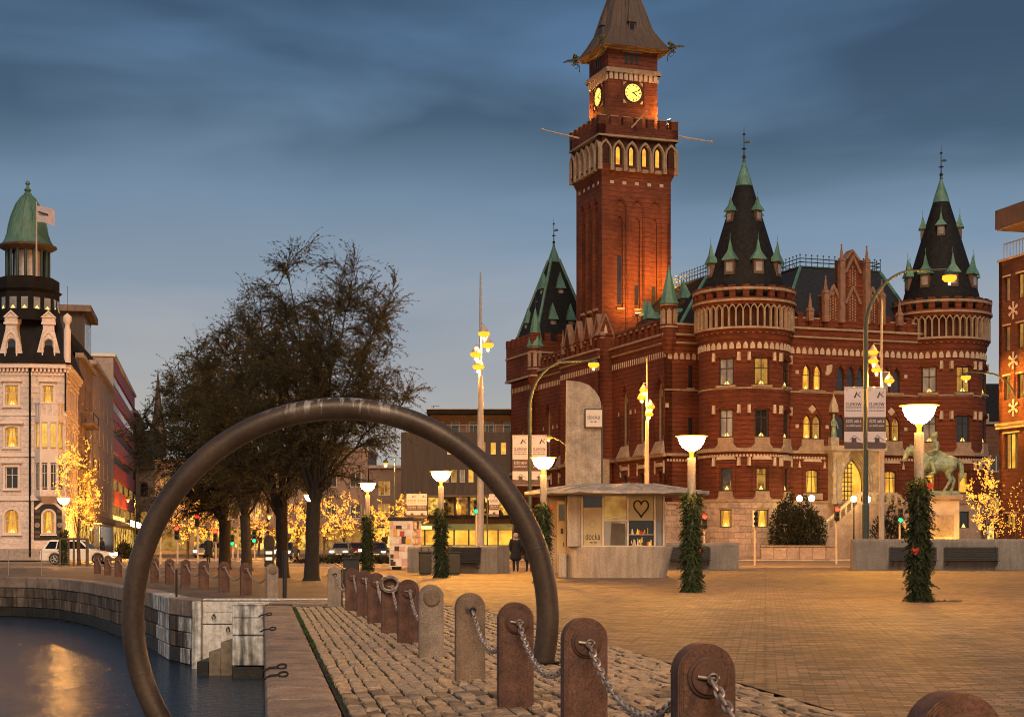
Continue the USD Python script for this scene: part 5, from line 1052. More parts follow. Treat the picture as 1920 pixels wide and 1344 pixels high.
for (y, z, dx) in ((11.0, 23.6, 0), (15.3, 23.6, 0), (12.8, 25.4, 1.6), (17.8, 24.2, .4), (31, 23.6, 0), (36, 23.6, 0)):
    fr = Fr((-3.3 + dx + (z - 22.6) * .55, y, 0), (-1, 0)); w = 1.0
    b = obj('dormer', MB().poly(sbox(-.4, z - 1.0, .4, z), -1.6, .02, fr), 'copper_brown', TH); obj('dormer_window', MB().poly(sbox(-.25, z - .85, .25, z - .15), .02, .04, fr), 'pane_dark', b)
    v = [fr.p(-.6, z, .25), fr.p(.6, z, .25), fr.p(.6, z, -.9), fr.p(-.6, z, -.9), fr.p(0, z + 1.9, -.2)]; obj('dormer_cap', MB().add(v, [(0, 1, 4), (1, 2, 4), (2, 3, 4), (3, 0, 4), (3, 2, 1, 0)][:4]).poly(sbox(-.3, z + .1, .3, z + .5), -1.7, -.2, fr), 'copper_green', b)
# return wall, side wing
wall(TH, RET, sbox(-5.05, 5.0, -1.0, 20.3), [], .5, 'brick_red', 'return_wall'); obj('base_wall', MB().poly(sbox(-5.1, 0, -1.0, 5.0), -.5, .02, RET), 'granite_base', TH)
stone_course(TH, RET, -5.1, -2.0, rows=9, Lm=1.0, seed=5)
for z0, z1, d in ((5.0, 5.2, .25), (9.5, 9.75, .2), (15.6, 15.75, .1), (20.0, 20.2, .16), (20.75, 20.95, .38), (21.75, 21.95, .1)): obj('ledge', MB().poly(sbox(-5.1, z0, -1, z1), -.3, d, RET), 'sandstone', TH)
obj('parapet_wall', MB().poly(sbox(-5.05, 20.2, -1, 21.75), -.35, .0, RET), 'brick_red', TH); mb = MB()
for k in range(6): mb.poly(shape(-4.7 + .62 * k, 18.55, .42, .62, 'point'), -.1, .05, RET)
for k in range(10): mb.poly(shape(-4.9 + .31 * k, 9.0, .2, .24, 'point'), -.1, .05, RET)
obj('stone_teeth', mb, 'stone_white', TH, kind='stuff')
for u, z in ((-2.6, 15.9), (-2.6, 11.0)): obj('slit_window', MB().poly(sbox(u - .2, z, u + .2, z + 2.1), -.1, .02, RET), 'pane_dark', TH); obj('slit_sill', MB().poly(sbox(u - .4, z - .2, u + .4, z), -.1, .14, RET), 'sandstone', TH)
BAY = Fr((-6.35, 0, 0), (-1, 0, 0)); HY_ = [7.3, 11.4, 15.5]; holes = []; wins = []
def gothic(fr, u, lit='dark', z=11.0, w=1.75, h=5.9):
    o = shape(u, z, w, h, 'point'); holes.append(o); wins.append((fr, u, z, w, h, lit))
def wing_part(fr, y0, y1, ys, gz=True, top=20.3, small=True):
    global holes, wins; holes, wins = [], []
    for y in ys: gothic(fr, -y, 'dark')
    sm = [-y for y in ys] if small else []
    for u in sm: holes.append(shape(u, 6.2, .95, 1.9, 'seg'))
    wall(TH, fr, sbox(-y1, 5.0, -y0, top), holes, .6, 'brick_red', 'wing_wall'); obj('base_wall', MB().poly(sbox(-y1, 0, -y0, 5.0), -.6, .12, fr), 'granite_base', TH)
    for f_, u, z, w, h, l in wins:
        wd = obj('gothic_window', MB().poly(shape(u, z, w, h, 'point').difference(shape(u, z, w, h, 'point').buffer(-.16)), -.5, -.36, fr).poly(sbox(u - .07, z, u + .07, z + h * .72), -.5, -.36, fr).poly(Point(u, z + h * .76).buffer(.36).difference(Point(u, z + h * .76).buffer(.22)), -.5, -.36, fr), 'sandstone', TH)
        obj('pane', MB().poly(shape(u, z, w, h, 'point').buffer(-.05), -.58, -.5, fr), 'pane_' + l, wd)
        obj('brick_arch', MB().poly(shape(u, z + .4, w + .7, h, 'point').difference(shape(u, z, w + .05, h + .02, 'point')).difference(sbox(u - 3, z, u + 3, z + .42)), -.3, .08, fr), 'brick_red', TH)
        obj('window_sill', MB().hull([fr.p(u + a, 9.75, d) for a in (-1.15, 1.15) for d in (0, .5)] + [fr.p(u + a, 10.95, d) for a in (-.95, .95) for d in (-.4, .02)]), 'sandstone', TH)
        for s_ in (-1, 1): obj('corner_stone', MB().poly(sbox(u + s_ * 1.45 - .15, 14.0, u + s_ * 1.45 + .15, 14.4), -.2, .05, fr), 'stone_white', TH)
    for u in sm:
        window(TH, fr, u, 6.2, .95, 1.9, 'seg', 'dark', .25, 1, .65, .07); obj('window_hood', MB().poly(Polygon([(u - .8, 8.55), (u + .8, 8.55), (u + .6, 8.9), (u - .6, 8.9)]), -.2, .16, fr), 'stone_white', TH)
        for s_ in (-1, 1): obj('corner_stone', MB().poly(sbox(u + s_ * 1.0 - .08, 7.9, u + s_ * 1.0 + .08, 9.1), -.2, .1, fr), 'stone_white', TH)
    for z0, z1, d in ((5.0, 5.2, .25), (9.45, 9.75, .30), (20.0, 20.2, .12), (20.75, 20.95, .38)): obj('ledge', MB().poly(sbox(-y1, z0, -y0, z1), -.3, d, fr), 'sandstone', TH)
    obj('cornice', MB().poly(sbox(-y1, 20.2, -y0, 20.75), -.3, .26, fr), 'brick_red', TH); mb = MB(); n = int((y1 - y0) / .5)
    for k in range(n): mb.poly(sbox(-y1 + .5 * (k + .3), 18.75, -y1 + .5 * (k + .3) + .16, 19.3), -.1, .05, fr)
    obj('stone_teeth', mb, 'stone_white', TH, kind='stuff')
    for y in np.arange(y0 + .5, y1, 1.42):
        obj('parapet_pier', MB().poly(sbox(-y - .2, 20.95, -y + .2, 22.2), -.5, .05, fr).hull([fr.p(-y + a, 22.2, d) for a in (-.42, .42) for d in (-.55, .15)] + [fr.p(-y + a, 22.6, d) for a in (-.3, .3) for d in (-.55, -.35)]), 'brick_red', TH)
    obj('parapet_wall', MB().poly(sbox(-y1, 20.95, -y0, 21.7), -.5, -.28, fr), 'brick_red', TH); obj('parapet_coping', MB().poly(sbox(-y1, 22.0, -y0, 22.16), -.52, -.1, fr), 'sandstone', TH)
wing_part(WING, 5.8, 18.8, HY_)
wing_part(WING, 29.8, 40.2, [32.6, 36.9])
wing_part(BAY, 18.8, 29.8, [22.0, 26.5], top=20.3)
BR = Fr((0, 18.8, 0), (0, -1, 0)); obj('bay_side', MB().poly(sbox(-6.35, 0, -5.0, 22.0), -.5, .0, BR), 'brick_red', TH)
obj('bay_pier', MB().box((-6.0, 18.6, 4.9), (.9, .9, 9.8), ch=.05), 'sandstone', TH)
for y in (19.6, 22.3, 25.0, 27.8):
    o = Polygon([(-y - .85, 22.3), (-y + .85, 22.3), (-y, 24.4)]); obj('gablet', MB().poly(o, -.5, .0, BAY), 'brick_red', TH); obj('gablet_coping', MB().poly(LineString([(-y - .9, 22.3), (-y, 24.45), (-y + .9, 22.3)]).buffer(.08), -.55, .08, BAY), 'gable_stone', TH)
    pinnacle(-6.3, 21.5, 24.0, y + 1.35, .36)
o = Polygon([(-6.6, 22.3), (-4.9, 22.3), (-5.75, 24.4)]); obj('gablet', MB().poly(o, -.5, .02, BR), 'brick_red', TH); obj('gablet_coping', MB().poly(LineString([(-6.65, 22.3), (-5.75, 24.45), (-4.85, 22.3)]).buffer(.09), -.55, .1, BR), 'gable_stone', TH); obj('gable_figure', MB().poly(Polygon([(-5.95, 22.5), (-5.55, 22.5), (-5.65, 23.1), (-5.75, 23.4), (-5.85, 23.1)]), 0, .1, BR), 'stone_white', TH)
# corner pinnacles with green caps
def corner_turret(x, y, z0, z1, z2, r=.78):
    obj('corner_shaft', MB().lathe([(r * .55, z0 - 2.4), (r, z0 - 1.0), (r * .95, z0), (r * .95, z1), (r * 1.15, z1 + .1), (0, z1 + .2)], 8, (x, y, 0)), 'brick_red', TH)
    for z in (z0, z1 - .15): obj('ledge', MB().lathe([(r * .9, z), (r * 1.12, z + .02), (r * 1.12, z + .18), (r * .9, z + .22)], 8, (x, y, 0)), 'sandstone', TH)
    for k in range(8):
        a = math.radians(45 * k + 22.5); obj('blind_arch', MB().poly(shape(0, z0 + .35, .42, (z1 - z0) - .75, 'point'), 0, .06, Fr((x + r * .92 * math.cos(a), y + r * .92 * math.sin(a), 0), (math.cos(a), math.sin(a)))), 'sandstone', TH)
    obj('corner_cap', MB().lathe([(r * 1.3, z1 + .05), (r * 1.1, z1 + .3), (r * .5, z2 - 1.6), (0, z2)], 8, (x, y, 0)), 'copper_green', TH); spire(TH, (x, y), z2 - .1, 1.3, .5)
corner_turret(-4.7, 6.0, 21.4, 23.6, 27.4)
corner_turret(-5.3, 40.4, 21.0, 23.6, 28.2, .85)
# the far end pavilion with its pyramid roof
PB = (-5.5, 40.2, 2.3, 48.1)
for fr, u0, u1 in ((Fr((-5.5, 0, 0), (-1, 0, 0)), -48.1, -40.2), (Fr((0, 40.2, 0), (0, -1, 0)), -5.5, 2.3), (Fr((2.3, 0, 0), (1, 0, 0)), 40.2, 48.1)):
    hs = [shape((u0 + u1) / 2, 11.6, 1.5, 3.0, 'point')] if fr.n[0] < 0 else []
    wall(TH, fr, sbox(u0, 0, u1, 20.2), hs, .4, 'brick_red', 'pavilion_wall')
    if hs: window(TH, fr, (u0 + u1) / 2, 11.6, 1.5, 3.0, 'point', 'dark', .2, 1, .6, .1, 'sandstone')
    obj('corbel_wall', MB().poly(sbox(u0 - .5, 20.2, u1 + .5, 24.3), -.8, .45, fr), 'brick_red', TH)
    for k in range(12): obj('arcade_arch', arcade_arch(.68, 2.2, .09, .16, fr, u0 + (u1 - u0) * (k + .5) / 12, 20.55), 'sandstone', TH)
    for z0, z1, d in ((9.4, 9.7, .1), (20.2, 20.45, .62), (22.9, 23.1, .6)): obj('ledge', MB().poly(sbox(u0 - .5, z0, u1 + .5, z1), -.3, d, fr), 'sandstone', TH)
    for k in range(6): u = u0 - .2 + (u1 - u0 + .4) * k / 5; obj('battlement_pier', MB().poly(sbox(u - .35, 24.3, u + .35, 25.2), -.5, .47, fr), 'brick_red', TH)
    mb = MB()
    for k in range(int((u1 - u0) / .5)): mb.poly(sbox(u0 + .5 * k, 18.95, u0 + .5 * k + .16, 19.5), -.1, .05, fr)
    obj('stone_teeth', mb, 'stone_white', TH, kind='stuff')
cx0, cy0, hb = -1.6, 44.2, 4.0
V = [(cx0 - hb, cy0 - hb, 23.4), (cx0 + hb, cy0 - hb, 23.4), (cx0 + hb, cy0 + hb, 23.4), (cx0 - hb, cy0 + hb, 23.4)]; kk = .12
Tp = [(cx0 + (v[0] - cx0) * kk, cy0 + (v[1] - cy0) * kk, 34.4) for v in V]
obj('pyramid_roof', MB().add(V + Tp, [(0, 1, 5, 4), (1, 2, 6, 5), (2, 3, 7, 6), (3, 0, 4, 7)]), 'slate', TH)
for i in range(4): obj('hip_flashing', MB().tube([V[i], Tp[i]], .17, 6), 'copper_green', TH)
obj('pyramid_tip', MB().add([(cx0 + (v[0] - cx0) * .15, cy0 + (v[1] - cy0) * .15, 34.1) for v in V] + [(cx0, cy0, 36.4)], [(0, 1, 4), (1, 2, 4), (2, 3, 4), (3, 0, 4)]), 'copper_green', TH); spire(TH, (cx0, cy0), 36.0, 3.3)
for n, lst in (((0, -1), ((1.0, 27.0), (-1.2, 27.0), (.2, 30.8))), ((-1, 0), ((1.3, 27.0), (-.6, 30.8)))):
    for off, z in lst:
        d = hb * (1 - (z - 23.4) / 12.4) + .15; o = (cx0 + n[0] * d + (off if n[0] == 0 else 0), cy0 + n[1] * d + (off if n[1] == 0 else 0), 0); fr = Fr(o, n); b = obj('dormer', MB().poly(sbox(-.4, z - 1.1, .4, z), -1.2, .02, fr), 'copper_brown', TH); obj('dormer_window', MB().poly(sbox(-.24, z - .9, .24, z - .2), .02, .04, fr), 'pane_pale', b)
        v = [fr.p(-.6, z, .25), fr.p(.6, z, .25), fr.p(.6, z, -.9), fr.p(-.6, z, -.9), fr.p(0, z + 2.0, -.25)]; obj('dormer_cap', MB().add(v, [(0, 1, 4), (1, 2, 4), (2, 3, 4), (3, 0, 4)]), 'copper_green', b)
# ------------------------------------------------------------------ the clock tower
tx0, tx1, ty0, ty1 = -5.0, 2.77, 21.5, 28.6; tcx, tcy = (tx0 + tx1) / 2, (ty0 + ty1) / 2
obj('tower_core', MB().box((tcx, tcy, 28), (tx1 - tx0 - .9, ty1 - ty0 - .9, 24)), 'brick_tower', TH)
SIDES = [(Fr((0, ty0, 0), (0, -1, 0)), tx0, tx1), (Fr((tx0, 0, 0), (-1, 0, 0)), -ty1, -ty0), (Fr((tx1, 0, 0), (1, 0, 0)), ty0, ty1), (Fr((0, ty1, 0), (0, 1, 0)), -tx1, -tx0)]
for si, (fr, u0, u1) in enumerate(SIDES):
    W_ = u1 - u0; cen = [u0 + W_ * q for q in (.27, .52, .77)] if si == 0 else [u0 + W_ * q for q in (.24, .5, .76)]
    nich = [shape(u, 21.8, 1.45, 15.2, 'point') for u in cen]
    obj('tower_wall', MB().poly(sbox(u0 + (.02 if si < 1 else 0), 16, u1 - .02, 38.9).difference(unary_union(nich)), -.46, 0, fr), 'brick_tower', TH)
    if si < 2:
        for k, u in enumerate(cen):
            obj('niche_wall', MB().poly(sbox(u - .72, 21.8, u + .72, 36.6).difference(shape(u, 25.5, .62, 9.6, 'point')), -.45, -.22, fr), 'brick_tower', TH)
            obj('niche_moulding', MB().poly(shape(u, 21.8, 1.5, 15.25, 'point').difference(shape(u, 21.8, 1.24, 15.0, 'point')), -.3, -.1, fr), 'brick_tower', TH)
            obj('slit_window', MB().poly(sbox(u - .2, 26.0, u + .2, 28.0 if k else 31.0), -.45, -.40, fr), 'pane_dark', TH); obj('slit_sill', MB().poly(sbox(u - .42, 25.4, u + .42, 25.62), -.4, .06, fr), 'sandstone', TH)
    mb = MB()
    for k in range(5): mb.poly(sbox(u0 + W_ * (.14 + .18 * k) - .2, 38.3, u0 + W_ * (.14 + .18 * k) + .2, 38.62), -.1, .06, fr)
    obj('stone_teeth', mb, 'stone_white', TH, kind='stuff')
    o = .55
    obj('corbel_slope', MB().hull([fr.p(u, 38.9, d) for u in (u0, u1) for d in (-.4, .0)] + [fr.p(u, 40.2, d) for u in (u0 - o, u1 + o) for d in (-.4, o - .12)]), 'brick_tower', TH)
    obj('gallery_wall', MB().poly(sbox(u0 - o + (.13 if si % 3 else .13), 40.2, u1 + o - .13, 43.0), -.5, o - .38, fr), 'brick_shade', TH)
    pit = (W_ + 2 * o) / 6; GFr = Fr(fr.o + fr.n * (o - .38), fr.n[:2])
    for k in range(6):
        u = u0 - o + pit * (k + .5); obj('arcade_arch', arcade_arch(pit * .98, 3.1, .17, .44, GFr, u, 39.6), 'sandstone', TH)
        if 0 < k < 5:
            wd = obj('lancet_window', MB().poly(shape(u, 39.95, .58, 2.3, 'point').difference(shape(u, 40.02, .44, 2.1, 'point')), 0, .06, GFr), 'window_dark', TH); obj('pane', MB().poly(shape(u, 40.0, .46, 2.16, 'point'), .005, .03, GFr), 'pane_lit' if si == 0 else 'pane_dark', wd); obj('lancet_sill', MB().poly(sbox(u - .34, 39.55, u + .34, 39.85), -.1, .4, GFr), 'sandstone', TH)
    for z0, z1, d in ((43.0, 43.2, o + .1),): obj('ledge', MB().poly(sbox(u0 - o, z0, u1 + o, z1), -.3, d, fr), 'sandstone', TH)
    obj('battlement_wall', MB().poly(sbox(u0 - o, 43.2, u1 + o, 44.2), -.2, o, fr), 'brick_tower', TH)
    for k in range(7):
        u = u0 - o + .35 + (W_ + 2 * o - .7) * k / 6; obj('merlon', MB().poly(sbox(u - .38, 44.2, u + .38, 45.05), .0, o, fr), 'brick_tower', TH); obj('merlon_cap', MB().poly(sbox(u - .42, 45.05, u + .42, 45.15), -.04, o + .06, fr), 'sandstone', TH)
cw = 2.78; ch_ = 2.6; cys = tcy
CS = [(Fr((0, cys - ch_, 0), (0, -1, 0)), tcx, cw, 'lit'), (Fr((tcx - cw, 0, 0), (-1, 0, 0)), -cys, ch_, 'lit'), (Fr((tcx + cw, 0, 0), (1, 0, 0)), cys, ch_, ''), (Fr((0, cys + ch_, 0), (0, 1, 0)), -tcx, cw, '')]
obj('clock_stage', MB().box((tcx, cys, 48.4), (2 * cw, 2 * ch_, 8.8)), 'brick_tower', TH)
for fr, uc, hw_, l in CS:
    if l:
        obj('clock_panel', MB().poly(sbox(uc - 1.35, 46.7, uc + 1.35, 49.3).difference(sbox(uc - 1.2, 46.8, uc + 1.2, 49.2)), 0, .08, fr), 'brick_red', TH)
        cd = obj('clock', MB().poly(Point(uc, 48.1).buffer(1.02, 24).difference(Point(uc, 48.1).buffer(.92, 24)), 0, .12, fr), 'iron_dark', TH)
        obj('dial', MB().poly(Point(uc, 48.1).buffer(.93, 24), .01, .06, fr), 'clock_light', cd); mb = MB()
        for k in range(12):
            a = math.radians(30 * k); mb.poly(LineString([(uc + .66 * math.sin(a), 48.1 + .66 * math.cos(a)), (uc + .86 * math.sin(a), 48.1 + .86 * math.cos(a))]).buffer(.04 if k % 3 else .06, cap_style=2), .06, .08, fr)
        obj('numerals', mb, 'iron_dark', cd)
        for nm, a, L, w in (('minute_hand', 66, .84, .045), ('hour_hand', 125, .55, .06)): a = math.radians(a); obj(nm, MB().poly(LineString([(uc - .12 * math.sin(a), 48.1 - .12 * math.cos(a)), (uc + L * math.sin(a), 48.1 + L * math.cos(a))]).buffer(w, cap_style=2), .085, .105, fr), 'iron_dark', cd)
        for sx in (-1, 1):
            for sz in (-1, 1): obj('corner_stone', MB().poly(Polygon([(uc + sx * 1.1, 48.1 + sz * 1.1), (uc + sx * .72, 48.1 + sz * 1.1), (uc + sx * 1.1, 48.1 + sz * .72)]), 0, .06, fr), 'stone_white', TH)
        for k in range(3): obj('louvre_window', MB().poly(sbox(uc - .75 + .6 * k - .17, 51.1, uc - .75 + .6 * k + .17, 52.2), 0, .05, fr), 'iron_dark', TH); 
        obj('window_hood', MB().poly(sbox(uc - 1.1, 52.25, uc + 1.1, 52.35), 0, .08, fr), 'sandstone', TH)
    mb = MB()
    for k in range(10): u = uc - hw_ + 2 * hw_ * (k + .5) / 10; obj('corbel', MB().poly(shape(u, 49.35, .38, .7, 'rect'), 0, .16, fr), 'stone_white', TH)
    obj('ledge', MB().poly(sbox(uc - hw_ - .3, 50.05, uc + hw_ + .3, 50.5), -.2, .32, fr), 'sandstone', TH); obj('ledge', MB().poly(sbox(uc - hw_ - .15, 52.45, uc + hw_ + .15, 52.65), -.2, .18, fr), 'sandstone', TH)
pr = [(1.42, 52.6), (1.30, 53.0), (1.06, 54.0), (.86, 55.0), (.66, 57.0), (.10, 62.2)]
V = [[(tcx + sx * cw * k, cys + sy * ch_ * k, z) for sx, sy in ((-1, -1), (1, -1), (1, 1), (-1, 1))] for k, z in pr]
Vf = np.array([p_ for r_ in V for p_ in r_]); obj('tower_roof', MB().add(Vf, [(4 * i + j, 4 * i + (j + 1) % 4, 4 * i + 4 + (j + 1) % 4, 4 * i + 4 + j) for i in range(len(pr) - 1) for j in range(4)]).add(V[0], [(3, 2, 1, 0)]), 'copper_brown', TH)
for j in range(4): obj('roof_seam', MB().tube([V[i][j] for i in range(len(pr))], .07, 6), 'copper_brown', TH)
for j in range(4):
    for q in np.linspace(.12, .88, 7): obj('roof_seam', MB().tube([np.array(V[i][j]) * (1 - q) + np.array(V[i][(j + 1) % 4]) * q for i in range(len(pr))], .035, 4), 'copper_brown', TH)
spire(TH, (tcx, cys), 62, 3.4, 1.2)
for fr, uc, hw_, l in CS[:2]:
    b = obj('dormer', MB().poly(sbox(uc - .35, 54.6, uc + .35, 55.6), -1.2, -.25, fr), 'copper_brown', TH); obj('dormer_window', MB().poly(sbox(uc - .22, 54.75, uc + .22, 55.4), -.25, -.22, fr), 'pane_dark', b)
    v = [fr.p(uc - .5, 55.55, -.1), fr.p(uc + .5, 55.55, -.1), fr.p(uc + .5, 55.55, -1.0), fr.p(uc - .5, 55.55, -1.0), fr.p(uc, 57.8, -.9)]; obj('dormer_cap', MB().add(v, [(0, 1, 4), (1, 2, 4), (2, 3, 4), (3, 0, 4)]).tube([v[4], v[4] + np.array([0, 0, .8])], [.04, .015], 5), 'copper_brown', b)
for sx, sy in ((-1, -1), (1, -1), (-1, 1), (1, 1)):   # beasts at the eaves
    o = np.array([tcx + sx * cw * 1.38, cys + sy * ch_ * 1.38, 52.75]); d = np.array([sx, sy, 0]) / math.sqrt(2); s = np.array([-d[1], d[0], 0]); up = np.array([0, 0, 1.0])
    m = MB().tube([o - d * .3 + up * .1, o + d * .2 + up * .22, o + d * .7 + up * .12, o + d * 1.0 + up * .2], [.12, .24, .17, .10], 8).hull([o + d * .95 + up * .34, o + d * .95 + s * .13 + up * .2, o + d * .95 - s * .13 + up * .2, o + d * 1.6 + up * .02, o + d * 1.55 + up * .12, o + d * 1.05 + up * .05])
    for e in (-1, 1): m.hull([o + d * .1 + up * .3, o + d * .5 + up * .3, o + d * .1 + s * e * .5 + up * .75, o - d * .25 + s * e * .4 + up * .5]); m.tube([o + d * .25 + s * e * .12 + up * .1, o + d * .3 + s * e * .2 - up * .3, o + d * .5 + s * e * .18 - up * .36], [.08, .06, .05], 6)
    m.tube([o + d * .3 - up * .25, o - d * .3 - up * .5, o - d * .35 - up * 1.2], .05, 6).tube([o + d * .05 - up * .5 + up * .25 * math.sin(q) + d * .25 * math.cos(q) for q in np.linspace(0, 5.5, 12)], .035, 5)
    obj('eaves_beast', m, 'beast_copper', TH, smooth=50)
def pole(a, b, mt='pole_pale'): a, b = np.array(a), np.array(b); obj('flag_pole', MB().tube([a, b], [.10, .055], 8).mesh(trimesh.creation.icosphere(1, .14), trimesh.transformations.translation_matrix(b)), mt, TH)
pole((tx0 - .5, 26.5, 44.0), (tx0 - 4.6, 26.5, 44.55)); pole((tx1 + .5, ty0 + .6, 44.0), (tx1 + 5.0, ty0 + .6, 43.7)); pole((-1.9, ty0 - .5, 44.1), (-1.1, ty0 - 2.4, 45.3))
# ------------------------------------------------------------------ entrance portal and steps
o_ = Polygon([(7.6, 4.9), (12.55, 4.9), (12.55, 9.4), (12.9, 9.75), (12.9, 10.2), (7.2, 10.2), (7.2, 9.75), (7.6, 9.4)]); door = shape(10.15, 4.9, 2.3, 4.1, 'point')
obj('portal', MB().poly(o_.difference(shape(10.15, 4.9, 3.3, 4.9, 'point')), -.2, .95, FRONT), 'portal_stone', TH)
for k in range(4): w = 3.3 - .26 * k; obj('archivolt', MB().poly(shape(10.15, 4.9, w, 4.9 - .2 * k, 'point').difference(shape(10.15, 4.8, w - .26, 4.9 - .2 * k - .1, 'point')), -.2, .75 - .2 * k, FRONT), 'portal_stone', TH)
obj('portal_canopy', MB().poly(sbox(7.1, 9.75, 12.95, 10.2), .2, 1.5, FRONT), 'portal_stone', TH)
for x in (8.3, 11.95): obj('corbel_bracket', MB().hull([FRONT.p(x + a, 9.75, d) for a in (-.9, .9) for d in (.9, 1.4)] + [FRONT.p(x + a, 8.6, .95) for a in (-.6, .6)]), 'portal_stone', TH)
for x in (7.7, 12.45): obj('portal_column', MB().lathe([(.3, 4.9), (.3, 5.3), (.2, 5.5), (.19, 7.2), (.32, 7.5), (.24, 7.7), (.2, 9.2), (.34, 9.7)], 10, FRONT.p(x, 0, 1.0)), 'portal_stone', TH, smooth=40)
dd = obj('door', MB().poly(door, -.42, -.36, FRONT), 'pane_lit', TH); mb = MB()
for x in np.arange(9.15, 10.4, .36): mb.poly(sbox(x - .04, 4.9, x + .04, 8.7).intersection(door), -.35, -.28, FRONT)
for z in np.arange(5.3, 8.9, .42): mb.poly(sbox(9.0, z - .045, 10.35, z + .045).intersection(door), -.35, -.28, FRONT)
obj('lattice', mb, 'wood_post', dd)
obj('landing', MB().poly(sbox(8.2, 0, 12.2, 4.85), .1, 4.2, FRONT), 'granite_base', TH)
for s_ in (-1, 1):
    xc = 10.2
    for k in range(14):
        obj('stair_step', MB().poly(sbox(xc + s_ * (2.0 + .40 * k) - .2, 0, xc + s_ * (2.0 + .40 * k) + .2, 4.85 - .32 * (k + 1)), 1.3, 4.0, FRONT), 'granite_base', TH)
    a, b = FRONT.p(xc + s_ * 2.0, 5.75, 4.1), FRONT.p(xc + s_ * 7.4, 1.35, 4.1); obj('stair_rail', MB().tube([a, b, b + (s_ * .5, -.1, -.35)], .16, 8), 'portal_stone', TH)
    for k in range(9): p_ = a * (1 - k / 9) + b * (k / 9); obj('baluster', MB().tube([p_, p_ - (0, 0, .85)], .10, 6), 'portal_stone', TH)
    obj('stair_base', MB().hull([FRONT.p(xc + s_ * 2.0, z, d) for z in (0, 4.9) for d in (4.02, 4.3)] + [FRONT.p(xc + s_ * 7.6, z, d) for z in (0, .4) for d in (4.02, 4.3)]), 'granite_base', TH)
    obj('stair_pier', MB().poly(sbox(xc + s_ * 7.9 - .35, 0, xc + s_ * 7.9 + .35, 1.5), 3.8, 4.5, FRONT).poly(sbox(xc + s_ * 7.9 - .45, 1.5, xc + s_ * 7.9 + .45, 1.75), 3.7, 4.6, FRONT), 'portal_stone', TH)
fb = sbox(8.2, 4.85, 12.2, 5.9)
for k in range(5): fb = fb.difference(shape(8.65 + .78 * k, 5.0, .45, .7, 'point'))
obj('balustrade', MB().poly(fb, 4.0, 4.25, FRONT), 'portal_stone', TH)
# unseen tower floodlights, placed to uplight the tower and clock stage
for (x, y, z, tgt, lab) in ((-2.2, 18.9, 24.6, (-1.2, 21.5, 34), 'unseen floodlight behind the wing parapet aimed up the clock tower front'), (1.3, 19.3, 27.3, (1.2, 21.5, 34), 'unseen floodlight on the wing roof aimed up the clock tower front'), (2.55, 21.5, 45.35, (1.5, 22.6, 49.5), 'unseen floodlight lighting the clock stage from the right battlement corner'), (-4.9, 28.2, 45.35, (-3.9, 27.0, 49.5), 'unseen floodlight lighting the clock stage from the left battlement corner')):
    R = np.array([[.943, -.333, 0], [.333, .943, 0], [0, 0, 1]]); p_ = R @ np.array([x, y, z]) + np.array([21.1, 145.5, 0]); q_ = R @ np.array(tgt) + np.array([21.1, 145.5, 0]); d = q_ - p_; d /= np.linalg.norm(d)
    t = thing('floodlight', lab, 'floodlight', p_, 0, 'floodlights on the clock tower'); e = np.cross(d, [0, 1, .2]); e /= np.linalg.norm(e); f_ = np.cross(d, e); hs = .2
    obj('housing', MB().hull([d * k + e * a * h_ + f_ * b * h_ for k, h_ in ((-.25, .1), (0, hs)) for a in (-1, 1) for b in (-1, 1)]), 'iron_dark', t)
    obj('lens', MB().hull([d * k + e * a * hs * .9 + f_ * b * hs * .9 for k in (.005, .03) for a in (-1, 1) for b in (-1, 1)]), 'flood_light', t); obj('stand', MB().tube([-d * .1, (0, 0, -1.0)], .05, 6), 'iron_dark', t)
# ------------------------------------------------------------------ the cream corner building on the left
HB = thing('corner_building', 'cream stucco corner building with dark mansard and green domed lantern tower', 'building', (-37.6, 125, 0)); hs = 125 / F
hz = lambda py: zat(py, 125); hu = lambda px: (px - HX) * hs + 37.6
FA = Fr((0, 0, 0), (0, -1, 0)); uB = hu(119); FB = Fr((0, 0, 0), (.22, -.975)); LB = 2.62
pB = FB.p(LB, 0); FC = Fr(pB, (.983, .185)); LC = 12.0
def hwin(fr, u, ztop, zbot, w, kind, lit, hood=None, trans=.62):
    holes.append((fr, shape(u, zbot, w, ztop - zbot, kind))); hw.append((fr, u, zbot, w, ztop - zbot, kind, lit, trans, hood))
holes, hw = [], []
cols = [hu(22), hu(22) - 3.3, hu(22) - 6.6]
for i, u in enumerate(cols):
    hwin(FA, u, hz(955), hz(1000), 1.1, 'round', 'lit', None, .55); hwin(FA, u, hz(875), hz(916), .98, 'rect', 'dark', 'flat'); hwin(FA, u, hz(800), hz(838), 1.0, 'seg', 'lit', 'gable'); hwin(FA, u, hz(722), hz(760), 1.0, 'rect', 'lit', 'flat')
hwin(FB, 1.35, hz(957), hz(1000), .85, 'round', 'lit', None, .55); hwin(FB, 1.3, hz(722), hz(757), .8, 'rect', 'lit', 'flat')
for k in range(4):
    u = 1.5 + 2.7 * k
    for (a, b, kd, l) in ((955, 1003, 'rect', 'lit' if k % 2 else 'warm'), (875, 916, 'rect', 'dark'), (800, 838, 'rect', 'dark' if k else 'warm'), (722, 760, 'rect', 'dark')): hwin(FC, u, hz(a), hz(b), 1.0, kd, l, 'flat')
ztopw = hz(690)
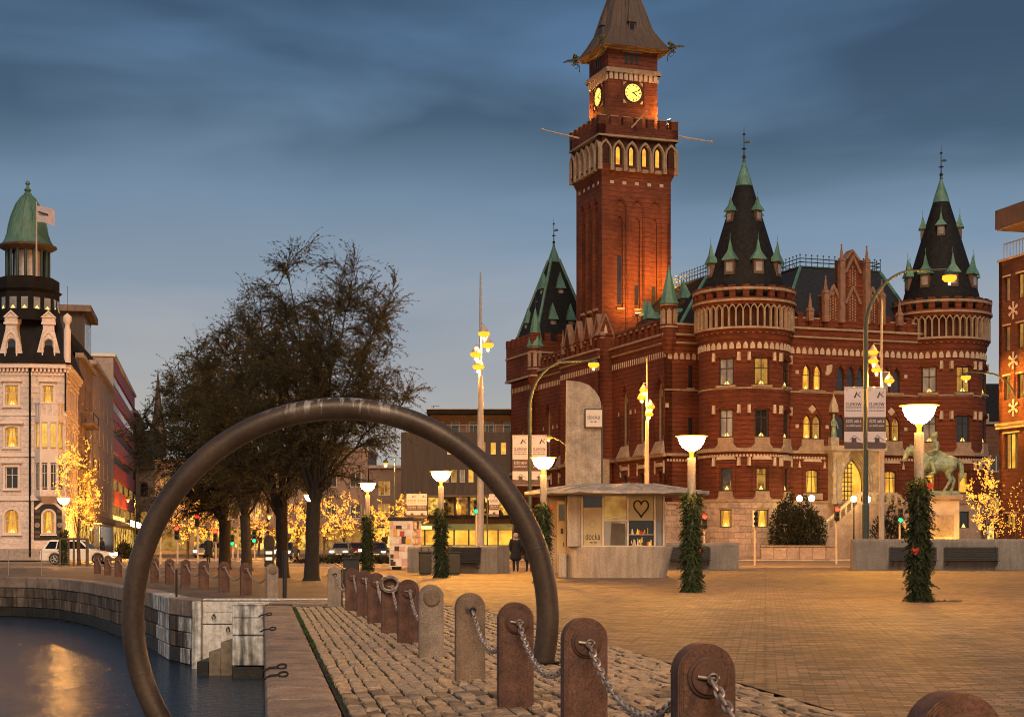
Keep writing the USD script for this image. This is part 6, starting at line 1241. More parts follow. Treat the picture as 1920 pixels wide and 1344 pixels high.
for fr, u0, u1, nm in ((FA, -10, 0, 'wall'), (FB, 0, LB, 'wall'), (FC, 0, LC, 'wall')):
    wall(HB, fr, sbox(u0, 0.9, u1, ztopw), [h for f, h in holes if f is fr], .45, 'cream', nm)
    obj('plinth', MB().poly(sbox(u0, 0, u1, .9), -.45, .06, fr), 'street_grey', HB)
    for z in np.arange(1.3, ztopw - .6, .42):       # rusticated courses
        st_ = sbox(u0, z, u1, z + .37)
        for f, h in holes:
            if f is fr: st_ = st_.difference(h.buffer(.22, join_style=2))
        if fr is FB and 3.7 < z < 10.2: continue
        obj('stone_course', MB().poly(st_, 0, .03, fr), 'cream', HB)
    for za, zb, d in ((hz(938), hz(929), .16), (hz(856), hz(849), .12), (hz(779), hz(774), .10), (hz(703), hz(699), .12), (hz(690), hz(682), .42)): obj('cornice', MB().poly(sbox(u0 - .05, za, u1 + .05, zb), -.2, d, fr), 'cream_trim', HB)
    mb = MB()
    for u in np.arange(u0 + .1, u1, .3): mb.poly(sbox(u, hz(697), u + .16, hz(690)), 0, .30, fr)
    obj('dentils', mb, 'cream_trim', HB, kind='stuff')
    obj('gutter', MB().poly(sbox(u0 - .05, hz(682), u1 + .05, hz(679)), -.2, .5, fr), 'dark_tin', HB)
for fr, u, zb, w, h, kind, lit, tr, hood in hw:
    window(HB, fr, u, zb, w, h, kind, lit, .2, 1, tr, .07, 'window_white', candle=lit == 'lit')
    o = shape(u, zb - .05, w + .34, h + .22, kind); obj('window_surround', MB().poly(o.difference(shape(u, zb, w, h, kind)), 0, .07, fr), 'cream_trim', HB); obj('window_sill', MB().poly(sbox(u - w * .75, zb - .16, u + w * .75, zb - .03), 0, .18, fr), 'cream_trim', HB)
    if hood == 'flat': obj('window_hood', MB().poly(sbox(u - w * .85, zb + h + .28, u + w * .85, zb + h + .46), 0, .24, fr), 'cream_trim', HB)
    if hood == 'gable': obj('window_hood', MB().poly(Polygon([(u - w * .9, zb + h + .3), (u + w * .9, zb + h + .3), (u, zb + h + .85)]), 0, .24, fr).poly(sbox(u - w * .95, zb + h + .22, u + w * .95, zb + h + .32), 0, .28, fr), 'cream_trim', HB)
obj('drain_pipe', MB().tube([FA.p(-.03, hz(682), .12), FA.p(-.03, .3, .12)], .08, 8), 'dark_tin', HB); obj('drain_pipe', MB().tube([FB.p(LB, hz(690), .10), FB.p(LB, hz(770), .10)], .07, 8), 'dark_tin', HB)
# oriel over two storeys with balcony on top
def orl(z0, z1, sc, nm, mt='cream'):
    P = [FB.p(.25 * 1, 0, 0), FB.p(.75, 0, .95 * sc), FB.p(2.1, 0, .95 * sc), FB.p(2.55, 0, 0)]; obj(nm, MB().poly(Polygon([p[:2] for p in P]), z0, z1), mt, HB); return P
orl(hz(930), hz(922), 1.0, 'oriel_base'); obj('oriel_corbel', MB().hull([FB.p(u, hz(930), d) for u in (.75, 2.1) for d in (0, .95)] + [FB.p(.25, hz(930), 0), FB.p(2.55, hz(930), 0), FB.p(1.0, hz(946), 0), FB.p(1.8, hz(946), 0)]), 'cream_trim', HB)
for (z0, z1) in ((hz(922), hz(918)), (hz(868), hz(845)), (hz(845), hz(842)), (hz(792), hz(780))): orl(z0, z1, 1.0, 'oriel_band', 'cream_trim')
for (za, zb, l) in ((918, 868, 'dark'), (842, 792, 'lit')):
    P = [FB.p(.25, 0, 0), FB.p(.75, 0, .95), FB.p(2.1, 0, .95), FB.p(2.55, 0, 0)]
    for a, b in zip(P[:-1], P[1:]):
        d = b - a; L = np.linalg.norm(d[:2]); fr = Fr(a, (d[1], -d[0])); n = 2 if L > 1.2 else 1
        for k in range(n + 1): obj('oriel_pier', MB().poly(sbox(max(0, L * k / n - .12), hz(za), min(L, L * k / n + .12), hz(zb)), -.2, .0, fr), 'cream_trim', HB)
        for k in range(n): c = L * (k + .5) / n; window(HB, fr, c, hz(za) + .12, L / n - .2, hz(zb) - hz(za) - .2, 'seg', l, .14, 1, .62, .05, 'window_white')
P = [FB.p(.3, 0, 0), FB.p(.8, 0, .9), FB.p(2.05, 0, .9), FB.p(2.5, 0, 0)]
for a, b in zip(P[:-1], P[1:]):
    d = b - a; L = np.linalg.norm(d[:2]); fr = Fr(a, (d[1], -d[0])); obj('balcony_panel', MB().poly(sbox(0, hz(780), L, hz(758)), -.1, 0, fr), 'cream', HB); obj('balcony_rail', MB().poly(sbox(-.03, hz(758), L + .03, hz(755)), -.14, .05, fr), 'cream_trim', HB)
    for k in range(int(L / .45) + 1): obj('balcony_pier', MB().poly(sbox(max(0, k * .45 - .06), hz(780), min(L, k * .45 + .06), hz(758)), 0, .04, fr), 'cream_trim', HB)
# dark shop surround at the corner
o = sbox(.25, hz(1012), 2.45, hz(938)).difference(shape(1.35, hz(1000), 1.15, hz(953) - hz(1000), 'round')); obj('shop_surround', MB().poly(o, 0, .09, FB), 'black_marble', HB)
for u in (.5, 2.2):
    obj('shop_medallion', MB().poly(Point(u, hz(984)).buffer(.2), .09, .13, FB), 'sandstone', HB)
    for z in (1008, 1000, 972, 960): obj('shop_pilaster', MB().poly(sbox(u - .2, hz(z), u + .2, hz(z) + .22), .09, .13, FB), 'copper_brown', HB)
obj('shop_arch', MB().poly(LineString([(.4, hz(953)), (.8, hz(944)), (1.35, hz(939)), (1.9, hz(944)), (2.3, hz(953))]).buffer(.1), .09, .2, FB), 'cream_trim', HB)
# mansard
z0, z1 = hz(679), hz(575)
outer = [(-10, -.45), (0.05, -.45), tuple(FB.p(LB + .1, 0, .45)[:2]), tuple(FC.p(LC, 0, .45)[:2]), (-10, 14)]
inner = [(-10, 1.3), (-.5, 1.3), tuple(FB.p(LB - .6, 0, -1.1)[:2]), tuple(FC.p(LC, 0, -1.3)[:2]), (-10, 13)]
nO = len(outer); obj('mansard_roof', MB().add([(*p, z0) for p in outer] + [(*p, z1) for p in inner], [(j, (j + 1) % nO, nO + (j + 1) % nO, nO + j) for j in range(nO)]).sheet(Polygon(inner), z1), 'dark_tin', HB)
for fr, u in ((FA, hu(22)), (FB, 1.35), (FA, hu(22) - 3.4)):
    g = Polygon([(u - 1.15, z0), (u + 1.15, z0), (u + .95, z0 + .45), (u + .42, z0 + 2.6), (u + .42, z0 + 3.0), (u + .5, z0 + 3.1), (u + .5, z0 + 3.5), (u, z0 + 4.0), (u - .5, z0 + 3.5), (u - .5, z0 + 3.1), (u - .42, z0 + 3.0), (u - .42, z0 + 2.6), (u - .95, z0 + .45)])
    h = shape(u, z0 + .35, .72, 1.5, 'round'); obj('dormer_gable', MB().poly(g.difference(h), -.9, .18, fr), 'cream', HB); window(HB, fr, u, z0 + .35, .72, 1.5, 'round', 'dark', .05, 0, 0, .06, 'window_white', True)
    obj('dormer_moulding', MB().poly(shape(u, z0 + .3, 1.0, 2.25, 'point').difference(shape(u, z0 + .2, .82, 2.1, 'point')), .18, .26, fr).poly(sbox(u - .55, z0 + 2.95, u + .55, z0 + 3.1), .0, .3, fr).poly(Polygon([(u - .6, z0 + 3.5), (u + .6, z0 + 3.5), (u, z0 + 4.05)]).difference(Polygon([(u - .4, z0 + 3.56), (u + .4, z0 + 3.56), (u, z0 + 3.9)])), .0, .28, fr), 'cream_trim', HB)
p = FB.p(LB + .15, 0, .2); obj('corner_urn', MB().lathe([(.28, z0), (.28, z0 + 2.6), (.2, z0 + 2.7), (.18, z0 + 3.0), (.34, z0 + 3.25), (.34, z0 + 3.6), (.12, z0 + 3.8), (0, z0 + 3.9)], 10, p), 'cream_trim', HB, smooth=40); obj('lightning_rod', MB().tube([p + (0, 0, z0 + 3.9), p + (0, 0, z0 + 6)], .02, 5), 'iron_dark', HB)
# lantern tower
lc = (hu(36), 2.2, 0)
oct_ = lambda r, z: [(r, z)]
obj('lantern_base', MB().lathe([(2.5, z1 - 1), (2.45, hz(545)), (2.7, hz(540)), (0, hz(540))], 8, lc, math.pi / 8, math.pi / 8 + 2 * math.pi), 'dark_tin', HB)
for k in range(8):
    a = math.radians(-112.5 + 45 * k) ; a = math.radians(22.5 + 45 * k); ap = 2.47 * math.cos(math.pi / 8)
    n = (math.cos(a + math.pi / 8), math.sin(a + math.pi / 8)); fr = Fr((lc[0] + ap * n[0], lc[1] + ap * n[1], 0), n)
    for u in (-.45, .45): w_ = obj('lantern_window', MB().poly(sbox(u - .27, hz(578), u + .27, hz(556)), -.1, .03, fr), 'pane_pale', HB); obj('candle_arch', MB().poly(Polygon([(u - .18, hz(578) + .03), (u + .18, hz(578) + .03), (u, hz(578) + .28)]), .03, .05, fr), 'candle', w_)
obj('gallery', MB().lathe([(2.3, hz(545)), (2.45, hz(543)), (2.45, hz(518)), (2.35, hz(516)), (2.3, hz(520))], 8, lc, math.pi / 8, math.pi / 8 + 2 * math.pi), 'dark_tin', HB)
obj('lantern_core', MB().lathe([(1.0, hz(520)), (1.0, hz(462))], 16, lc), 'cream', HB)
for k in range(16):
    a = math.radians(22.5 * k + 11); obj('lantern_column', MB().tube([(lc[0] + 1.62 * math.cos(a), lc[1] + 1.62 * math.sin(a), hz(520)), (lc[0] + 1.62 * math.cos(a), lc[1] + 1.62 * math.sin(a), hz(462))], .12, 8), 'pole_green', HB, smooth=50)
obj('lantern_light', MB().lathe([(1.06, hz(517)), (1.06, hz(512))], 16, lc), 'pane_lit', HB)
obj('dome_eaves', MB().lathe([(1.3, hz(464)), (1.75, hz(462)), (2.25, hz(456)), (2.28, hz(453)), (1.9, hz(450))], 16, lc), 'copper_brown', HB)
obj('dome', MB().lathe([(2.1, hz(454)), (1.75, hz(440)), (1.62, hz(432)), (1.50, hz(415)), (1.28, hz(395)), (.95, hz(375)), (.55, hz(360)), (.25, hz(354)), (.0, hz(353))], 24, lc), 'copper_dome', HB, smooth=40)
for k in range(12):
    a = math.radians(30 * k); obj('dome_rib', MB().tube([(lc[0] + r * math.cos(a), lc[1] + r * math.sin(a), hz(y)) for r, y in ((1.77, 440), (1.64, 432), (1.52, 415), (1.30, 395), (.97, 375), (.57, 360), (.27, 354))], .035, 5), 'copper_dome', HB)
obj('finial', MB().lathe([(.3, hz(356)), (.32, hz(352)), (.16, hz(349)), (.3, hz(345)), (.14, hz(341)), (.1, hz(336)), (.2, hz(333)), (.16, hz(330)), (0, hz(326))], 12, lc), 'copper_dome', HB, smooth=40)
fpole = (lc[0] + 1.35, lc[1] - 2.2, 0); obj('flag_pole', MB().tube([(fpole[0], fpole[1], hz(518)), (fpole[0], fpole[1], hz(378))], [.07, .045], 8), 'pole_pale', HB)
def flag(name, label, o, w, h, drop, mt, seed, hang=False):
    t = thing(name, label, 'flag', o); m = MB(); r = np.random.default_rng(seed); nu, nv = 14, 8; V = []
    for j in range(nv + 1):
        for i in range(nu + 1):
            u, v = i / nu, j / nv; V.append((w * u, .10 * math.sin(u * 7 + v * 2) * (u + .1), -h * v - drop * u * u) if not hang else (w * (u - .5) + .05 * math.sin(v * 5), .12 * math.sin(u * 9) * v, -h * v))
    m.add(V, [(j * (nu + 1) + i, j * (nu + 1) + i + 1, (j + 1) * (nu + 1) + i + 1, (j + 1) * (nu + 1) + i) for j in range(nv) for i in range(nu)]); obj('cloth', m, mt, t, smooth=True)
    return t
fl = flag('flag', 'pale flag blowing beside the green dome', np.array([-37.6 + fpole[0] + .05, 125 + fpole[1], hz(386)]), 1.35, 1.25, .35, 'flag_cloth', 1)
tm = LineString([(.18, -.50), (.34, -.56), (.55, -.63), (.85, -.72)]).buffer(.06); obj('dark_print', MB().poly(tm, .13, .15, lambda v: np.c_[v[:, 0], -v[:, 2], v[:, 1]]), 'letter_black', fl)

# ------------------------------------------------------------------ the street going back on the left
SD = np.array([-.188, 1.0, 0]); SD /= np.linalg.norm(SD); S0 = np.array([-35.1, 125.8, 0]); sp = lambda k: S0 + np.array([-.188 * k, k, 0])
def street_house(name, label, k0, k1, ztop, mt, rows, cols, lits, seed, wcol='window_white', roof='dark_tin', kind='rect', depth=12, ww=1.2, wh=2.0, zfirst=4.9):
    t = thing(name, label, 'building', sp(k0)); fr = Fr((0, 0, 0), (SD[1], -SD[0])); L = np.linalg.norm(sp(k1) - sp(k0)); r = np.random.default_rng(seed); hs_ = []
    cells = [(L * (c + .5) / cols, zfirst + (ztop - zfirst - .8) * q / rows) for q in range(rows) for c in range(cols)]
    for u, z in cells: hs_.append(shape(u, z, ww, wh, kind))
    wall(t, fr, sbox(0, 0, L, ztop), hs_, .4, mt)
    for u, z in cells:
        window(t, fr, u, z, ww, wh, kind, lits[r.integers(len(lits))], .22, 1, .65, .09, wcol); obj('window_sill', MB().poly(sbox(u - ww * .65, z - .15, u + ww * .65, z), 0, .15, fr), 'street_grey', t)
    obj('end_wall', MB().poly(sbox(-depth, 0, 0, ztop), -.4, 0, Fr((0, 0, 0), (-SD[0], -SD[1]))), mt, t); obj('cornice', MB().poly(sbox(0, ztop, L, ztop + .4), -.3, .4, fr), 'street_grey', t)
    obj('shop_front', MB().poly(sbox(.6, .5, L - .6, 3.4), 0, .06, fr), 'pane_shop' if 'lit' in lits else 'pane_dark', t); obj('shop_fascia', MB().poly(sbox(.3, 3.45, L - .3, 4.1), 0, .3, fr), 'street_brown', t)
    V = [fr.p(0, ztop + .4, .2), fr.p(L, ztop + .4, .2), fr.p(L, ztop + .4, -depth), fr.p(0, ztop + .4, -depth), fr.p(.5, ztop + 3.2, -2.2), fr.p(L - .5, ztop + 3.2, -2.2), fr.p(L - .5, ztop + 3.2, -depth + 2), fr.p(.5, ztop + 3.2, -depth + 2)]
    obj('roof', MB().add(V, [(0, 1, 5, 4), (1, 2, 6, 5), (2, 3, 7, 6), (3, 0, 4, 7), (4, 5, 6, 7)]), roof, t); return t, fr, L
t, fr, L = street_house('town_house', 'narrow brown town house with balconies next to the corner building', 12.5, 28, 17.4, 'street_brown', 4, 3, ['dark', 'dark', 'warm', 'lit'], 2, roof='dark_tin')
for z in (8.0, 12.0): obj('balcony', MB().poly(sbox(3, z - .25, 9, z), 0, 1.1, fr), 'street_brown', t); obj('balcony_rail', MB().poly(sbox(3, z, 9, z + .9).difference(sbox(3.1, z + .1, 8.9, z + .8)), 1.0, 1.08, fr), 'iron_dark', t)
t2, fr2, L2 = street_house('town_house', 'grey stucco house with bay windows left of the red striped building', 28.3, 61, 18.6, 'street_grey', 4, 5, ['dark', 'dark', 'pale', 'dark', 'warm'], 3)
pent = obj('roof_pavilion', MB().poly(sbox(3.0, 19.0, 12, 24.0), -8, -1.0, fr2), 'modern_dark', t2); obj('pavilion_roof', MB().poly(sbox(2.4, 24.0, 12.6, 24.6), -8.6, -.3, fr2), 'street_brown', t2)
for k in range(5): obj('pavilion_window', MB().poly(sbox(3.4 + 1.75 * k, 19.8, 4.8 + 1.75 * k, 23.5), -1.0, -.95, fr2), 'pane_pale', pent)
RB = thing('striped_building', 'tall office block with red and white horizontal bands receding down the street', 'building', sp(61.5)); fr = Fr((0, 0, 0), (SD[1], -SD[0])); L = np.linalg.norm(sp(114) - sp(61.5)); Zt = 23.2
obj('body', MB().poly(sbox(0, 0, L, Zt), -12, -.3, fr), 'white_panel', RB); obj('end_wall', MB().poly(sbox(-12, 0, 0, Zt + .1), -.3, .02, Fr((0, 0, 0), (-SD[0], -SD[1]))), 'street_grey', RB)
nb = 6; z = 4.6; bhh = (Zt - z) / nb
for k in range(nb):
    za = z + bhh * k
    for j in range(10): obj('red_panel', MB().poly(sbox(L * j / 10 + .03, za + bhh * .42, L * (j + 1) / 10 - .03, za + bhh), -.3, .0, fr), 'red_panel', RB)
    for j in range(12): obj('pane', MB().poly(sbox(L * j / 12 + .1, za + .12, L * (j + 1) / 12 - .1, za + bhh * .40), -.3, -.15, fr), 'pane_pale' if k > 1 else ('pane_warm' if (j + k) % 3 else 'pane_pale'), RB)
obj('roof_edge', MB().poly(sbox(-.2, Zt, L, Zt + .35), -12, .25, fr), 'white_panel', RB); obj('shop_front', MB().poly(sbox(.8, .4, L, 3.3), -.3, -.1, fr), 'pane_shop', RB); obj('awning', MB().hull([fr.p(u, zz, d) for u in (0, L) for zz, d in ((3.4, 0), (4.2, 0), (3.4, 1.8), (3.6, 1.8))]), 'street_grey', RB)
for k in range(2): obj('lit_sign', MB().poly(sbox(2 + 16 * k, 3.42, 14 + 16 * k, 4.1), 1.82, 1.9, fr), 'sign_light', RB)
street_house('brick_house', 'dark brick house beyond the red striped building', 115, 150, 21, 'brick_far', 5, 5, ['dark', 'dark', 'warm'], 6)
p = sp(122); TW = thing('spired_house', 'dark brick gable with a needle spire behind the striped building', 'tower', p + (3.2, 0, 0)); obj('shaft', MB().box((0, 0, 9), (2.2, 2.2, 18)), 'brick_far', TW); obj('spire', MB().lathe([(1.5, 18), (.75, 21), (.35, 25), (.0, 28.6)], 8), 'copper_brown', TW)
for z in (6, 10, 14): obj('slit_window', MB().box((0, -1.12, z), (.7, .05, 1.9)), 'pane_dark', TW)
p = at(277, 1042, 245); TW = thing('slate_turret', 'low turret with a slate cap beyond the street, left of the willows', 'tower', p * (1, 1, 0)); obj('shaft', MB().box((0, 0, 6.5), (4.6, 4.6, 13)), 'street_brown', TW); obj('cap', MB().lathe([(3.6, 13), (2.6, 14), (1.6, 18), (.9, 18.6)], 8), 'slate_blue', TW); obj('ledge', MB().box((0, 0, 13.0), (5.3, 5.3, .5)), 'street_grey', TW)
for z in (4, 8.5): obj('window', MB().poly(shape(0, z, 1.1, 2.2, 'round'), 0, .06, Fr((0, -2.3, 0), (0, -1, 0))), 'pane_warm' if z < 5 else 'pane_dark', TW)
o = fr2.p(-4, 13.3, .2) + sp(28.3); t = thing('slanted_flagpole', 'slanted flag pole carrying a white flag over the street', 'flag pole', sp(30) + fr2.n * .1 + (0, 0, 11.6)); obj('pole', MB().tube([(0, 0, 1.2), fr2.n * 3.6 * 0 + np.array([-.2, -6.5, -.6])], [.06, .05], 7), 'pole_pale', t); obj('wall_bracket', MB().box((0, 0, 1.1), (.3, .3, .4)), 'iron_dark', t)
flag('flag', 'white flag hanging from the slanted pole over the street', sp(30) + np.array([-.1, -4.2, 12.0]), 2.0, 4.3, 0, 'flag_cloth', 3, True)

# ------------------------------------------------------------------ buildings behind the willows and the middle block
def far_block(name, label, px0, px1, Y, ztop, mt, rows, lit, seed, zf=4.6, depth=14, dy=0.0, ww=1.5, wh=1.9, ncol=None):
    x0, x1 = (px0 - HX) * Y / F, (px1 - HX) * (Y + dy) / F; d = np.array([x1 - x0, dy]); L = np.linalg.norm(d); t = thing(name, label, 'building', (x0, Y, 0), math.degrees(math.atan2(dy, x1 - x0))); fr = Fr((0, 0, 0), (0, -1, 0)); r = np.random.default_rng(seed)
    nc = ncol or max(2, int(L / 3)); cells = [(L * (c + .5) / nc, zf + (ztop - zf - .6) * q / rows) for q in range(rows) for c in range(nc)]
    wall(t, fr, sbox(0, 0, L, ztop), [shape(u, z, ww, wh) for u, z in cells], .4, mt); obj('body', MB().box((L / 2, depth / 2 + .5, ztop / 2), (L - .1, depth - 1, ztop - .1)), mt, t)
    for u, z in cells: window(t, fr, u, z, ww, wh, 'rect', lit[r.integers(len(lit))], .2, 1, 0, .09, 'window_white')
    n = max(2, int(L / 5))
    for k in range(n): obj('shop_front', MB().poly(sbox(L * k / n + .3, .5, L * (k + 1) / n - .3, 3.3), 0, .06, fr), 'pane_shop' if r.random() < .75 else 'pane_warm', t)
    obj('shop_fascia', MB().poly(sbox(0, 3.5, L, 4.1), 0, .5, fr), 'street_brown', t); obj('roof_edge', MB().poly(sbox(-.2, ztop, L + .2, ztop + .35), -depth, .3, fr), 'street_grey', t); return t, fr, L
far_block('far_building', 'pink plastered shop building behind the two left willow trunks', 290, 500, 215, 12.5, 'far_wall', 2, ['dark', 'pale', 'warm', 'dark'], 21)
far_block('far_building', 'brown shop building behind the thickest willow trunk', 505, 690, 210, 13.5, 'far_wall', 2, ['dark', 'dark', 'warm'], 22)
far_block('far_building', 'shop building behind the poster pillar, left of the dark modern block', 692, 806, 205, 11.0, 'modern_wall', 2, ['warm', 'dark'], 23)
MBk = thing('modern_block', 'dark flat roofed modern block between the willows and the town hall', 'building', ((752 - HX) * 190 / F, 190, 0)); fr = Fr((0, 0, 0), (0, -1, 0)); s_ = 190 / F; mu = lambda px: (px - 752) * s_; mz = lambda py: zat(py, 190); L = mu(985)
rows = [(855, 832, [843, 857, 871, 925, 940, 952]), (905, 882, [835, 852, 867, 882, 899, 914])]; hs_ = []; r = np.random.default_rng(5); wl = []
for zb, zt, cs in [(852, 829, [843, 857, 880, 905, 925, 944]), (904, 880, [836, 851, 867, 883, 900, 917, 935])]:
    for px in cs: hs_.append(shape(mu(px), mz(zb), .62, mz(zt) - mz(zb))); wl.append((mu(px), mz(zb), mz(zt) - mz(zb), 'lit' if (px in (843, 857, 925, 944, 883, 900)) else ('pale' if px == 867 else 'warm')))
wall(MBk, fr, sbox(0, mz(928), L, mz(810)), hs_, .4, 'modern_dark')
for u, z, h, l in wl: window(MBk, fr, u, z, .62, h, 'rect', l, .15, 0, 0, .06, 'window_white')
for k in range(int(L / .9)): obj('facade_board', MB().poly(sbox(k * .9, mz(918), k * .9 + .06, mz(858)).difference(unary_union([h.buffer(.05) for h in hs_])), 0, .05, fr), 'modern_dark', MBk)
obj('body', MB().box((L / 2, 7, mz(812) / 2), (L - .1, 12, mz(812))), 'modern_dark', MBk); obj('top_floor', MB().poly(sbox(mu(805), mz(812), L, mz(776)), -10, -1.6, fr), 'modern_wall', MBk); obj('top_roof', MB().poly(sbox(mu(800), mz(776), L, mz(768)), -11, .2, fr), 'dark_tin', MBk); obj('roof_edge', MB().poly(sbox(mu(800), mz(768), L, mz(766)), -11, .25, fr), 'street_grey', MBk)
for px in (815, 846, 880, 910, 945): obj('terrace_door', MB().poly(sbox(mu(px), mz(811), mu(px + 14), mz(790)), -1.6, -1.5, fr), 'pane_dark', MBk); obj('door_frame', MB().poly(sbox(mu(px) - .1, mz(811), mu(px + 14) + .1, mz(789)).difference(sbox(mu(px), mz(811), mu(px + 14), mz(790))), -1.6, -1.45, fr), 'street_grey', MBk)
obj('terrace_rail', MB().tube([fr.p(mu(805), mz(797), -.1), fr.p(L, mz(797), -.1)], .04, 6), 'street_grey', MBk)
for k in range(14): u = mu(805) + (L - mu(805)) * k / 13; obj('rail_post', MB().tube([fr.p(u, mz(811), -.1), fr.p(u, mz(797), -.1)], .03, 5), 'street_grey', MBk)
for k in range(7):
    u0, u1 = mu(800) + (L - mu(800)) * k / 7 + .15, mu(800) + (L - mu(800)) * (k + 1) / 7 - .15; obj('shop_front', MB().poly(sbox(u0, mz(965), u1, mz(932)), -.5, -.4, fr), 'pane_shop' if k not in (2,) else 'pane_dark', MBk)
obj('shop_pier', MB().poly(sbox(0, 0, L, mz(928)).difference(sbox(mu(800), mz(966), L - .1, mz(931))), -.4, -.02, fr), 'modern_wall', MBk); obj('canopy', MB().poly(sbox(mu(800), mz(971), L, mz(966)), -.1, 1.8, fr), 'dark_tin', MBk)
obj('aerial', MB().tube([(mu(811), 3, mz(770)), (mu(811), 3, mz(756))], .04, 5).tube([(mu(806), 3, mz(758)), (mu(822), 3, mz(757))], .03, 5), 'iron_dark', MBk)

# ------------------------------------------------------------------ the modern brick building on the right and the house behind it
Yr = 120.0; MR = thing('modern_brick_building', 'modern brown brick building with snowflake lights and a jutting flat roof', 'building', ((1873 - HX) * Yr / F, Yr, 0)); dv = np.array([.287, -1.0]); dv /= np.linalg.norm(dv); fr = Fr((0, 0, 0), (dv[1], -dv[0])); rz_ = lambda py: zat(py, 118.5)
Lr = 12.0; hs_, wl = [], []
for u in (1.05, 2.75, 4.45, 6.15, 7.85):
    for za, zb, l in ((563, 517, 'pale' if u < 2 else 'warm'), (656, 609, 'pale' if u < 2 else 'warm'), (749, 703, 'warm')): hs_.append(shape(u, rz_(za), .78, rz_(zb) - rz_(za))); wl.append((u, rz_(za), .78, rz_(zb) - rz_(za), l))
for u in (1.6, 4.6, 7.6): hs_.append(shape(u, rz_(879), 1.7, rz_(812) - rz_(879))); wl.append((u, rz_(879), 1.7, rz_(812) - rz_(879), 'lit')); hs_.append(shape(u, rz_(990), 1.5, rz_(962) - rz_(990))); wl.append((u, rz_(990), 1.5, rz_(962) - rz_(990), 'lit'))
wall(MR, fr, sbox(0, 0, Lr, rz_(486)), hs_, .5, 'brick_right')
for u, z, w, h, l in wl: window(MR, fr, u, z, w, h, 'rect', l, .25, 0 if w < 1 else 2, 0, .07); obj('window_sill', MB().poly(sbox(u - w * .62, z + h, u + w * .62, z + h + .12), 0, .08, fr), 'stone_white', MR)
obj('back_wall', MB().poly(sbox(-10, 0, 0, rz_(486)), -.4, 0, Fr((0, 0, 0), (-dv[0], -dv[1]))), 'brick_right', MR)
obj('stone_band', MB().poly(sbox(-.05, rz_(803), Lr, rz_(797)), -.2, .25, fr), 'stone_white', MR); obj('stone_band', MB().poly(sbox(-.05, rz_(797), Lr, rz_(792)), -.2, .35, fr), 'sandstone', MR)
obj('terrace_slab', MB().poly(sbox(-.1, rz_(486), Lr, rz_(482)), -10, .1, fr), 'street_grey', MR); obj('handrail', MB().tube([fr.p(.2, rz_(452), -.3), fr.p(Lr, rz_(452), -.3)], .05, 6), 'steel_grey', MR)
for k in range(24): u = .2 + .4 * k; obj('rail_post', MB().tube([fr.p(u, rz_(484), -.3), fr.p(u, rz_(452), -.3)], .03, 5), 'steel_grey', MR)
obj('glass_wall', MB().poly(sbox(3.0, rz_(484), Lr, rz_(425)), -8, -2.5, fr), 'pane_warm', MR)
obj('jutting_roof', MB().poly(sbox(-.05, rz_(424), Lr, rz_(388)), -9, .3, fr), 'copper_brown', MR); obj('roof_soffit', MB().poly(sbox(.02, rz_(426), Lr, rz_(424.2)), -8.9, .2, fr), 'soffit', MR)
def snowflake(t, u, z, r):
    m = MB()
    for k in range(6):
        a = math.radians(60 * k); m.poly(LineString([(u, z), (u + r * math.sin(a), z + r * math.cos(a))]).buffer(.05, cap_style=2), .05, .09, fr)
        for q in (.55, .8):
            for e in (-.7, .7): b = a + e; m.poly(LineString([(u + r * q * math.sin(a), z + r * q * math.cos(a)), (u + r * (q * math.sin(a) + .26 * math.sin(b)), z + r * (q * math.cos(a) + .26 * math.cos(b)))]).buffer(.035, cap_style=2), .05, .09, fr)
    return m
for py in (583, 677, 765):
    for i, u in enumerate((1.95, 5.2)):
        c = fr.p(u, rz_(py), 0); Rz = c + np.array([(1873 - HX) * Yr / F, Yr, 0]); s = thing('snowflake_light', ('upper', 'middle', 'lowest')[(583, 677, 765).index(py)] + (' snowflake ornament between the windows at the end of the modern brick front' if i == 0 else ' snowflake ornament farther along the modern brick front'), 'ornament', Rz, 0, 'snowflake ornaments'); v, f = snowflake(None, 0, 0, .62).arr(); obj('snowflake', MB().add(v, f), 'banner_white', s); obj('wall_stud', MB().poly(Point(0, 0).buffer(.05), 0, .05, fr), 'steel_grey', s)
t, fr_, L = far_block('brick_house', 'brick house with a slate roof between the town hall and the modern brick building', 1832, 1905, 178, 14.6, 'brick_far', 2, ['lit', 'dark', 'warm'], 31, ncol=3)
V = [(-.3, -.4, 14.9), (L + .3, -.4, 14.9), (L + .3, 10, 14.9), (-.3, 10, 14.9), (1.5, 4, 19.5), (L, 4, 19.5)]; obj('roof', MB().add(V, [(0, 1, 5, 4)]).add(V, [(0, 4, 3), (3, 4, 5), (3, 5, 2), (1, 2, 5)]), 'slate', t)
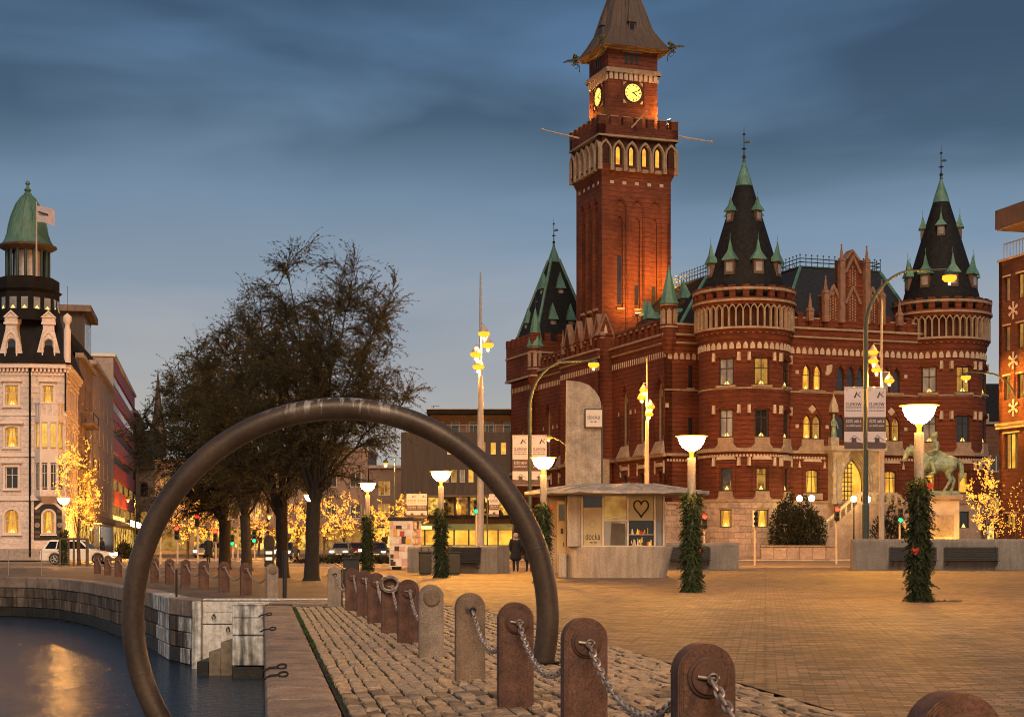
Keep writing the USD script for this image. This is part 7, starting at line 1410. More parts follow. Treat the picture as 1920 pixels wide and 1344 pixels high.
# ------------------------------------------------------------------ willows on the old quay
def nrm(v): return v / np.maximum(np.linalg.norm(v, axis=-1, keepdims=True), 1e-9)
def bez(a, b, c, n): s = np.linspace(0, 1, n)[:, None]; return a * (1 - s) ** 2 + 2 * b * s * (1 - s) + c * s * s
def tree(name, label, loc, r0, fork, cen, rad, seed, nl=15, ns=13, nt=9, leaf=(.09, .17), nleaf=14, lmat='willow_leaf', bmat='bark', group=None, cat='tree', droop=.5, lw=.16, up=.9):
    r = np.random.default_rng(seed); t = thing(name, label, cat, loc, 0, group); cen, rad = np.array(cen, float), np.array(rad, float)
    tk = MB(); lean = r.normal(0, .04, 2); F0 = np.array([lean[0], lean[1], fork]); tk.tube([(0, 0, -.05), (0, 0, .12), (lean[0] * .2, 0, fork * .35), tuple(F0)], [r0 * 1.45, r0 * 1.1, r0 * .95, r0 * .98], 12)
    P0, P1, R0, R1, subs, nodes = [], [], [], [], [], []
    for i in range(nl):
        a = 2 * np.pi * (i * .618 + r.uniform(-.08, .08)); el = math.asin(np.clip(-.25 + 1.25 * (i + .5) / nl, -1, .98))
        d = np.array([math.cos(a) * math.cos(el), math.sin(a) * math.cos(el), math.sin(el)]); e = cen + rad * d * r.uniform(.72, .9)
        st = F0 - np.array([0, 0, r.uniform(0, fork * .22)]); mid = F0 * .45 + e * .55 + np.array([0, 0, -rad[2] * .12 + .5]); mid[:2] = F0[:2] + (e[:2] - F0[:2]) * r.uniform(.22, .42)
        c = bez(st, mid, e, 12); c[1:-1] += r.normal(0, .05, (10, 3)); rr = r0 * r.uniform(.22, .42) * (1 - np.linspace(0, 1, 12) ** .8 * .90); tk.tube(c, rr, 7, False)
        nodes.append(c[3:])
        for j in range(ns // 3):
            q = r.uniform(.28, 1.0); k = min(10, int(q * 11)); b = c[k] + (c[k + 1] - c[k]) * (q * 11 - k); tg = nrm(c[k + 1] - c[k]); out = nrm(b - cen - np.array([0, 0, -rad[2] * .4]))
            dd = nrm(tg * .7 + out * r.uniform(.1, .9) + r.normal(0, .45, 3) + np.array([0, 0, .25 * up])); ln = r.uniform(.16, .34) * rad.mean() * (1.2 - .4 * q)
            m = bez(b, b + dd * ln * .5 + np.array([0, 0, .06]), b + dd * ln + np.array([0, 0, -droop * .06 * ln]), 5); w = np.linspace(.015, .006, 5) * (r0 / .25) ** .5
            P0 += list(m[:-1]); P1 += list(m[1:]); R0 += list(w[:-1]); R1 += list(w[1:]); subs.append(m)
    ND = np.vstack(nodes); nT = nl * ns - nl * (ns // 3)
    if nT > 0:
        d = nrm(r.normal(size=(nT, 3))); T_ = cen + rad * d * (r.uniform(.12, 1, nT) ** .42)[:, None] * (.93 + .10 * np.sin(d[:, :1] * 5 + seed) * np.cos(d[:, 2:] * 6)); T_ = T_[T_[:, 2] > fork * .9]
        for e in T_:
            v = e - ND; cost = np.linalg.norm(v, axis=1) + 1.2 * np.maximum(0, -v[:, 2] + .1); b = ND[int(np.argmin(cost + r.uniform(0, .25, len(ND))))]
            m = bez(b, (b + e) / 2 + np.array([0, 0, .12 * np.linalg.norm(e - b)]) + r.normal(0, .05, 3), e, 5); k_ = min(1.6, .6 + np.linalg.norm(e - b)); w = np.linspace(.015 * k_, .005, 5) * (r0 / .25) ** .5
            P0 += list(m[:-1]); P1 += list(m[1:]); R0 += list(w[:-1]); R1 += list(w[1:]); subs.append(m)
    obj('trunk', tk, bmat, t, smooth=50)
    tw, lv = MB(), MB(); LP, LD = [], []
    for m in subs:
        for k in range(nt):
            q = r.uniform(.15, 1.0) * 4; i = min(3, int(q)); b = m[i] + (m[i + 1] - m[i]) * (q - i); dd = nrm(nrm(m[i + 1] - m[i]) + r.normal(0, .55, 3) + np.array([-.10, 0, .15 * up])); ln = (r.uniform(.35, .85) if r.random() < .72 else r.uniform(.7, 1.05)) * (rad.mean() / 3.6)
            e1 = b + dd * ln * .55; e2 = e1 + nrm(dd + np.array([-.15, 0, -droop])) * ln * .5; P0 += [b, e1]; P1 += [e1, e2]; R0 += [.0055, .004]; R1 += [.004, .002]
            nn = r.integers(int(nleaf * .5), int(nleaf * 1.3) + 1)
            if nn: s = r.uniform(.1, 1, nn)[:, None]; LP.append(np.where(s < .55, b + (e1 - b) * s / .55, e1 + (e2 - e1) * (s - .55) / .45)); LD.append(np.repeat((e2 - b)[None], nn, 0))
    tw.segs(P0, P1, np.array(R0), np.array(R1), 3); obj('branches', tw, bmat, t, kind='stuff')
    if LP:
        LP = np.vstack(LP); LD = nrm(nrm(np.vstack(LD)) + r.normal(0, .55, LP.shape) + np.array([-.1, 0, -.25 * droop])); U = nrm(np.cross(LD, r.normal(size=LP.shape)))
        L_ = r.uniform(leaf[0], leaf[1], len(LP)); obj('crown', MB().leaves(LP, LD, U, L_, L_ * lw), lmat, t, kind='stuff')
    return t, np.array(P0), np.array(P1)
GW = 'bare autumn willows on the old quay'
tree('willow_tree', 'largest willow with the thickest trunk, nearest the litter bin', (-6.9, 55.1, 0), .25, 2.7, (.42, .4, 7.0), (3.4, 3.1, 4.8), 3, 19, 20, 16, (.06, .125), 17, group=GW)
tree('willow_tree', 'willow whose straight trunk stands behind the thin steel post', (-8.55, 59.6, 0), .23, 2.6, (-.6, .3, 6.1), (3.4, 3.0, 4.3), 5, 17, 18, 15, (.06, .125), 17, group=GW)
tree('willow_tree', 'forked willow second from the left, behind the chain', (-12.4, 74.8, 0), .25, 2.6, (-.3, .2, 7.2), (3.6, 3.2, 5.0), 8, 17, 18, 14, (.075, .15), 16, group=GW)
tree('willow_tree', 'leftmost willow with widely spreading limbs', (-14.0, 78.0, 0), .29, 2.4, (-1.35, .2, 6.0), (3.5, 3.3, 4.7), 12, 20, 20, 14, (.075, .15), 16, group=GW)
tree('small_tree', 'dark leafless tree left of the willows in front of the street end', at(285, 1044, 170) * (1, 1, 0), .2, 1.6, (0, 0, 4.4), (2.6, 2.4, 3.0), 15, 9, 9, 6, (.15, .25), 4, 'bush_green', 'bark_far')

# trees hung with fairy lights
def lit_tree(px, Y, H, W, label, seed, n=420, leafless=True, r=.05, top=True):
    x = (px - HX) * Y / F; t, P0, P1 = tree('street_tree', label, (x, Y, 0), .11, H * .22, (0, 0, H * .58), (W / 2, W / 2, H * .42), seed, 9, 7, 4, nleaf=0, bmat='bark_far', group='street trees hung with fairy lights', droop=.1, up=1.2)
    rr = np.random.default_rng(seed + 100); k = rr.integers(0, len(P0), n); s = rr.uniform(0, 1, n)[:, None]; P = P0[k] * (1 - s) + P1[k] * s + rr.normal(0, .04, (n, 3))
    lt = thing('string_lights', label.replace('tall glittering street tree', 'fairy lights on the tall tree').replace('street tree full of lights', 'fairy lights on the tree').replace('street tree with few lights', 'sparse fairy lights on the tree'), 'fairy lights', (x, Y, 0), 0, 'fairy lights in the street trees'); obj('bulbs', MB().dots(P, rr.uniform(.6, 1.25, n) * r), 'fairy_light', lt, kind='stuff')
    zs = np.linspace(H * .1, H * .5, 9); obj('wire', MB().tube([(.14 * math.cos(z * 5), .14 * math.sin(z * 5), z) for z in zs], .012, 4), 'iron_dark', lt)
lit_tree(148, 97, 8.0, 3.4, 'tall glittering street tree in front of the cream corner building', 41, 1300, r=.040)
lit_tree(352, 135, 6.4, 3.2, 'street tree full of lights seen just inside the left limb of the ring', 42, 1000, r=.046)
lit_tree(392, 165, 5.6, 4.0, 'street tree full of lights behind the leftmost willow trunk', 43, 700, r=.05)
lit_tree(485, 170, 5.6, 4.0, 'street tree full of lights between the second and third willow trunks', 44, 600, r=.05)
for i, (px, Y, lab) in enumerate(((556, 150, 'street tree full of lights just right of the third willow trunk'), (608, 150, 'street tree full of lights just right of the thickest willow trunk'), (645, 148, 'street tree full of lights left of the lamp by the poster pillar'), (705, 146, 'street tree full of lights right of the lamp by the poster pillar'), (742, 150, 'street tree full of lights directly above the poster pillar'), (775, 152, 'street tree full of lights above the right edge of the poster pillar'))): lit_tree(px, Y, 5.6 + .5 * (i % 3), 3.2, lab, 50 + i, 850, r=.042)
lit_tree(1843, 116, 8.4, 3.2, 'tall glittering street tree right of the equestrian statue', 61, 1100, r=.042)
lit_tree(1893, 108, 5.6, 4.2, 'street tree with few lights before the modern brick building', 62, 320, r=.035)
tree('street_tree', 'bare street tree before the lit shops of the dark modern block', (lambda p: (p[0], p[1], 0))(at(872, 1040, 160)), .12, 1.6, (0, 0, 4.2), (2.4, 2.2, 2.5), 71, 10, 8, 4, nleaf=0, bmat='bark_far', group='street trees before the modern block', droop=.1)
tree('street_tree', 'bare street tree left of the lamp inside the ring', (lambda p: (p[0], p[1], 0))(at(812, 1040, 158)), .12, 1.6, (0, 0, 4.0), (2.2, 2.2, 2.4), 72, 10, 8, 4, nleaf=0, bmat='bark_far', group='street trees before the modern block', droop=.1)

# bushes by the town hall
def bush(name, label, loc, size, n, seed, m='bush_green'):
    r = np.random.default_rng(seed); t = thing(name, label, 'bush', loc); d = nrm(r.normal(size=(n, 3))); d[:, 2] = np.abs(d[:, 2]); k = r.uniform(.55, 1, n)[:, None] ** .5; lump = 1 + .22 * np.sin(d[:, :1] * 7 + seed) * np.cos(d[:, 1:2] * 6)
    P = d * k * lump * np.array(size); D = nrm(d + r.normal(0, .6, (n, 3))); U = nrm(np.cross(D, r.normal(size=(n, 3)))); obj('foliage', MB().leaves(P, D, U, r.uniform(.16, .34, n), .07), m, t, kind='stuff')
    st = MB()
    for i in range(9): a = i * .7; st.tube([(0, 0, 0), (size[0] * .35 * math.cos(a), size[1] * .35 * math.sin(a), size[2] * .4), (size[0] * .65 * math.cos(a), size[1] * .65 * math.sin(a), size[2] * .7)], [.05, .04, .02], 5)
    obj('stems', st, 'bark_far', t)
for px, Y, s, lab, sd in ((1478, 139, (1.5, 1.2, 5.2), 'tall dark evergreen bush left of the entrance stairs', 1), (1512, 139, (1.6, 1.2, 4.6), 'dark evergreen bush touching the entrance stairs', 2)): bush('evergreen_bush', lab, ((px - HX) * Y / F, Y, 0), s, 5200, sd)
bush('low_hedge', 'low dark hedge at the right of the entrance terrace', at(1668, 1048, 139) * (1, 1, 0), (1.6, .7, 4.2), 2400, 7)
def planter(px, Y, label, seed, s=(.7, .6, 1.3)): bush('potted_bush', label, at(px, 1040, Y) * (1, 1, 0), s, 900, seed)
planter(233, 140, 'round dark potted bush before the lit shops of the striped building', 8)
bush('purple_flower_bed', 'low bed of dark heather along the road behind the litter bin', at(660, 1048, 112) * (1, 1, 0), (3.6, .5, .35), 2600, 9)

# globe lamps at the entrance
for i, (px, py, lab) in enumerate(((1499, 934, 'globe lamp above the evergreen bushes, left of a pair'), (1522, 934, 'globe lamp above the evergreen bushes, right of a pair'), (1601, 935, 'globe lamp standing at the foot of the lit entrance door'), (1627, 936, 'globe lamp just right of the tall green street lamp'))):
    p = at(px, py, 140.5); t = thing('globe_lamp', lab, 'lamp', (p[0], p[1], 0), 0, 'globe lamps at the town hall entrance'); obj('globe', MB().mesh(trimesh.creation.icosphere(2, .27), trimesh.transformations.translation_matrix((0, 0, p[2]))), 'globe_light', t, smooth=True); obj('post', MB().tube([(0, 0, 0), (0, 0, p[2] - .22)], [.09, .05], 8), 'iron_dark', t)

# ------------------------------------------------------------------ equestrian statue
SY = 112.0; ss = SY / F; ST = thing('statue_pedestal', 'tall stone pedestal glowing yellow behind the nearest garland', 'pedestal', ((1752 - HX) * ss, SY, 0)); zt = zat(921, SY)
obj('plinth', MB().box((0, 0, .35), (3.9, 2.7, .7), ch=.05), 'sandstone', ST); obj('die', MB().box((0, 0, .7 + (zt - 1.3) / 2), (3.0, 1.9, zt - 1.3), ch=.04), 'stone_white', ST); obj('cornice', MB().box((0, 0, zt - .45), (3.5, 2.4, .35), ch=.08), 'sandstone', ST); obj('cap', MB().box((0, 0, zt - .14), (3.1, 2.0, .27), ch=.03), 'verdigris', ST); obj('inscription_panel', MB().box((0, -.955, .7 + (zt - 1.3) / 2), (2.2, .05, 1.5)), 'sandstone', ST)
for x in (-1.9, 1.9):
    pass
def ball(p, r): return [np.array(p) + r * v for v in np.array(trimesh.creation.icosphere(1, 1.0).vertices)]
import manifold3d as m3
def figure(bones, J, edge=.06, it=6):
    tot = None
    for b in bones:
        h = m3.Manifold.hull_points(np.vstack([ball(J[k][0], J[k][1]) for k in b])); tot = h if tot is None else tot + h
    tot = tot.refine_to_length(edge); m = tot.to_mesh(); tm = trimesh.Trimesh(m.vert_properties[:, :3], m.tri_verts, process=True); trimesh.smoothing.filter_taubin(tm, .5, .53, it); return tm
H0 = thing('equestrian_statue', 'green bronze rider on a walking horse facing left, half behind the lamp post', 'statue', ((1752 - HX) * ss, SY, zt))
J = {'rump': ((1.15, 0, 2.05), .46), 'hipL': ((1.1, .24, 1.75), .40), 'hipR': ((1.1, -.24, 1.75), .40), 'belly': ((.2, 0, 1.85), .50), 'chest': ((-.75, 0, 1.9), .50), 'withers': ((-.55, 0, 2.25), .32), 'neck1': ((-1.15, 0, 2.6), .38), 'neck2': ((-1.55, 0, 2.95), .28), 'poll': ((-1.78, 0, 2.95), .21), 'cheek': ((-1.92, 0, 2.68), .22), 'nose': ((-2.12, 0, 2.2), .14),
     'e1': ((-1.66, .1, 3.25), .04), 'e2': ((-1.66, -.1, 3.25), .04), 'eb1': ((-1.66, .09, 3.05), .07), 'eb2': ((-1.66, -.09, 3.05), .07),
     'k1': ((1.0, .26, 1.30), .22), 'h1': ((1.45, .26, .78), .13), 'c1': ((1.35, .26, .25), .085), 'f1': ((1.25, .26, .07), .11), 'k2': ((.85, -.26, 1.30), .22), 'h2': ((1.05, -.26, .75), .13), 'c2': ((.75, -.26, .25), .085), 'f2': ((.62, -.26, .07), .11),
     's3': ((-.8, .24, 1.6), .27), 'k3': ((-.85, .24, .95), .14), 'c3': ((-.85, .24, .25), .085), 'f3': ((-.93, .24, .07), .11), 's4': ((-.85, -.24, 1.6), .27), 'k4': ((-1.35, -.24, 1.15), .14), 'c4': ((-1.25, -.24, .62), .085), 'f4': ((-1.12, -.24, .5), .11),
     't0': ((1.55, 0, 2.2), .14), 't1': ((1.85, 0, 1.9), .20), 't2': ((1.92, 0, 1.2), .16), 't3': ((1.8, 0, .75), .06)}
obj('horse', figure([('rump', 'hipL', 'hipR', 'belly'), ('belly', 'chest', 'withers', 'rump'), ('chest', 'withers', 'neck1'), ('neck1', 'neck2'), ('neck2', 'poll', 'cheek'), ('poll', 'cheek', 'nose'), ('eb1', 'e1'), ('eb2', 'e2'), ('hipL', 'k1'), ('k1', 'h1'), ('h1', 'c1'), ('c1', 'f1'), ('hipR', 'k2'), ('k2', 'h2'), ('h2', 'c2'), ('c2', 'f2'), ('chest', 's3'), ('s3', 'k3'), ('k3', 'c3'), ('c3', 'f3'), ('chest', 's4'), ('s4', 'k4'), ('k4', 'c4'), ('c4', 'f4'), ('rump', 't0'), ('t0', 't1'), ('t1', 't2'), ('t2', 't3')], J, .09, 8), 'verdigris', H0, smooth=True)
J = {'pel': ((.15, 0, 2.45), .27), 'wai': ((.12, 0, 2.75), .23), 'che': ((.08, 0, 3.2), .29), 'shL': ((.08, .33, 3.38), .14), 'shR': ((.08, -.33, 3.38), .14), 'nk': ((.04, 0, 3.55), .10), 'hd': ((.0, 0, 3.82), .18), 'hat': ((.0, 0, 3.95), .26), 'hat2': ((.0, 0, 4.06), .14), 'elR': ((.05, -.5, 2.9), .10), 'haR': ((-.45, -.35, 2.7), .08), 'elL': ((.1, .48, 2.9), .10), 'haL': ((-.45, .15, 2.72), .08), 'knR': ((-.35, -.52, 2.05), .19), 'anR': ((-.12, -.58, 1.3), .12), 'toR': ((-.45, -.58, 1.2), .09), 'knL': ((-.35, .52, 2.05), .19), 'anL': ((-.12, .58, 1.3), .12), 'toL': ((-.45, .58, 1.2), .09), 'ck': ((.75, 0, 2.35), .26)}
obj('rider', figure([('pel', 'wai'), ('wai', 'che'), ('che', 'shL', 'shR'), ('che', 'nk'), ('nk', 'hd'), ('hat',), ('hat', 'hat2'), ('shR', 'elR'), ('elR', 'haR'), ('shL', 'elL'), ('elL', 'haL'), ('pel', 'knR'), ('knR', 'anR'), ('anR', 'toR'), ('pel', 'knL'), ('knL', 'anL'), ('anL', 'toL'), ('pel', 'ck'), ('wai', 'ck')], J, .08, 6), 'verdigris', H0, smooth=True)
t = thing('relief_group', 'pale carved figure at the left foot of the glowing pedestal', 'sculpture', ((1706 - HX) * ss, SY - .4, 0)); J = {'b': ((0, 0, .3), .5), 'm': ((.1, 0, 1.3), .42), 'c': ((.15, 0, 2.2), .36), 'n': ((.1, 0, 2.75), .16), 'h': ((.05, 0, 3.05), .2), 'a': ((-.4, -.2, 2.4), .14), 'a2': ((-.75, -.3, 3.0), .11), 'l': ((-.5, -.3, .9), .22), 'w': ((.45, .1, 3.3), .15)}
obj('figure', figure([('b', 'm'), ('m', 'c'), ('c', 'n'), ('n', 'h'), ('c', 'a'), ('a', 'a2'), ('m', 'l'), ('l', 'b'), ('c', 'w')], J, .1, 6), 'portal_stone', t, smooth=True); obj('footing', MB().box((0, 0, .15), (1.4, 1.2, .3), ch=.03), 'sandstone', t)
for x, y in ((-1.6, -1.62), (0, -1.62), (1.6, -1.62)):  # spotlights unseen behind the wall, placed to light the pedestal
    t = thing('ground_spotlight', ('left', 'middle', 'right')[int((x + 1.6) / 1.6)] + ' unseen spotlight placed to light the pedestal from its foot', 'spotlight', ((1752 - HX) * ss + x, SY + y, 0), 0, 'spotlights before the pedestal')
    obj('housing', MB().box((0, 0, .1), (.22, .18, .2), ch=.02), 'iron_dark', t); obj('lens', MB().hull([(a, b, z) for a in (-.09, .09) for b, z in ((-.05, .23), (.09, .215), (-.05, .21), (.09, .202))]), 'spot_light', t)

# ------------------------------------------------------------------ people in dark winter coats
def person(label, loc, rz, coat, hair, H=1.74, hat=None, seed=0, step=.12):
    t = thing('person', label, 'person', loc, rz); k = H / 1.74
    S = lambda d: {a: ((b[0] * k, b[1] * k, b[2] * k), r * k) for a, (b, r) in d.items()}
    J = S({'pel': ((0, 0, .93), .145), 'wst': ((0, 0, 1.12), .135), 'che': ((0, .01, 1.32), .15), 'shL': ((.18, 0, 1.40), .075), 'shR': ((-.18, 0, 1.40), .075), 'nk': ((0, .01, 1.49), .055), 'hd': ((0, -.01, 1.625), .098), 'chin': ((0, -.05, 1.555), .055), 'nose': ((0, -.108, 1.61), .016), 'eaL': ((.095, 0, 1.61), .022), 'eaR': ((-.095, 0, 1.61), .022), 'elL': ((.255, .03, 1.13), .055), 'haL': ((.17, -.10, .93), .045), 'elR': ((-.255, .03, 1.13), .055), 'haR': ((-.17, -.10, .93), .045),
           'knL': ((.085, -step * .6, .50), .072), 'anL': ((.085, -step, .09), .05), 'toL': ((.095, -step - .15, .035), .036), 'knR': ((-.085, step * .3, .50), .072), 'anR': ((-.085, step, .10), .05), 'toR': ((-.095, step - .15, .04), .036), 'heL': ((.085, -step + .04, .045), .042), 'heR': ((-.085, step + .04, .05), .042), 'hpL': ((.085, 0, .88), .105), 'hpR': ((-.085, 0, .88), .105)})
    bones = [('pel', 'wst'), ('wst', 'che'), ('che', 'shL', 'shR', 'nk'), ('nk', 'hd'), ('hd', 'chin'), ('chin', 'nose', 'hd'), ('hd', 'eaL'), ('hd', 'eaR'), ('shL', 'elL'), ('elL', 'haL'), ('shR', 'elR'), ('elR', 'haR'), ('hpL', 'pel'), ('hpR', 'pel'), ('hpL', 'knL'), ('knL', 'anL'), ('anL', 'heL', 'toL'), ('hpR', 'knR'), ('knR', 'anR'), ('anR', 'heR', 'toR')]
    obj('body', figure(bones, J, .035, 3), 'trousers', t, smooth=True)
    face = MB().mesh(trimesh.creation.icosphere(2, .104 * k), trimesh.transformations.translation_matrix((0, -.018 * k, 1.615 * k))); v, f = face.arr(); v[:, 0] *= .88; v[:, 2] = (v[:, 2] - 1.615 * k) * 1.18 + 1.60 * k; obj('face', MB().add(v, f).mesh(trimesh.creation.icosphere(1, .017 * k), trimesh.transformations.translation_matrix((0, -.125 * k, 1.59 * k))), 'skin', t, smooth=True)
    for x in (-.036, .036): obj('eye', MB().mesh(trimesh.creation.icosphere(1, .012 * k), trimesh.transformations.translation_matrix((x * k, -.108 * k, 1.62 * k))), 'iron_dark', t)
    C = S({'a': ((0, .0, 1.42), .10), 'shL': ((.185, 0, 1.40), .092), 'shR': ((-.185, 0, 1.40), .092), 'che': ((0, .01, 1.27), .185), 'wst': ((0, 0, 1.05), .18), 'h1': ((.14, 0, .60), .12), 'h2': ((-.14, 0, .60), .12), 'h3': ((0, .12, .60), .10), 'h4': ((0, -.12, .60), .10), 'elL': ((.265, .03, 1.13), .08), 'haL': ((.19, -.11, .93), .07), 'elR': ((-.265, .03, 1.13), .08), 'haR': ((-.19, -.11, .93), .07)})
    obj('coat', figure([('a', 'shL', 'shR', 'che'), ('che', 'wst'), ('wst', 'h1', 'h2', 'h3', 'h4'), ('shL', 'elL'), ('elL', 'haL'), ('shR', 'elR'), ('elR', 'haR')], C, .05, 3), coat, t, smooth=True)
    obj('hair', MB().mesh(trimesh.creation.icosphere(2, .118 * k), trimesh.transformations.translation_matrix((0, .02 * k, 1.64 * k))), hair, t, smooth=True)
    if hat: obj('scarf', MB().tube([(.10 * k * math.cos(q), .01 + .10 * k * math.sin(q), 1.46 * k) for q in np.linspace(0, 2 * np.pi, 17)], .045 * k, 7, False), hat, t, smooth=True)
person('person in a long black coat and pale hood seen from behind, beside the ring limb', gp(967, 1071) , 180, 'coat_black', 'hair_pale', 1.76, 'hair_pale')
person('person in a dark jacket half hidden behind the right limb of the ring', gp(992, 1071), 190, 'coat_black', 'hair_brown', 1.60, 'red_ribbon')
person('person in a dark coat walking by the road, left of the leftmost willow trunk', gp(391, 1055), 0, 'coat_black', 'hair_brown', 1.76)
person('person in dark clothes on the pavement behind the white car', at(192, 1050, 118) * (1, 1, 0), 90, 'coat_black', 'hair_brown', 1.75)

# ------------------------------------------------------------------ vehicles
def car(label, loc, rz, paint, suv=False, head=True, tail=True, L=4.5, W=1.8, H=1.45, lab_group=None, name='car'):
    t = thing(name, label, 'car', loc, rz); g = .20 if not suv else .24; hb = .86 * H / 1.45; wr = .32 if not suv else .36
    # side profile, front towards -x ... the car looks along -x
    low = [(-L / 2, g + .12), (-L / 2 + .02, hb * .62), (-L / 2 + .18, hb * .80), (-L * .23, hb * .98), (L * .46, hb), (L / 2 - .02, hb * .92), (L / 2, g + .15), (L / 2 - .1, g), (-L / 2 + .12, g)]
    pg = Polygon(low).buffer(.05).buffer(-.05)
    for cx in (-L * .31, L * .29): pg = pg.difference(Point(cx, wr).buffer(wr + .05, 12))
    side = lambda v: np.c_[v[:, 0], v[:, 2], v[:, 1]]
    mb = MB().poly(pg, -W / 2 + .10, W / 2 - .10, side).poly(pg.buffer(-.05), -W / 2 + .02, W / 2 - .02, side); obj('body', mb, paint, t)
    roof_x = (-L * .06, L * (.38 if suv else .22)); base_x = (-L * .22, L * (.47 if suv else .38))
    B = [(x, s * (W / 2 - .09), hb - .02) for x in base_x for s in (-1, 1)]; T_ = [(x, s * (W / 2 - .28), H - .05) for x in roof_x for s in (-1, 1)]; T2 = [(x, s * (W / 2 - .36), H) for x in (roof_x[0] + .15, roof_x[1] - .15) for s in (-1, 1)]
    obj('cabin', MB().hull(B + T_ + T2), paint, t)
    lerp = lambda a, b, q: np.array(a) * (1 - q) + np.array(b) * q
    for s in (-1, 1):
        q0, q1 = .12, .86; a0 = lerp((base_x[0], s * (W / 2 - .085), hb), (roof_x[0], s * (W / 2 - .275), H - .05), q0); a1 = lerp((base_x[0], s * (W / 2 - .085), hb), (roof_x[0], s * (W / 2 - .275), H - .05), q1); b0 = lerp((base_x[1], s * (W / 2 - .085), hb), (roof_x[1], s * (W / 2 - .275), H - .05), q0); b1 = lerp((base_x[1], s * (W / 2 - .085), hb), (roof_x[1], s * (W / 2 - .275), H - .05), q1); o = np.array([0, s * .012, .004])
        for u0, u1 in ((.06, .42), (.45, .70), (.73, .95)):
            P = [lerp(a0, b0, u0) + o, lerp(a0, b0, u1) + o, lerp(a1, b1, u1) + o, lerp(a1, b1, u0) + o]; obj('side_window', MB().hull(P + [p - o * 2 for p in P]), 'car_glass', t)
    for (bx_, rx_, o) in ((base_x[0], roof_x[0], (-.012, 0, .006)), (base_x[1], roof_x[1], (.012, 0, .006))):
        o = np.array(o); P = [lerp((bx_, s * (W / 2 - .20), hb), (rx_, s * (W / 2 - .36), H - .05), q) + o for s in (-1, 1) for q in (.12, .88)]; obj('windscreen', MB().hull(P + [p - o * 2 for p in P]), 'car_glass', t)
    for cx in (-L * .31, L * .29):
        for s in (-1, 1):
            w = obj('wheel', MB().lathe([(wr * .62, -.1), (wr, -.1), (wr, .1), (wr * .62, .1)], 20), 'tyre', t) if False else None
            v, f = MB().lathe([(0, -.11), (wr * .9, -.11), (wr, -.07), (wr, .07), (wr * .9, .11), (0, .11)], 20).arr(); R = np.c_[v[:, 0] + cx, v[:, 2] + s * (W / 2 - .13), v[:, 1] + wr]; w = obj('wheel', MB().add(R, f), 'tyre', t, smooth=40)
            m = MB(); yy = s * (W / 2 - .015)
            for k in range(5): a = 2 * np.pi * k / 5; m.tube([(cx, yy, wr), (cx + wr * .68 * math.cos(a), yy, wr + wr * .68 * math.sin(a))], [.05, .03], 5)
            m.tube([(cx + wr * .68 * math.cos(a), yy, wr + wr * .68 * math.sin(a)) for a in np.linspace(0, 2 * np.pi, 17)], .025, 5, False); obj('rim', m, 'alloy', w)
    for s in (-1, 1):
        obj('headlight', MB().box((-L / 2 + .06, s * (W / 2 - .30), hb * .72), (.16, .34, .16), ch=.03), 'head_light' if head else 'alloy', t); obj('tail_light', MB().box((L / 2 - .03, s * (W / 2 - .22), hb * .78), (.10, .24, .22), ch=.02), 'tail_light' if tail else 'red_ribbon', t); obj('mirror', MB().box((-L * .17, s * (W / 2 + .04), hb + .06), (.14, .2, .13), ch=.03), paint, t)
    obj('bumper', MB().box((-L / 2 + .02, 0, g + .16), (.12, W - .3, .2), ch=.03), 'car_dark', t); obj('number_plate', MB().box((-L / 2 - .045, 0, g + .2), (.02, .5, .11)), 'paper_white', t); return t
car('white estate car waiting before the cream corner building', ((148 - HX) * 107 / F, 107, -.1), 180, 'car_white', True, True, False, 4.75, 1.9, 1.66)
for px, Y, rz, paint, lab in ((391, 150, 84, 'car_grey', 'grey car with lit headlights left of the leftmost willow trunk'), (535, 134, 88, 'car_dark', 'dark car with lit headlights behind the third willow trunk'), (640, 140, 90, 'car_grey', 'grey car with lit headlights right of the thickest willow trunk'), (708, 138, 92, 'car_dark', 'dark car with lit headlights left of the poster pillar'), (668, 170, 90, 'car_red', 'red car with lit headlights queuing behind the grey one')):
    car(lab, ((px - HX) * Y / F, Y, -.1 if Y < 131 else 0), rz, paint)
car('grey car passing behind the long concrete wall on the right', ((1868 - HX) * 117 / F, 117, -.1), 0, 'car_dark'); car('dark red car half hidden behind the concrete wall right of the kiosk', ((1318 - HX) * 118 / F, 118, -.1), 180, 'car_red')
t = thing('low_wall', 'low stone garden wall before the evergreen bushes and entrance stairs', 'wall', ((1426 - HX) * 136 / F, 136, 0))
for k in range(6): obj('wall_block', MB().box((.55 + 1.1 * k, 0, .5), (1.08, .5, 1.0), ch=.03), 'granite_base', t); obj('capstone', MB().box((.55 + 1.1 * k, 0, 1.08), (1.09, .66, .16), ch=.03), 'sandstone', t)
t = thing('city_bus', 'green and cream city bus with lit windows behind the litter bins', 'bus', ((866 - HX) * 138 / F, 138, 0)); L, W, Hh = 8.9, 2.4, 3.0
obj('body', MB().box((0, 0, .3 + .45), (L, W, .9), ch=.05), 'bus_green', t); obj('roof_band', MB().box((0, 0, Hh - .3), (L, W, .6), ch=.1), 'bus_green', t); obj('inner_cabin', MB().box((0, 0, 1.85), (L - .1, W - .1, 1.3)), 'pane_lit', t)
for k in range(8): obj('window_post', MB().box((-L / 2 + .06 + (L - .12) * k / 7, -W / 2 + .03, 1.85), (.14, .06, 1.32)), 'car_dark', t)
for x in (-L * .32, L * .30): v, f = MB().lathe([(0, -.12), (.46, -.12), (.5, 0), (.46, .12), (0, .12)], 18).arr(); obj('wheel', MB().add(np.c_[v[:, 0] + x, v[:, 2] - W / 2 + .08, v[:, 1] + .5], f), 'tyre', t)
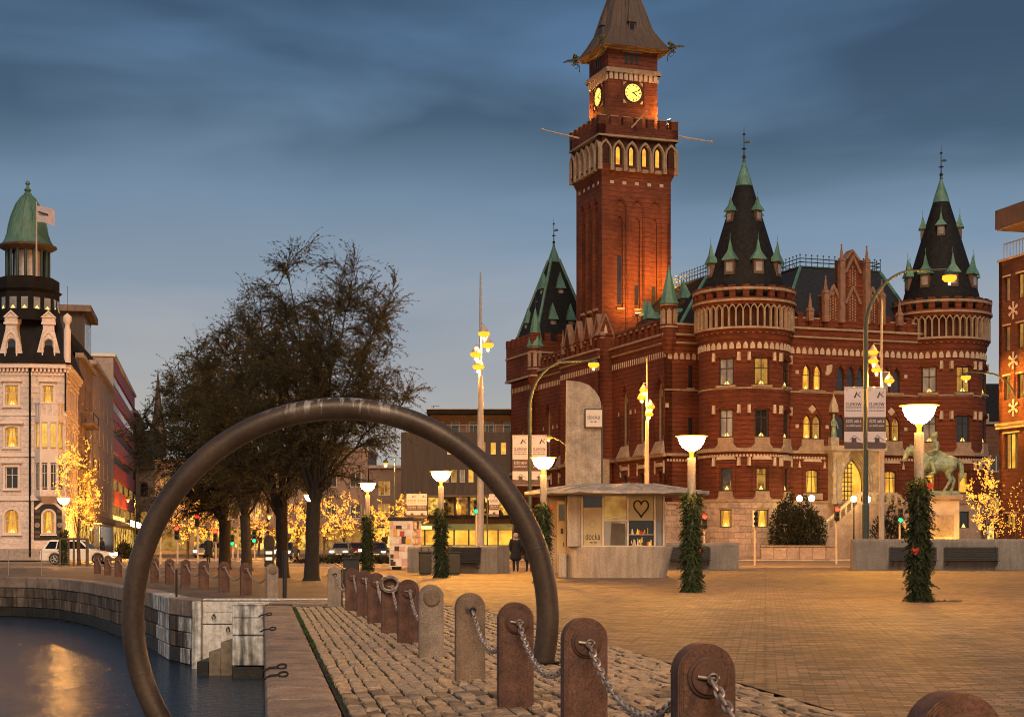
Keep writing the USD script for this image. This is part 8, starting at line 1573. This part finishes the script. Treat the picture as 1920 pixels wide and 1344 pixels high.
obj('destination_sign', MB().box((-L * .36, -W / 2 - .01, Hh - .32), (1.3, .03, .24)), 'amber_light', t); obj('headlight', MB().box((-L / 2 - .01, -.8, .75), (.04, .35, .2)), 'head_light', t)

# ------------------------------------------------------------------ traffic signals
def signal(px, py, Y, on, label, back=False, pale=True):
    x = (px - HX) * Y / F; zc = zat(py, Y); t = thing('traffic_light', label, 'traffic light', (x, Y, -.1 if 88.3 < Y < 131 else 0)); zc += .1 if 88.3 < Y < 131 else 0
    obj('pole', MB().tube([(0, .16, 0), (0, .16, zc + .5)], .065, 8), 'pole_pale' if pale else 'iron_dark', t); hd = obj('head', MB().box((0, -.02, zc), (.34, .22, .98), ch=.03), 'iron_dark', t)
    for i, c in enumerate(('red_light', 'amber_light', 'green_light')):
        z = zc + .31 - .31 * i; lit = c.startswith(on) and not back; obj('lens', MB().lathe([(.11, 0), (.08, .03), (0, .04)], 12) if False else MB().add(*(lambda v, f: (np.c_[v[:, 0], -.135 - v[:, 2], v[:, 1] + z], f))(*MB().lathe([(.15, 0), (.10, .03), (0, .04)], 12).arr())), c if lit else 'car_glass', hd)
        obj('visor', MB().tube([(.12 * math.cos(a), -.22, z + .12 * math.sin(a)) for a in np.linspace(.2, np.pi - .2, 7)], .015, 4), 'iron_dark', hd)
    if back: obj('back_board', MB().box((-.12, -.14, zc), (.12, .02, 1.0)), 'sign_white', t)
for px, py, Y, on, lab in ((1321, 977, 104, 'red', 'red traffic light just right of the lamp in front of the kiosk roof'), (1569, 963, 108, 'red', 'red traffic light left of the tall green street lamp'), (1688, 966, 110, 'green', 'green traffic light left of the nearest garland'), (893, 950, 112, 'green', 'green traffic light beside the light mast inside the ring'), (332, 998, 112, 'red', 'red traffic light low beside the left limb of the ring'), (370, 975, 118, 'red', 'red traffic light above the first one, left of the leftmost willow'), (404, 1003, 125, 'red', 'red traffic light touching the leftmost willow trunk'), (436, 1012, 140, 'green', 'green traffic light between the two left willow trunks'), (477, 1006, 132, 'green', 'green traffic light right of the second willow trunk')): signal(px, py, Y, on, lab)
signal(1416, 972, 102, 'none', 'black traffic light seen with its white edge in front of the granite base', True)
for px, py, Y, lab in ((301, 1002, 108, 'slim white post left of the red traffic lights'), (446, 990, 124, 'slim white post behind the leftmost willow trunk')):
    p = at(px, py, Y); t = thing('white_post', lab, 'post', (p[0], p[1], -.1)); obj('shaft', MB().tube([(0, 0, 0), (0, 0, p[2] + .1), (.25, 0, p[2] + .3)], .07, 8), 'pole_pale', t); obj('foot', MB().lathe([(.14, 0), (.14, .05), (0, .06)], 10), 'pole_pale', t)
# wooden guard round the young tree, left
for (px, lab) in ((129, 'wooden tree guard with crossbar in front of the white car'),):
    Y = 90.0; s = Y / F; t = thing('tree_guard', lab, 'tree guard', ((129 - HX) * s, Y, 0)); zt_ = zat(1010, Y)
    for x, y in ((-.36, -.5), (-.15, .5), (.42, -.5), (.9, .4), (1.15, -.3)): obj('guard_post', MB().tube([(x, y, 0), (x, y, zt_)], .06, 8), 'wood_post', t)
    for a, b in (((-.36, -.5), (1.15, -.3)), ((-.36, -.5), (-.15, .5)), ((1.15, -.3), (.9, .4))): obj('guard_rail', MB().tube([(*a, zt_), (*b, zt_)], .055, 6), 'wood_post', t)
for k, px in enumerate((16, 78)):
    p = gp(px, 1078); t = thing('quay_fence', ('thin wire fence post at the far left of the quay', 'thin wire fence post on the quay before the tree guard')[k], 'fence post', p, 0, 'thin posts on the quay edge'); obj('shaft', MB().tube([(0, 0, 0), (0, 0, 1.0)], .018, 6), 'steel_grey', t)
    obj('wire', MB().tube([(0, 0, .95), (1.25, 0, .95)], .006, 4).tube([(0, 0, .5), (1.25, 0, .5)], .006, 4), 'steel_grey', t)
